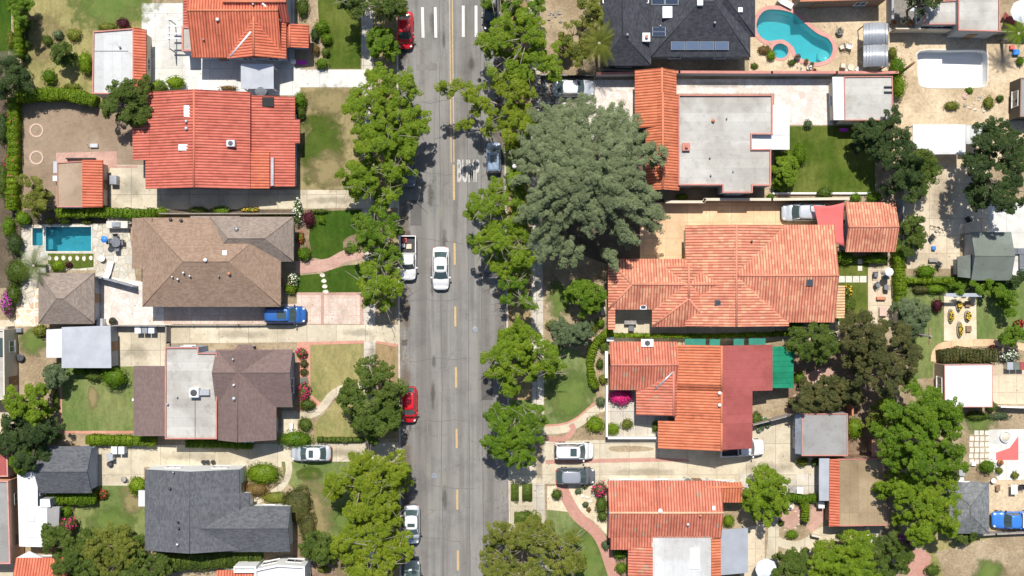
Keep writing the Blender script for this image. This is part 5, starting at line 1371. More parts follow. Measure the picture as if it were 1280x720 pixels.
def hedge(label, pts, width, h, mat, cat='hedge', name='hedge', group=None, sm=True, leaf=.15, dens=105, flowers=None, z0=YARD, fn=.06):
    TREEN[0] += 1; rng = np.random.default_rng(9000 + TREEN[0])
    L = [np.array(W(*p, z0 + h * .9)[:2]) for p in (smooth_line(pts) if sm and len(pts) > 2 else [tuple(map(float, p)) for p in pts])]
    wd = width * S * .5; P = []; Nn = []; ph = rng.uniform(0, 6.28, 4); mb = MB()
    tot = 0
    for a, b in zip(L, L[1:]):
        d = b - a; l = np.linalg.norm(d)
        if l < 1e-6: continue
        d /= l; nrm = np.array((-d[1], d[0]))
        n = int(dens * l * (2 * wd + 1.0 * h)); s = rng.uniform(0, l, n)
        per = 2 * wd + 1.1 * h; q = rng.uniform(0, per, n)
        wv = 1 + .12 * np.sin((tot + s) * 2.1 + ph[0]) + .08 * np.sin((tot + s) * 5.3 + ph[1])
        t = np.where(q < 2 * wd, q - wd, np.where(q < 2 * wd + .55 * h, wd, -wd)) * wv
        hh = h * (1 + .07 * np.sin((tot + s) * 1.7 + ph[2]) + .05 * np.sin((tot + s) * 4.1 + ph[3]))
        z = np.where(q < 2 * wd, hh, rng.uniform(.15, 1, n) * hh) + rng.uniform(-.12, .08, n)
        z -= np.where(q < 2 * wd, .22 * h * np.clip(np.abs(t) / wd, 0, 1.2) ** 4, 0)
        xy = a + d * s[:, None] + nrm * (t + rng.uniform(-.06, .06, n))[:, None]
        P.append(np.column_stack([xy, z + z0])); side = (q >= 2 * wd)[:, None]
        Nn.append(np.where(side, np.append(nrm, 0) * np.sign(t)[:, None], np.array([0, 0, 1.0])) + rng.normal(size=(n, 3)) * .5)
        c0, c1 = a - d * .04, b + d * .04
        mb.bm.faces.ensure_lookup_table()
        q4 = [c0 + nrm * wd * .84, c1 + nrm * wd * .84, c1 - nrm * wd * .84, c0 - nrm * wd * .84]; mb.prism([tuple(v) for v in q4], z0 - .05, z0 + h * .88); tot += l
    me0 = bpy.data.meshes.new('x'); mb.bm.to_mesh(me0); mb.bm.free()
    ev = np.empty(len(me0.vertices) * 3); me0.vertices.foreach_get('co', ev); ev = ev.reshape(-1, 3); ef = np.array([list(p.vertices) for p in me0.polygons]); bpy.data.meshes.remove(me0)
    P = np.concatenate(P); Nn = np.concatenate(Nn)
    me = leaf_mesh(name, P, Nn, leaf, rng, .7, (ev, ef)); o = link(name, me, mat); recenter(o); prop(o, label, cat, group)
    if flowers:
        idx = rng.permutation(len(P))[:int(len(P) * fn)]; idx = idx[P[idx, 2] > z0 + h * .5]
        fm = leaf_mesh('blossom', P[idx] + np.array([0, 0, .06]), Nn[idx], .18, rng, .9); fm.transform(Matrix.Translation(-o.location)); link('blossom', fm, flowers, o, world=False)
    return o
def palm(label, px, py, h, rlen, mat='leaf_mid', n=16, trunk=.16, cat='palm tree', name='palm_tree', group=None, zb=YARD, droop=.5, base=None):
    TREEN[0] += 1; rng = np.random.default_rng(3000 + TREEN[0]); c = W(px, py, h); bb = W(base[0], base[1], 0) if base else c
    root = empty(name, (bb.x, bb.y, zb), label, cat, group); mb = MB(); V = []; F = []
    for k in range(n):
        a = 2 * math.pi * k / n + rng.uniform(-.15, .15); el = rng.uniform(.1, .9); L = rlen * rng.uniform(.75, 1.1); prev = None
        m = 12
        for i in range(m + 1):
            t = i / m; r = L * (t * math.cos(el * (1 - t))) * .98; z = c.z + L * (math.sin(el) * t * .8 - droop * t * t)
            p = np.array((c.x + math.cos(a) * r, c.y + math.sin(a) * r, z))
            if prev is not None:
                side = np.array((-math.sin(a), math.cos(a), 0)); d = p - prev
                wl = .34 * rlen / 2.2 * math.sin(math.pi * min(1, t * .92 + .08)) + .05
                for sgn in (-1, 1):
                    for q in (0, .5):
                        o_ = prev + d * q; tip = o_ + side * sgn * wl + d * .9 + np.array((0, 0, -.10 - wl * .25)); b0 = len(V)
                        V += [o_, o_ + d * .32, tip + d * .1, tip]; F.append((b0, b0 + 1, b0 + 2, b0 + 3))
            prev = p
    me = bpy.data.meshes.new('crown'); me.from_pydata([tuple(v) for v in V], [], F); link('crown', me, mat, root)
    mb.path([(bb.x, bb.y, zb - .05), bb.lerp(c, .5) * 1.0 if False else ((bb.x + c.x) / 2, (bb.y + c.y) / 2, h * .5), (c.x, c.y, h + .1)], [trunk * 1.3, trunk, trunk * .9], 9).build('trunk', 'bark_pale', root)
    return root
def cypress(label, px, py, r, h, mat='leaf_dark', base=None):
    TREEN[0] += 1; rng = np.random.default_rng(TREEN[0] + 77); b = W(base[0], base[1], 0) if base else W(px, py, h * .8)
    root = empty('cypress_tree', (b.x, b.y, YARD), label, 'cypress')
    n = int(500 * h * r * S); t = rng.uniform(0, 1, n) ** .8; rr = r * S * np.sin(np.pi * np.clip(.08 + .88 * t, 0, 1)) ** .6 * rng.uniform(.7, 1.1, n); th = rng.uniform(0, 6.28, n)
    P = np.column_stack([b.x + np.cos(th) * rr, b.y + np.sin(th) * rr, .5 + t * (h - .5)]); Nn = np.column_stack([np.cos(th), np.sin(th), np.full(n, .5)]) + rng.normal(size=(n, 3)) * .4
    link('crown', leaf_mesh('crown', P, Nn, .2, rng, .5, blob_core((b.x, b.y, h * .5), r * S * .6, r * S * .6, h * .48, rng)), mat, root)
    MB().tube((b.x, b.y, .05), (b.x, b.y, h * .5), .12, .06).build('trunk', 'bark', root)

# --- street trees, left row
G1, G2 = 'street trees along the left kerb', 'street trees along the right kerb'
ST = dict(pad=.68, cs=.29, per=64, leaf=.155, tr=.16, gaps=.40, under=.45, shrink=.95, twigs=1)
tree('yellow green street tree cut by the top edge, left kerb above the red sedan', [(450, -2, 26), (482, 0, 24), (492, -16, 16)], 6.5, 'leaf_mid', (482, 5), group=G1, **ST)
tree('small round bright green tree beside the red sedan at the top', [(477, 51, 19)], 4.0, 'leaf_green', (480, 56), group=G1, pad=.5, cs=.26, per=44, leaf=.19, gaps=.1, tr=.10)
tree('wide clumpy street tree over the left kerb just below the white path', [(484, 108, 30), (462, 135, 34), (497, 150, 32), (470, 172, 32), (505, 110, 18), (505, 178, 20)], 7.5, 'leaf_street', (483, 148), group=G1, **ST)
tree('street tree reaching over the beige driveway beside the dark parked car', [(455, 226, 24), (478, 222, 28), (500, 200, 18), (430, 224, 14), (492, 240, 16)], 6.8, 'leaf_street', (484, 226), group=G1, **ST)
tree('rounded street tree left of the white pickup truck bed', [(472, 283, 27), (479, 306, 24), (462, 300, 20)], 6.2, 'leaf_green', (484, 296), group=G1, **ST)
tree('rounded yellow green street tree left of the white pickup truck hood', [(473, 344, 27), (481, 362, 23), (463, 365, 18)], 6.0, 'leaf_street', (485, 350), group=G1, **ST)
tree('dark glossy green street tree leaning over the red hatchback', [(464, 500, 34), (472, 525, 27), (456, 470, 16), (440, 495, 18), (480, 478, 22)], 6.6, 'leaf_mid', (485, 505), group=G1, pad=.7, cs=.32, per=48, leaf=.20, tr=.16, gaps=.16, under=.7)
tree('street tree with grey bare twigs above the white car at the lower left kerb', [(450, 590, 26), (470, 610, 36), (430, 605, 22), (495, 585, 20), (455, 638, 22), (478, 632, 20)], 6.8, 'leaf_yellow', (480, 610), group=G1, **ST)
tree('broad yellow green street tree at the bottom of the left kerb', [(440, 682, 26), (472, 672, 30), (492, 690, 22), (460, 708, 28), (482, 655, 18)], 6.8, 'leaf_yellow', (484, 690), group=G1, **ST)
# right row
tree('street tree at the very top of the right kerb beside the dark parked car', [(640, -4, 20), (620, -14, 18), (662, 2, 20)], 6.5, 'leaf_green', (648, -10), group=G2, **ST)
tree('large street tree right of the white road bars near the top', [(648, 40, 34), (625, 55, 28), (672, 60, 30), (650, 80, 26), (615, 85, 14), (688, 88, 14)], 7.5, 'leaf_street', (648, 55), group=G2, **ST)
tree('street tree with long limbs reaching over the yellow centre line', [(640, 122, 32), (605, 120, 22), (575, 116, 14), (554, 111, 9), (563, 114, 8), (650, 150, 24), (610, 152, 20), (584, 160, 13), (640, 170, 18)], 7.5, 'leaf_yellow', (648, 138), group=G2, **ST)
tree('street tree below the steel grey parked car', [(632, 248, 26), (610, 258, 20), (645, 228, 14), (596, 262, 14), (638, 275, 18)], 7.2, 'leaf_street', (649, 250), group=G2, **ST)
tree('street tree against the lower left side of the large cedar', [(622, 305, 26), (645, 318, 24), (606, 300, 18), (650, 298, 18), (630, 335, 14)], 7.0, 'leaf_street', (650, 312), group=G2, **ST)
tree('small street tree between the cedar and the open right pavement', [(650, 368, 20), (640, 352, 14), (662, 382, 12), (632, 372, 10)], 6.0, 'leaf_green', (651, 366), group=G2, **ST)
tree('isolated clumpy street tree beside the striped lawn on the right', [(648, 440, 32), (678, 445, 28), (625, 450, 22), (645, 470, 22), (655, 418, 20), (690, 432, 12)], 7.2, 'leaf_street', (653, 447), group=G2, **ST)
tree('street tree above the two small clipped verge hedges', [(640, 540, 30), (660, 525, 24), (626, 522, 20), (650, 565, 24), (622, 558, 18), (668, 545, 14)], 6.5, 'leaf_green', (653, 542), group=G2, **ST)
tree('olive toned street tree at the bottom right kerb', [(640, 695, 34), (622, 672, 20), (658, 682, 26), (612, 705, 16), (665, 705, 24)], 7.0, 'leaf_olive', (655, 700), group=G2, **ST)
tree('olive toned tree on the lawn edge at the bottom beside the lime green shrub', [(700, 686, 22), (712, 696, 16), (690, 675, 16), (696, 706, 14)], 5.6, 'leaf_olive', (700, 692), **ST)
# the cedar
tree('huge grey green cedar spreading over the front yard right of the road', [(735, 200, 58), (690, 182, 38), (785, 180, 36), (700, 250, 38), (782, 238, 40), (812, 255, 26), (662, 196, 22), (722, 140, 26), (766, 144, 24), (686, 296, 24), (716, 316, 18), (696, 138, 18), (822, 278, 12), (664, 262, 18), (708, 330, 10), (786, 292, 18), (792, 146, 12), (736, 264, 24), (770, 322, 10), (676, 140, 10), (650, 226, 12), (745, 126, 12)],
     13.5, 'leaf_cedar', (742, 232), name='cedar_tree', cat='cedar', pad=.78, cs=.30, per=72, leaf=.14, gaps=.0, dome=(4.9, 8.0), zs=.6, tr=.42, aspect=.45, under=1.0, radial=.28, space=1.08)
tree('small grey green tree poking up beside the red tile strip', [(820, 194, 14)], 8, 'leaf_cedar', (824, 205), pad=.5, cs=.28, per=50, leaf=.18, gaps=.05, tr=.12)
# other trees
def T(label, blobs, h, mat, **k):
    a = dict(pad=.62, cs=.28, per=60, leaf=.15, gaps=.18, tr=.13, under=.6); a.update(k); return tree(label, blobs, h, mat, **a)
T('dark round tree in front of the cream wall below the cedar', [(733, 371, 22), (722, 362, 12)], 4.8, 'leaf_green', gaps=.05, pad=0.54, cs=.26)
T('low grey green tree casting pointed shadows on the lawn edge', [(702, 420, 14), (718, 420, 14), (732, 414, 12)], 3.4, 'leaf_grey', gaps=.15, pad=0.49, cs=.26, leaf=.17)
T('tree behind the brown dirt court overlapping the garage roof corner', [(150, 122, 24), (172, 112, 22), (165, 135, 22), (142, 132, 14)], 5.5, 'leaf_mid', gaps=.2)
T('dark tree at the left edge beside the hedge corner', [(12, 88, 18), (20, 100, 16), (4, 102, 16), (28, 96, 10)], 4.8, 'leaf_dark')
T('bushy yellow green tree on the dry upper left yard', [(74, 66, 12), (80, 60, 8)], 3.6, 'leaf_mid', pad=0.47, cs=.26, leaf=.18)
T('bright green tree above the hedge wall in the top left corner', [(28, 8, 12), (30, 26, 8)], 4.2, 'leaf_green', pad=0.54, cs=.26)
T('yellowing leafy tree in the corner of the brown dirt court', [(38, 228, 13), (46, 240, 13), (40, 252, 14), (50, 254, 10)], 4.2, 'leaf_olive', pad=0.54, cs=.26)
T('bright yellow green round tree on the left yard', [(32, 506, 25), (20, 500, 16), (44, 515, 14)], 5.2, 'leaf_hedge', gaps=.08, pad=0.57, cs=.26)
T('dark bushy tree just below the bright yellow green tree on the left', [(24, 540, 24), (45, 545, 20), (8, 548, 20), (35, 572, 18), (60, 540, 12)], 5.6, 'leaf_dark', gaps=.12)
T('green tree between the left yard and the slate garage', [(28, 572, 16), (22, 586, 10)], 4.5, 'leaf_green')
T('small grey green tree at the corner of the tan dirt yard', [(68, 468, 13), (64, 478, 9)], 3.2, 'leaf_grey', pad=0.49, cs=.26)
T('shrubby tree at the bottom left beside the magenta bougainvillea', [(90, 695, 28), (70, 680, 20), (110, 712, 24)], 4.6, 'leaf_mid', gaps=.08)
T('olive toned tree in the bottom left thicket', [(125, 685, 26), (150, 690, 24), (138, 710, 24)], 4.8, 'leaf_olive', gaps=.08)
T('green tree at the right end of the bottom left thicket', [(175, 700, 24), (160, 715, 20), (192, 710, 18), (172, 680, 12)], 4.4, 'leaf_mid', gaps=.08)
T('dark green tree beside the brown dirt at the bottom of the left lawn', [(396, 683, 18), (408, 692, 10), (385, 688, 10)], 3.6, 'leaf_mid', gaps=.05, pad=0.51, cs=.26)
T('feathery tree between the sandy front yard and the charcoal roof', [(715, 40, 14), (722, 62, 16), (735, 8, 14), (740, 20, 14)], 5.0, 'leaf_olive', gaps=.25)
T('dark green tree hanging over the top right corner building', [(1160, 4, 16), (1148, -6, 16)], 6.0, 'leaf_dark')
T('large dark oak on the right edge above the tan concrete', [(1240, 180, 26), (1258, 190, 26), (1230, 210, 22), (1255, 222, 28), (1240, 240, 24), (1266, 244, 20), (1272, 205, 18), (1240, 160, 16)], 9.0, 'leaf_dark', tr=.28, gaps=.06, pad=0.74, cs=.26)
T('dark spreading tree at the right end of the lush back lawn', [(1130, 192, 16), (1120, 176, 16), (1136, 232, 22), (1124, 215, 16), (1112, 196, 12)], 6.5, 'leaf_dark', gaps=.1)
T('bright leafy tree overhanging the tan concrete right of the dark tree', [(1154, 205, 17), (1160, 220, 14), (1150, 232, 16), (1144, 190, 10)], 5.6, 'leaf_mid', gaps=.18)
T('dark round tree at the corner of the lush back lawn below the garage', [(1095, 172, 22), (1080, 166, 12), (1100, 185, 14)], 5.2, 'leaf_dark', gaps=.05, pad=0.57, cs=.26)
T('dark small tree against the right wall of the grey garage', [(1112, 146, 15), (1118, 152, 10)], 4.8, 'leaf_dark', gaps=.08, pad=0.54, cs=.26)
T('round bright green tree at the left of the lush back lawn', [(983, 212, 17), (988, 207, 11)], 3.8, 'leaf_hedge', gaps=.05, pad=0.51, cs=.26, leaf=.18)
T('green tree at the left side of the tan concrete yard', [(1143, 288, 15), (1142, 304, 15), (1148, 278, 9)], 4.2, 'leaf_mid', gaps=.08, pad=0.51, cs=.26)
T('leafy green tree right of the green awning', [(1020, 420, 24), (1008, 432, 18), (1035, 432, 18), (1025, 442, 14)], 5.0, 'leaf_mid', gaps=.08, pad=0.57, cs=.26)
T('large brownish olive tree in the middle of the right back yards', [(1095, 430, 34), (1080, 415, 26), (1110, 455, 32), (1120, 425, 24), (1085, 460, 24), (1110, 480, 18), (1135, 450, 18)], 7.5, 'leaf_brownish', gaps=.06, tr=.24, pad=0.68, cs=.26)
T('wide low olive tree above the grey garage with pink edging', [(1020, 496, 20), (1040, 492, 22), (1060, 496, 18), (1006, 502, 14), (1050, 482, 12)], 4.2, 'leaf_brownish', gaps=.04, pad=0.54, cs=.26, leaf=.18)
T('tall bright green tree, upper of the pair on the right', [(1150, 515, 34), (1165, 545, 34), (1135, 550, 32), (1175, 520, 24), (1185, 560, 22), (1155, 580, 30), (1130, 515, 20), (1190, 580, 16)], 9.5, 'leaf_green', gaps=.10, tr=.28, pad=0.74, cs=.26)
T('tall yellow green tree overhanging the ochre garage, lower of the pair on the right', [(1140, 625, 30), (1165, 635, 30), (1175, 610, 22), (1150, 655, 24), (1180, 650, 16), (1125, 610, 16), (1185, 630, 14)], 8.0, 'leaf_street', gaps=.12, tr=.24, pad=0.70, cs=.26)
T('olive shrubby tree left of the tall green tree', [(1095, 528, 14), (1100, 515, 12)], 4.0, 'leaf_olive', pad=0.51, cs=.26)
T('round tree over the end of the patio right of the long red roof', [(955, 615, 24), (968, 628, 20), (945, 632, 18), (958, 642, 12), (972, 606, 12)], 5.2, 'leaf_street', gaps=.08, pad=0.57, cs=.26)
T('green tree at the bottom edge, left of the yellow green one', [(990, 712, 20), (1004, 708, 12), (975, 718, 12)], 4.6, 'leaf_mid', gaps=.08, pad=0.57, cs=.26)
T('large yellow green tree at the bottom edge right of centre', [(1052, 700, 28), (1070, 692, 24), (1035, 710, 22), (1078, 712, 22), (1060, 682, 16)], 5.8, 'leaf_street', gaps=.1)
T('green tree at the bottom edge next to the magenta flowers', [(1112, 695, 22), (1126, 700, 16), (1105, 712, 18), (1118, 680, 12)], 5.4, 'leaf_mid', gaps=.1)
T('shrubby tree at the lower right by the silver garage corner', [(1205, 670, 12), (1218, 668, 8)], 3.0, 'leaf_mid', pad=0.47, cs=.26)
T('grey green olive tree on the right margin above the green lawn', [(1140, 385, 14), (1150, 395, 13), (1132, 398, 12), (1142, 410, 10)], 3.8, 'leaf_grey', gaps=.18, pad=0.51, cs=.26)
T('leafy bush tree at the right edge beside the green lawn', [(1258, 372, 11), (1266, 382, 10), (1252, 365, 8)], 3.4, 'leaf_green', pad=0.49, cs=.26)
T('leafy bush tree under the right edge wall with red flowers', [(1270, 418, 10), (1262, 424, 8)], 3.0, 'leaf_green', pad=0.46, cs=.26)
T('dark tree at the right edge below the white patio', [(1274, 350, 9), (1266, 352, 7)], 3.2, 'leaf_dark', pad=0.46, cs=.26)
T('green bushes row tree below the grey green shed', [(1215, 355, 9), (1232, 358, 11), (1250, 357, 9), (1200, 360, 8)], 2.6, 'leaf_green', pad=0.46, cs=.26, tr=.06)
palm('feathery green palm beside the charcoal roof', 749, 54, 4.6, 2.6, 'leaf_olive', 22)
palm('palm at the top right corner near the white parasol', 1273, 42, 4.0, 1.9, 'leaf_hedge', 15)
palm('palm with long bare fronds over the terrace corner below the rectangular pool', 42, 332, 3.4, 2.4, 'leaf_mid', 11)
palm('spiky pale palm at the upper left edge', 8, 76, 3.6, 1.6, 'leaf_grey', 13)
cypress('slim dark cypress at the right end of the lush back lawn', 1131, 205, 8, 7.0, base=(1122, 210))

# --- hedges
hedge('thick clipped green hedge along the top of the brown dirt court', [(18, 119), (40, 118), (80, 117), (116, 125)], 15, 1.8, 'leaf_hedge')
hedge('narrow clipped green hedge down the left side of the brown dirt court', [(14, 122), (14, 175), (13, 230), (12, 262)], 11, 1.8, 'leaf_hedge', flowers='petal_magenta', fn=.02)
hedge('thin clipped hedge along the left edge of the dry upper left yard', [(20, -20), (20, 30), (21, 70)], 7, 2.0, 'leaf_hedge')
hedge('green hedge behind the rectangular pool', [(70, 266), (100, 265), (131, 265)], 12, 1.5, 'leaf_hedge')
hedge('green hedge above the pool terrace, right of the gap', [(133, 265), (165, 267), (192, 266)], 12, 1.4, 'leaf_green')
hedge('low green hedge along the left end of the lower driveway, behind the lawn', [(107, 550), (150, 551), (192, 552)], 12, 1.2, 'leaf_hedge')
hedge('low green hedge under the eave of the cocoa brown roof', [(232, 555), (270, 555), (314, 557)], 10, 1.0, 'leaf_green')
hedge('dark green hedge below the slate garage', [(58, 622), (85, 624), (118, 623)], 14, 1.4, 'leaf_green')
hedge('thin low hedge with yellow tips along the lower driveway and lawn', [(396, 549.5), (425, 550), (453, 549.5)], 6, .6, 'leaf_mid')
hedge('curved clipped green hedge around the front bed right of the striped lawn', [(764, 415), (752, 422), (741, 436), (738, 455), (741, 475), (746, 485)], 9, 1.1, 'leaf_hedge')
hedge('long thin hedge between the salmon tiled house and the maroon roofed house', [(764, 419), (830, 420), (900, 420), (990, 417)], 5, 1.0, 'leaf_hedge')
hedge('clipped hedge to the left of the tan concrete yard', [(1126, 308), (1126, 335), (1127, 352), (1128, 385)], 12, 1.8, 'leaf_hedge')
hedge('low clipped hedge below the tan concrete yard', [(1134, 351), (1165, 351), (1203, 350)], 6, 1.0, 'leaf_hedge')
hedge('ivy covered hedge with rusty patches above the bright white roof', [(1178, 446), (1200, 444), (1225, 445), (1246, 446)], 17, 1.9, 'leaf_brownish')
hedge('clipped hedge along the path below the small round tree, lower right', [(1005, 624), (1008, 635), (1007, 652)], 9, 1.2, 'leaf_hedge')
hedge('green hedge at the foot of the round tree beside the patio, lower right', [(985, 622), (1000, 624), (1022, 623)], 9, 1.0, 'leaf_green')
hedge('shrubby green hedge below the slate grey house', [(205, 702), (240, 703), (290, 699), (325, 697)], 20, 1.5, 'leaf_mid')
hedge('narrow planting of shrubs along the front wall of the cocoa roofed house', [(325, 271), (345, 270), (370, 270)], 0.1 + 5, .6, 'leaf_olive')
for lab, x0, y0, x1, y1 in (('square clipped verge hedge, left of the upper pair on the right pavement', 638, 604, 649, 627), ('square clipped verge hedge, right of the upper pair on the right pavement', 652, 604, 666, 627), ('square clipped verge hedge nearest the bottom olive street tree', 642, 640, 666, 655)):
    hedge(lab, [(x0 + 1, (y0 + y1) / 2), (x1 - 1, (y0 + y1) / 2)], y1 - y0, .45, 'leaf_mid', group='clipped verge hedges on the right pavement', sm=False)
# ground-cover masses
shrub('brownish green spreading ground cover left of the dry front lawn', 372, 632, 20, 24, 1.0, 'leaf_brownish', 'ground cover', 'ground_cover', rough=.2)
shrub('lower lobe of brownish ground cover in front of the slate grey house', 384, 658, 11, 22, .9, 'leaf_brownish', 'ground cover', 'ground_cover')
shrub('mixed yellow green ground cover by the curved path', 345, 622, 20, 8, .6, 'leaf_olive', 'ground cover', 'ground_cover')
shrub('lush rounded bush between driveway and curved path', 328, 592, 24, 14, 1.5, 'leaf_hedge')
shrub('rust tinged bush below the lush rounded bush by the path', 320, 612, 16, 9, 1.1, 'leaf_rust')
shrub('dark green dome bush at the nose of the white roofed sedan in the driveway', 369, 549, 23, 11, 1.6, 'leaf_green')
SH0 = [
 ('dark leafy bank at the far left above the magenta hedge flowers', 3, 160, 7, 22, 1.2, 'leaf_dark', None), ('mottled bushes at the far left edge beside the narrow hedge', 3, 225, 7, 24, 1.1, 'leaf_mid', None),
 ('bright bushes at the far left edge below the narrow hedge', 10, 283, 8, 14, 1.1, 'leaf_green', None), ('low bushes at the far left beside the deep green lawn', 13, 50, 5, 14, 1.0, 'leaf_olive', None),
 ('grey green scrub at the top of the left margin hedge', 30, 44, 5, 8, .9, 'leaf_dark', None), ('dry weeds at the back of the pale garage', 134, 33, 12, 5, .5, 'leaf_olive', None), ('dry weeds along the hedge above the dirt court', 90, 108, 12, 4, .5, 'leaf_olive', None),
 ('weeds at the lower left corner of the tan dirt yard', 70, 500, 4, 18, .6, 'leaf_mid', None), ('fern like plants behind the left lawn edge', 70, 545, 9, 5, .8, 'leaf_mid', None), ('clump of brown grass in the bottom yard by the slate house', 405, 712, 8, 5, .5, 'leaf_olive', None)]
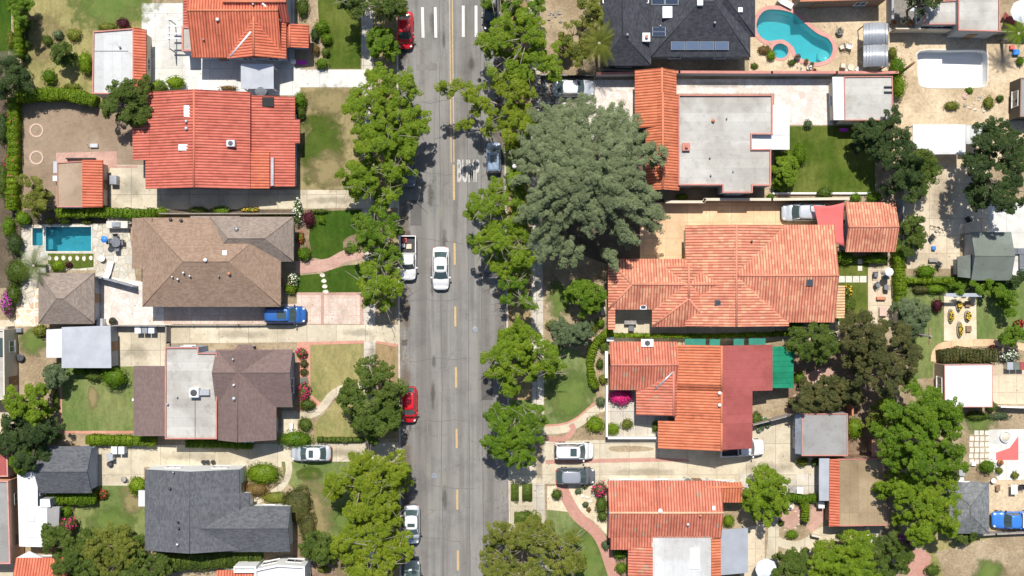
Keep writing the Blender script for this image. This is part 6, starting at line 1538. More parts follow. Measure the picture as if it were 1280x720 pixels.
SH = SH0 + [ # label, x, y, rx, ry, h, mat, flowers
 ('yellow green shrub at the left wall of the slate grey house', 172, 607, 13, 12, 1.5, 'leaf_hedge', None),
 ('round clipped ball shrub on the left lawn below the metal roofed garage', 142, 472, 16, 14, 2.0, 'leaf_green', None),
 ('dark shrub beside the ball shrub under the metal garage', 117, 468, 12, 9, 1.2, 'leaf_mid', None),
 ('low shrub under the left corner of the metal roofed garage', 100, 463, 9, 5, .9, 'leaf_green', None),
 ('shrub at the top of the tan dirt yard', 50, 413, 10, 8, 1.2, 'leaf_olive', None),
 ('dark maroon shrub behind the pale garage', 154, 29, 9, 7, 1.3, 'leaf_maroon', None),
 ('yellow green shrub against the left wall of the pale garage', 106, 78, 9, 15, 1.6, 'leaf_hedge', None),
 ('round green shrub on the dry upper left yard', 61, 95, 9, 10, 1.4, 'leaf_green', None),
 ('grey green scrub, left one on the dry upper left yard', 59, 50, 7, 7, .8, 'leaf_mid', None),
 ('sparse scrub in the middle of the dry upper left yard', 72, 43, 7, 6, .8, 'leaf_grey', None),
 ('sparse scrub, right one on the dry upper left yard', 92, 43, 10, 8, .8, 'leaf_olive', None),
 ('dark shrub beside the thin hedge at the upper left', 33, 31, 6, 7, 1.0, 'leaf_mid', None),
 ('small dark shrub in the bed by the thin hedge, middle', 35, 56, 5, 5, .7, 'leaf_mid', None),
 ('small dark shrub in the bed by the thin hedge, lower', 33, 72, 5, 6, .7, 'leaf_dark', None),
 ('bushy plant in the white yard left of the second red roof', 198, 108, 11, 9, 1.3, 'leaf_hedge', None),
 ('taller light green bush above the second red roof edge', 219, 103, 13, 9, 1.6, 'leaf_hedge', None),
 ('small rusty bush at the top edge of the second red roof', 285, 110, 12, 3, .6, 'leaf_rust', None),
 ('tall bush at the right corner of the second red roof', 375, 125, 8, 11, 1.6, 'leaf_green', None),
 ('dark narrow bush beside the right wall of the second red roof', 376, 140, 6, 9, 1.2, 'leaf_mid', None),
 ('round bush by the top left front lawn, upper', 402, 33, 10, 9, 1.2, 'leaf_green', None),
 ('round bush by the top left front lawn, middle', 408, 48, 8, 7, 1.1, 'leaf_green', None),
 ('small round bush beside the bare soil of the top left front bed', 407, 65, 6, 6, .8, 'leaf_mid', None),
 ('round bush at the corner of the white path and lawn', 402, 79, 9, 7, 1.1, 'leaf_green', None),
 ('dark bush along the house wall of the top left front bed', 394, 42, 6, 10, 1.0, 'leaf_dark', None),
 ('leafy bush at the top of the top left front bed', 378, 8, 8, 14, 1.1, 'leaf_mid', None),
 ('small bush near the wall, lower end of the top left front bed', 395, 62, 5, 7, .8, 'leaf_rust', None),
 ('green bush in the corner behind the left end of the rectangular pool', 28, 273, 10, 10, 1.5, 'leaf_green', None),
 ('small bush behind the pool near its spa', 80, 274, 8, 7, 1.0, 'leaf_mid', None),
 ('tiny bush behind the rectangular pool, left', 62, 276, 5, 4, .7, 'leaf_olive', None),
 ('tiny bush behind the rectangular pool, right', 108, 277, 8, 3, .5, 'leaf_olive', None),
 ('light green bush where the pool hedge meets the brown house', 202, 265, 9, 6, 1.2, 'leaf_hedge', None),
 ('low bush in the dark strip under the second red roof, left', 247, 262, 12, 4, .7, 'leaf_mid', None),
 ('low bush in the dark strip under the second red roof, right', 276, 263, 12, 6, .9, 'leaf_green', None),
 ('yellow flowering low bush in the dark strip at the far right', 312, 262, 12, 3, .4, 'leaf_olive', 'petal_yellow'),
 ('bush at the lower edge of the grass strip under the pool', 72, 333, 10, 8, 1.0, 'leaf_hedge', None),
 ('dark maroon plant in the strip under the pool', 86, 331, 5, 4, .6, 'leaf_maroon', None),
 ('leafy thicket at the left edge beside the pool terrace', 20, 340, 14, 18, 1.6, 'leaf_mid', None),
 ('dark thicket at the left edge above the palm', 18, 305, 10, 16, 1.5, 'leaf_dark', None),
 ('thicket at the lower left of the pool terrace', 16, 368, 10, 14, 1.4, 'leaf_mid', None),
 ('magenta bougainvillea against the left edge wall', 9, 379, 7, 17, 1.5, 'leaf_mid', 'petal_violet'),
 ('magenta bougainvillea spilling from the left hedge', 12, 205, 8, 9, 1.4, 'leaf_mid', 'petal_magenta'),
 ('crimson bougainvillea beside the long white outbuilding', 84, 655, 12, 10, 2.2, 'leaf_mid', 'petal_magenta'),
 ('crimson flowering branch at the lower corner of the long white outbuilding', 62, 680, 12, 8, 1.6, 'leaf_mid', 'petal_magenta'),
 ('small green shrub between the slate garage hedge and the bougainvillea', 82, 640, 8, 8, 1.1, 'leaf_green', None),
 ('pink flowering plants at the corner of the small left lawn', 129, 618, 6, 7, .7, 'leaf_mid', 'petal_red'),
 ('white flowering shrub beside the brown shingle house wall', 372, 265, 6, 18, 1.2, 'leaf_mid', 'petal_white'),
 ('dark maroon round shrub in the front bed of the brown shingle house', 386, 273, 8, 10, 1.3, 'leaf_maroon', None),
 ('small shrub right of the maroon shrub', 402, 275, 5, 5, .6, 'leaf_green', None),
 ('row of small plants along the top of the deep green lawn', 400, 264, 12, 3, .5, 'leaf_mid', None),
 ('small red flowered plant in the front bed', 376, 297, 5, 7, .6, 'leaf_green', 'petal_red'),
 ('round clipped shrub beside the brick path', 380, 317, 10, 9, 1.2, 'leaf_green', None),
 ('small shrub in the brown bed at the end of the brick path', 436, 312, 6, 5, .7, 'leaf_mid', None),
 ('white flowering shrub below the brick path by the house', 366, 350, 7, 9, 1.0, 'leaf_mid', 'petal_white'),
 ('green shrub at the nose of the blue sport utility vehicle', 363, 361, 8, 7, 1.1, 'leaf_hedge', None),
 ('pink flowering shrub in the terracotta bed, top', 377, 441, 7, 7, 1.0, 'leaf_mid', 'petal_magenta'),
 ('small brown shrub in the terracotta bed, second from top', 380, 455, 5, 5, .5, 'leaf_brownish', None),
 ('small brown shrub in the terracotta bed, third from top', 380, 465, 5, 5, .5, 'leaf_brownish', None),
 ('pink tinged shrub in the terracotta bed near the path', 380, 490, 8, 13, .9, 'leaf_mid', 'petal_magenta'),
 ('clipped dark hedge block above the curved path', 384, 506, 11, 7, .9, 'leaf_mid', None),
 ('clipped dark hedge block below the curved path', 381, 530, 9, 9, 1.0, 'leaf_mid', None),
 ('small round agave like bush on the cream gravel', 696, 618, 7, 7, .9, 'leaf_mid', None),
 ('round shrub with crimson flowers at the top of the cream gravel', 750, 612, 10, 10, 1.3, 'leaf_brownish', 'petal_magenta'),
 ('round green bush in front of the long red roofed house, upper', 752, 631, 8, 11, 1.3, 'leaf_mid', None),
 ('round green bush in front of the long red roofed house, lower', 753, 645, 7, 7, .9, 'leaf_mid', None),
 ('tiny grey succulent on the cream gravel near the dark parked vehicle', 723, 614, 5, 4, .4, 'leaf_grey', None),
 ('tiny grey succulent in the middle of the cream gravel', 732, 631, 4, 4, .4, 'leaf_grey', None),
 ('tiny rusty plant on the cream gravel', 736, 637, 3, 3, .3, 'leaf_rust', None),
 ('tiny green plant beside the dark vehicle on the gravel', 731, 608, 4, 3, .4, 'leaf_mid', None),
 ('lime green round shrub on the bottom front lawn', 722, 704, 12, 12, 1.5, 'leaf_hedge', None),
 ('shrub in the notch of the long red roofed house, upper', 775, 693, 9, 6, 1.0, 'leaf_green', None),
 ('shrub in the notch of the long red roofed house, lower', 777, 710, 8, 7, 1.0, 'leaf_green', None),
 ('low plants along the wall near the brick path end', 757, 682, 5, 7, .5, 'leaf_grey', None),
 ('crimson bougainvillea mound in the white walled front courtyard', 776, 496, 16, 10, 1.6, 'petal_magenta', None),
 ('round bush inside the curved hedge, top', 755, 434, 6, 7, .9, 'leaf_mid', None),
 ('round bush inside the curved hedge, middle', 750, 455, 5, 7, .8, 'leaf_mid', None),
 ('round bush inside the curved hedge, bottom', 754, 474, 6, 7, .9, 'leaf_olive', None),
 ('grey green bush below the curved hedge', 751, 502, 6, 7, .8, 'leaf_grey', None),
 ('light green bush beside the white courtyard wall', 744, 530, 12, 11, 1.1, 'leaf_hedge', None),
 ('yellow green bush inside the white courtyard wall', 766, 536, 9, 8, .9, 'leaf_hedge', None),
 ('small dry bush in the middle of the white walled courtyard', 784, 530, 8, 7, .9, 'leaf_olive', None),
 ('narrow bush by the courtyard corner of the orange roof', 819, 533, 4, 8, .8, 'leaf_mid', None),
 ('dark low bush right of the pavement below the small street tree', 690, 406, 9, 6, .8, 'leaf_olive', None),
 ('green bush near the white boulder in front of the salmon house', 750, 404, 7, 6, .9, 'leaf_green', None),
 ('olive bush between the white boulder and the curved hedge', 738, 412, 10, 7, .8, 'leaf_olive', None),
 ('tall bush at the top of the lush back lawn', 1000, 192, 9, 14, 1.4, 'leaf_green', None),
 ('shrub on the wall below the lush back lawn, left', 1031, 241, 10, 8, 1.1, 'leaf_mid', None),
 ('shrub on the wall below the lush back lawn, right', 1070, 247, 7, 6, .9, 'leaf_green', None),
 ('shrub at the right end of the wall below the lush lawn', 1093, 246, 10, 7, 1.1, 'leaf_green', None),
 ('small shrub at the left end of the wall below the lush lawn', 963, 246, 5, 4, .6, 'leaf_green', None),
 ('banana like clump beside the gazebo in the sandy yard, upper', 1122, 84, 10, 14, 2.0, 'leaf_green', None),
 ('banana like clump beside the grey garage in the sandy yard, lower', 1124, 108, 9, 16, 1.8, 'leaf_hedge', None),
 ('light green tuft between gazebo and sandy yard', 1116, 66, 6, 9, 1.2, 'leaf_olive', None),
 ('scrub patch in the sandy yard below the drained pool', 1190, 132, 10, 6, .7, 'leaf_olive', None),
 ('small green weed at the lower rim of the drained pool', 1212, 113, 5, 4, .4, 'leaf_green', None),
 ('weedy patch right of the rubble in the sandy yard', 1236, 128, 7, 9, .6, 'leaf_olive', None),
 ('small green weed right side of the sandy yard', 1250, 123, 5, 5, .5, 'leaf_mid', None),
 ('green tuft at the right edge near the palm shadow', 1276, 76, 5, 6, .7, 'leaf_green', None),
 ('round green bush at the lower left of the tan concrete yard', 1158, 339, 13, 9, 1.3, 'leaf_green', None),
 ('leafy green bush below the red shade sail, left', 1058, 322, 12, 8, 1.3, 'leaf_green', None),
 ('leafy green bush below the salmon garage, right', 1096, 323, 16, 7, 1.4, 'leaf_green', None),
 ('small bush at the corner of the peach tiled wing', 1046, 318, 5, 5, .8, 'leaf_mid', None),
 ('yellow flowering bush right of the peach tiled wing', 1060, 364, 6, 9, .9, 'leaf_mid', 'petal_yellow'),
 ('dark green bush below the yellow flowering bush', 1062, 380, 8, 10, 1.0, 'leaf_mid', None),
 ('yellow green bush below the clipped right hedge', 1129, 405, 8, 10, 1.4, 'leaf_hedge', None),
 ('thorny dark shrub above the grey green olive tree', 1152, 362, 12, 5, .9, 'leaf_brownish', None),
 ('maroon shrub left of the raised flower beds', 1172, 382, 7, 9, 1.2, 'leaf_maroon', None),
 ('leafy bush above the raised flower beds', 1170, 361, 14, 6, 1.0, 'leaf_green', None),
 ('white flowering shrub right of the ivy covered hedge', 1262, 445, 14, 7, 1.2, 'leaf_grey', 'petal_white'),
 ('maroon plant on the path above the ivy hedge', 1241, 434, 6, 3, .4, 'leaf_maroon', None),
 ('red flowering bush at the right edge by the lawn', 1274, 404, 6, 5, .8, 'leaf_maroon', 'petal_red'),
 ('dark round clipped ball shrub below the checkered slabs', 1235, 583, 10, 9, 1.3, 'leaf_green', None),
 ('olive ball plant right of the clipped ball shrub', 1249, 588, 5, 5, .6, 'leaf_olive', None),
 ('olive round plant on the white patio at the right edge', 1269, 594, 5, 5, .6, 'leaf_olive', None),
 ('scrubby plants above the checkered slabs, left', 1222, 520, 16, 6, .7, 'leaf_mid', None),
 ('scrubby plants above the checkered slabs, right', 1250, 520, 14, 5, .6, 'leaf_grey', None),
 ('leafy shrub under the bright white roof corner', 1240, 508, 7, 7, 1.1, 'leaf_mid', None),
 ('green shrub right of the grey garage with pink edging', 1069, 535, 11, 14, 1.4, 'leaf_hedge', None),
 ('small green shrub in the brown yard beside the green awning', 1000, 472, 7, 8, .9, 'leaf_green', None),
 ('green shrub at the right side of the brown yard', 1110, 502, 9, 6, 1.0, 'leaf_green', None),
 ('low bush on the driveway end, left of the ochre garage', 1003, 577, 9, 6, .9, 'leaf_olive', None),
 ('small dark bush on the driveway end, right', 1020, 578, 7, 5, .8, 'leaf_mid', None),
 ('lime green bush behind the long red roof', 911, 651, 8, 8, 1.1, 'leaf_hedge', None),
 ('flat oval bush below the path, left one on the gravel strip', 1050, 670, 6, 4, .6, 'leaf_mid', None),
 ('small round bush on the gravel strip, right one', 1070, 670, 4, 4, .6, 'leaf_mid', None),
 ('dark round bush on the curve of the lower right path', 1024, 680, 5, 5, .6, 'leaf_mid', None),
 ('dark oval bush on the inner side of the lower right path', 1007, 688, 6, 4, .6, 'leaf_mid', None),
 ('dark bush at the lower left bend of the path', 987, 691, 5, 4, .6, 'leaf_mid', None),
 ('bush in the pink paved circle, larger', 990, 668, 8, 6, .8, 'leaf_green', None),
 ('small bush in the pink paved circle, left', 977, 654, 4, 4, .6, 'leaf_mid', None),
 ('magenta flowering bush at the end of the pink brick patio', 1136, 682, 6, 9, 1.3, 'leaf_mid', 'petal_violet'),
 ('small violet flowered bush beside the green bottom tree', 1127, 672, 5, 4, .8, 'leaf_mid', 'petal_violet'),
 ('grey green bush right of the pink brick patio', 1166, 713, 10, 8, .8, 'leaf_mid', None),
 ('leafy plants in the terrace notch below the kidney pool', 964, 69, 6, 7, .7, 'leaf_hedge', None),
 ('small plant between spa and kidney pool', 990, 78, 5, 4, .5, 'leaf_mid', None),
 ('grass tuft bush at the pool terrace lower left', 943, 82, 5, 4, .4, 'leaf_mid', None),
 ('dry leafless bush on the pool terrace near the dark roof', 956, 62, 9, 6, .6, 'leaf_rust', None),
 ('green plant behind the flat roofed house wall', 853, 246, 8, 4, .6, 'leaf_green', None),
 ('potted green plants under the maroon roof notch', 946, 524, 8, 9, .9, 'leaf_mid', None),
 ('bushes beside the white driveway gate, small', 1010, 262 - 262 + 155, 6, 6, .8, 'leaf_grey', None),
]
for lab, x, y, rx, ry, h, mt, fl in SH: shrub(lab, x, y, rx, ry, h, mt, flowers=fl, fn=.55 if fl in ('petal_magenta', 'petal_violet') and 'mound' in lab or 'against' in lab else .3)
# ---------------------------------------------------------------- garden walls and fences
def wall(name, label, pts, h, th, mat, cat=None, cap=None, posts=0, z0=YARD, post_mat=None):
    P = [W(*p, z0) for p in pts]; c = P[0]; root = None
    mb = MB()
    for a, b in zip(P, P[1:]):
        d = (b - a).normalized(); n = Vector((-d.y, d.x, 0)) * th / 2; e = d * th * .5
        a2, b2 = a - e * .98, b + e * .98
        mb.prism([((a2 + n).x, (a2 + n).y), ((a2 - n).x, (a2 - n).y), ((b2 - n).x, (b2 - n).y), ((b2 + n).x, (b2 + n).y)], z0 - .1, z0 + h)
    if not cap and not posts: return thing(name, mb, mat, label, cat or name.replace('_', ' '))
    root = empty(name, c, label, cat or name.replace('_', ' '))
    mb.build('panel' if posts else 'wall_body', mat, root)
    if cap:
        cb = MB()
        for a, b in zip(P, P[1:]):
            d = (b - a).normalized(); n = Vector((-d.y, d.x, 0)) * (th / 2 + .04); e = d * th * .5
            a2, b2 = a - e, b + e
            cb.prism([((a2 + n).x, (a2 + n).y), ((a2 - n).x, (a2 - n).y), ((b2 - n).x, (b2 - n).y), ((b2 + n).x, (b2 + n).y)], z0 + h - .005, z0 + h + .06)
        cb.build('coping', cap, root)
    if posts:
        for a, b in zip(P, P[1:]):
            k = max(1, round((b - a).length / posts))
            for i in range(k + 1):
                q = a.lerp(b, i / k); MB().box(q.x - .06, q.y - .06, z0 - .05, q.x + .06, q.y + .06, z0 + h + .08).build('post', post_mat or mat, root)
    return root
wall('garden_wall', 'long pink coped wall between the charcoal roofed house and the pale walk', [(745, 96), (793, 95), (846, 94), (960, 94.5), (1040, 94.5), (1115, 94.5)], 1.7, .2, 'wall_grey', 'wall', 'coping_red')
wall('garden_wall', 'low maroon shadowed wall with pale coping above the orange terrace', [(830, 254), (876, 254), (877, 251), (960, 251), (1054, 250)], 1.8, .2, 'wall_brown', 'wall', 'wall_cream')
wall('garden_wall', 'low white garden wall below the lush back lawn', [(966, 242), (1092, 242)], .35, .2, 'trim_white', 'wall')
wall('garden_wall', 'white front courtyard wall beside the crimson bougainvillea', [(757.5, 482), (757.5, 546), (818, 546)], 1.0, .22, 'wall_white', 'wall')
wall('garden_wall', 'short white wall at the front of the red tiled house', [(757, 440), (757, 470)], 1.0, .3, 'wall_white', 'wall')
wall('fence', 'pale fence below the top right corner building', [(1112, 41), (1150, 41), (1197, 42)], 1.9, .12, 'wall_cream', 'fence', posts=2.4)
wall('fence', 'dark fence from the corner building to the right edge', [(1200, 44), (1250, 44), (1330, 46)], 1.7, .1, 'wood_grey', 'fence', posts=2.4)
wall('garden_wall', 'grey block wall between gazebo terrace and the potted plant yard', [(1109, -30), (1109, 27)], 1.7, .25, 'wall_grey', 'wall')
wall('fence', 'grey fence beside the clipped hedge right of the salmon garage', [(1122, 250), (1122, 285), (1121, 312)], 1.8, .16, 'wall_grey', 'fence', posts=2.4)
wall('garden_wall', 'white edged wall along the patio right of the slabs', [(1117, 352), (1117, 403)], 1.2, .15, 'wall_cream', 'wall')
wall('fence', 'dark fence along the brown dirt court bottom behind the hedges', [(205, 268), (372, 268)], 1.5, .1, 'wood_grey', 'fence', posts=2.4)
wall('fence', 'grey timber fence between the pink patio and the bins', [(147, 406.5), (212, 407)], 1.4, .1, 'wood_grey', 'fence', posts=2.4)
wall('fence', 'short grey green gate panel across the long beige driveway', [(212.5, 407), (212.5, 428)], 1.4, .12, 'wood_grey', 'gate', posts=1.6)
wall('fence', 'low dark fence along the edge of the long beige driveway', [(214, 406.5), (300, 406.5), (372, 406)], .5, .07, 'wood_grey', 'fence', posts=2.4)
wall('fence', 'slatted dark fence on the left side of the tan dirt yard', [(17, 409), (17, 481)], 1.6, .25, 'wood_grey', 'fence', posts=1.2)
wall('garden_wall', 'white topped wall on the far left beside the peach walled house', [(18.5, 582), (18.5, 698)], 1.4, .15, 'wall_white', 'wall')
wall('fence', 'grey fence above the grey green awning of the pool terrace', [(115, 344), (135, 348), (172, 358)], 1.5, .15, 'metal_grey', 'fence', posts=2.0)
wall('fence', 'tall dark fence under the charcoal roofed house', [(752, 91), (793, 92)], 1.6, .1, 'wood_grey', 'fence', posts=2.2)
wall('fence', 'dark boundary fence left of the grey garage with pink edging', [(938, 529), (958, 524), (992, 515)], 1.6, .1, 'wood_grey', 'fence', posts=2.2)
wall('garden_wall', 'terracotta capped post wall right of the olive tree by the grey garage', [(1059, 505), (1059, 516)], 1.9, .2, 'terracotta', 'wall')
wall('garden_wall', 'dark boundary wall below the silver garage and blue pickup', [(1184, 669), (1240, 665), (1330, 661)], 1.0, .18, 'wood_grey', 'wall')
wall('garden_wall', 'white wall pieces along the upper side of the long red roofed house', [(806, 602), (862, 602)], 1.2, .3, 'wall_white', 'wall')
wall('garden_wall', 'short white wall beside the small orange tile wing at the lower driveway', [(866, 607), (898, 604), (912, 600)], 1.6, .3, 'wall_white', 'wall')
wall('garden_wall', 'dark low wall stub by the lower right pink patio', [(1013, 667), (1022, 669)], .9, .2, 'wall_cream', 'wall')
wall('fence', 'thin white fence above the bright white outbuilding patio', [(1244, 507), (1330, 510)], 1.4, .1, 'trim_white', 'fence', posts=2.4)
wall('fence', 'chain fence across the front of the marble littered driveway', [(676, 97), (742, 97)], 1.2, .05, 'dark_metal', 'fence', posts=2.6)
wall('planter_box', 'low white bench like planter on the pool terrace under the hedge', [(141, 275), (163, 276)], .6, .7, 'stone_grey', 'planter')

# ---------------------------------------------------------------- vehicles
def loft(st, bm, mi=0):
    rings = []
    for (x, w_, zt, zb) in st:
        prof = [(0, zt), (.5 * w_, zt - .008), (.80 * w_, zt - .035), (.95 * w_, zt - .11), (w_, zt - .26), (w_, zb + .22), (.95 * w_, zb + .04), (.6 * w_, zb), (0, zb)]
        full = prof + [(-y, z) for y, z in prof[-2:0:-1]]
        rings.append([bm.verts.new((x, y, z)) for y, z in full])
    n = len(rings[0])
    for a, b in zip(rings, rings[1:]):
        for i in range(n): f = bm.faces.new((a[i], a[(i + 1) % n], b[(i + 1) % n], b[i])); f.smooth = True; f.material_index = mi
    bm.faces.new(rings[0]); bm.faces.new(rings[-1][::-1])
def car(label, px, py, heading, kind, paint_, L=4.7, wd=1.84, z0=YARD, cat='car', sunroof=False, rack=False, roofcol=None, lower='black_plastic', group=None, cargo=None, name=None):
    "heading: degrees, 0 = pointing right in the photo, 90 = up"
    p = W(px, py, z0 + .8); root = empty(name or {'sedan': 'parked_car', 'hatch': 'parked_car', 'suv': 'parked_suv', 'pickup': 'pickup_truck'}[kind], (p.x, p.y, z0), label, cat, group, math.radians(heading))
    w_ = wd / 2; h = L / 2; B = lambda mb, n, m, par=root, bevel=0: mb.build(n, m, par, world=False, bevel=bevel)
    H = {'sedan': 1.45, 'hatch': 1.5, 'suv': 1.72, 'pickup': 1.82}[kind]
    up = .14 if kind in ('suv', 'pickup') else 0; zb = .24 + up * .8; hood = .80 + up; cowl = .95 + up; belt = .97 + up; tail = .98 + up
    bm = bmesh.new()
    if kind == 'sedan': xs = dict(w0=.235, w1=.075, r1=-.235, r0=-.375)
    elif kind == 'hatch': xs = dict(w0=.255, w1=.10, r1=-.33, r0=-.465)
    elif kind == 'suv': xs = dict(w0=.265, w1=.125, r1=-.43, r0=-.485)
    else: xs = dict(w0=.245, w1=.135, r1=-.05, r0=-.085)
    X = {k: v * L for k, v in xs.items()}
    st = [(-h, w_ * .56, .70 + up, zb + .2), (-h + .04, w_ * .76, .82 + up, zb + .12), (-h + .13, w_ * .90, .91 + up, zb + .05), (-h + .32, w_ * .97, tail - .02, zb), (-h + .8, w_, tail, zb), (-L * .1, w_, belt, zb), (L * .15, w_, belt, zb), (X['w0'] + .05, w_, cowl, zb),
          (L * .36, w_ * .985, hood + .07, zb), (h - .62, w_ * .975, hood + .02, zb), (h - .36, w_ * .93, hood - .02, zb), (h - .18, w_ * .84, hood - .08, zb + .02), (h - .06, w_ * .68, hood - .15, zb + .08), (h, w_ * .42, hood - .25, zb + .16)]
    if kind == 'pickup':
        cut = X['r0'] - .05
        st = [(cut - .02, w_, belt, zb)] + [s for s in st if s[0] > cut]
    loft(st, bm); bmesh.ops.recalc_face_normals(bm, faces=bm.faces)
    # roof pillars belong to the body shell
    mb = MB(); mb.bm.free(); mb.bm = bm; zr = H - .05; wr = w_ * .74; wb = w_ * .90
    for sg in (-1, 1):
        mb.tube((X['w0'], sg * wb * .93, cowl - .04), (X['w1'], sg * wr * .98, zr), .045, .04, 6)
        mb.tube((X['r0'], sg * wb * .90, belt - .04), (X['r1'], sg * wr * .97, zr), .07, .05, 6)
        mb.tube(((X['w1'] + X['r1']) / 2, sg * wb * 1.0, belt - .04), ((X['w1'] + X['r1']) / 2 - .05, sg * wr, zr), .04, .035, 6)
    B(mb, 'body', paint_)
    # cabin
    def glass(name_, q, m='glass_dark', bow=(0, 0, 0)):
        m_ = MB(); n = 5; rows = []
        for j in range(2):
            a, b = Vector(q[j * 2]), Vector(q[j * 2 + 1]); rows.append([m_.bm.verts.new(a.lerp(b, i / n) + Vector(bow) * math.sin(math.pi * i / n)) for i in range(n + 1)])
        for i in range(n): m_.bm.faces.new((rows[0][i], rows[0][i + 1], rows[1][i + 1], rows[1][i])).smooth = True
        return B(m_, name_, m)
    glass('windshield', [(X['w0'], -wb * .93, cowl - .03), (X['w0'], wb * .93, cowl - .03), (X['w1'], -wr * .96, zr), (X['w1'], wr * .96, zr)], bow=(.10, 0, .015))
    glass('rear_window', [(X['r0'], -wb * .88, belt - .03), (X['r0'], wb * .88, belt - .03), (X['r1'], -wr * .94, zr), (X['r1'], wr * .94, zr)], bow=(-.07, 0, .012))
    for sg in (-1, 1): glass('side_window', [(X['w0'] - .05, sg * wb * .965, belt - .05), (X['r0'] + .08, sg * wb * .945, belt - .05), (X['w1'] - .02, sg * wr * 1.0, zr - .01), (X['r1'] + .02, sg * wr * .99, zr - .01)], bow=(0, sg * .04, 0))
    m_ = MB(); n = 8; rows = []
    for j in range(n + 1):
        t = j / n; x = X['w1'] + .06 + (X['r1'] - X['w1'] - .12) * t; ed = 1 - .10 * abs(2 * t - 1) ** 6
        rows.append([m_.bm.verts.new((x + .05 * math.sin(math.pi * i / n) * (1 if t < .5 else -1) * abs(2 * t - 1), (i / n * 2 - 1) * (wr + .03) * ed, H - .055 * abs(i / n * 2 - 1) ** 2.5 - .04 * abs(2 * t - 1) ** 2)) for i in range(n + 1)])
    for j in range(n):
        for i in range(n): m_.bm.faces.new((rows[j][i], rows[j][i + 1], rows[j + 1][i + 1], rows[j + 1][i])).smooth = True
    ro = B(m_, 'roof_panel', roofcol or paint_); s_ = ro.modifiers.new('s', 'SOLIDIFY'); s_.thickness = .04; s_.offset = -1
    if sunroof:
        x0 = X['w1'] + (X['r1'] - X['w1']) * (.15 if kind != 'suv' else .12); ln = .45 if sunroof is True else sunroof
        m_ = MB().box(x0 - ln, -wr * .62, H - .035, x0, wr * .62, H + .006); B(m_, 'sunroof', 'glass_dark', bevel=.01)
    if rack:
        for sg in (-1, 1): B(MB().tube((X['w1'] - .1, sg * wr * .95, H + .03), (X['r1'] + .1, sg * wr * .95, H + .03), .025, .025, 6), 'roof_rail', 'black_plastic')
    # lamps, bumpers, mirrors, wheels
    B(MB().box(h - .10, -w_ * .52, zb + .12, h + .012, w_ * .52, zb + .34), 'grille', lower, bevel=.02)
    B(MB().box(h - .12, -w_ * .55, zb - .01, h + .02, w_ * .55, zb + .12), 'front_bumper', lower, bevel=.03)
    bx = -h
    B(MB().box(bx - .02, -w_ * .62, zb + .02, bx + .12, w_ * .62, zb + .2), 'rear_bumper', lower if kind != 'pickup' else 'chrome', bevel=.03)
    for sg in (-1, 1):
        B(MB().box(h - .44, sg * w_ * .60, hood - .20, h - .17, sg * w_ * .82, hood - .06), 'headlight', 'lamp_glass', bevel=.03)
        B(MB().box(bx + .03, sg * w_ * .52, .70 + up, bx + .15, sg * w_ * .78, .85 + up), 'tail_light', 'red_light', bevel=.02)
        B(MB().box(X['w0'] - .20, sg * (w_ - .03), belt - .02, X['w0'] - .04, sg * (w_ + .19), belt + .12), 'mirror', paint_ if paint_ in ('paint_white', 'paint_red') else 'black_plastic', bevel=.03)
        B(MB().box(L * .06, sg * (w_ - .01), belt - .2, L * .06 + .16, sg * (w_ + .022), belt - .16), 'door_handle', 'chrome')
        for wx in (L * .31, -L * .295):
            wh = B(MB().tube((wx, sg * (w_ - .20), .33 + up * .25), (wx, sg * (w_ + .012), .33 + up * .25), .33 + up * .25, .33 + up * .25, 18), 'wheel', 'rubber')
            B(MB().tube((wx, sg * (w_ + .008), .33 + up * .25), (wx, sg * (w_ + .022), .33 + up * .25), .2, .19, 12), 'rim', 'chrome', wh)
    if kind == 'pickup':
        x1, x0 = X['r0'] - .05, -h; m_ = MB(); t = .11
        m_.box(x0, -w_, zb, x1, w_, .68).box(x0, -w_, .68, x1, -w_ + t, belt + .06).box(x0, w_ - t, .68, x1, w_, belt + .06).box(x0, -w_ + t, .68, x0 + t, w_ - t, belt + .06).box(x1 - .08, -w_ + t, .68, x1, w_ - t, belt + .06)
        B(m_, 'cargo_bed', paint_, bevel=.03); B(MB().box(x0 + t, -w_ + t, .675, x1 - .08, w_ - t, .70), 'bed_liner', 'black_plastic')
        if cargo == 'box':
            B(MB().box(x0 - .0, -w_ * .93, belt + .03, x1 - .15, w_ * .80, belt + .42), 'tool_box', 'white_plastic', bevel=.04)
            B(MB().box(x0 + .9, -w_ * .6, belt + .41, x1 - .5, w_ * .45, belt + .5), 'tool_box_lid', 'metal_pale', bevel=.02)
    return root, belt
GC = 'cars parked along the kerbs'
o_ = link('leaf_litter', leaf_mesh('leaf_litter', LITTER, rng.normal(size=LITTER.shape) * .25 + np.array([0, 0, 1.0]), .13, rng, .6), 'leaf_rust'); recenter(o_); prop(o_, 'dry fallen leaves scattered along the gutters and yards', 'leaf litter', None, 'stuff')
car('bright red sedan parked nose down at the top of the left kerb', 506.5, 37.5, -90, 'sedan', 'paint_red', 4.05, 1.72, 0, group=GC, name='parked_car')
car('near black car at the top of the right kerb under the trees', 614, 12, -90, 'sedan', 'paint_black', 4.5, 1.8, 0, group=GC)
car('dark blue grey car half hidden under the left street tree by the beige driveway', 510, 208, -90, 'sedan', 'paint_grey', 4.5, 1.8, 0, group=GC)
car('steel blue grey compact utility vehicle beside the BUMP lettering', 617, 197, 90, 'suv', 'paint_steel', 3.2 + .2, 1.62, 0, group=GC, sunroof=.8)
pk, bl = car('white pickup truck with red and white load in its bed on the left kerb', 510, 322.5, -90, 'pickup', 'paint_white', 4.85, 1.8, 0, 'pickup truck')
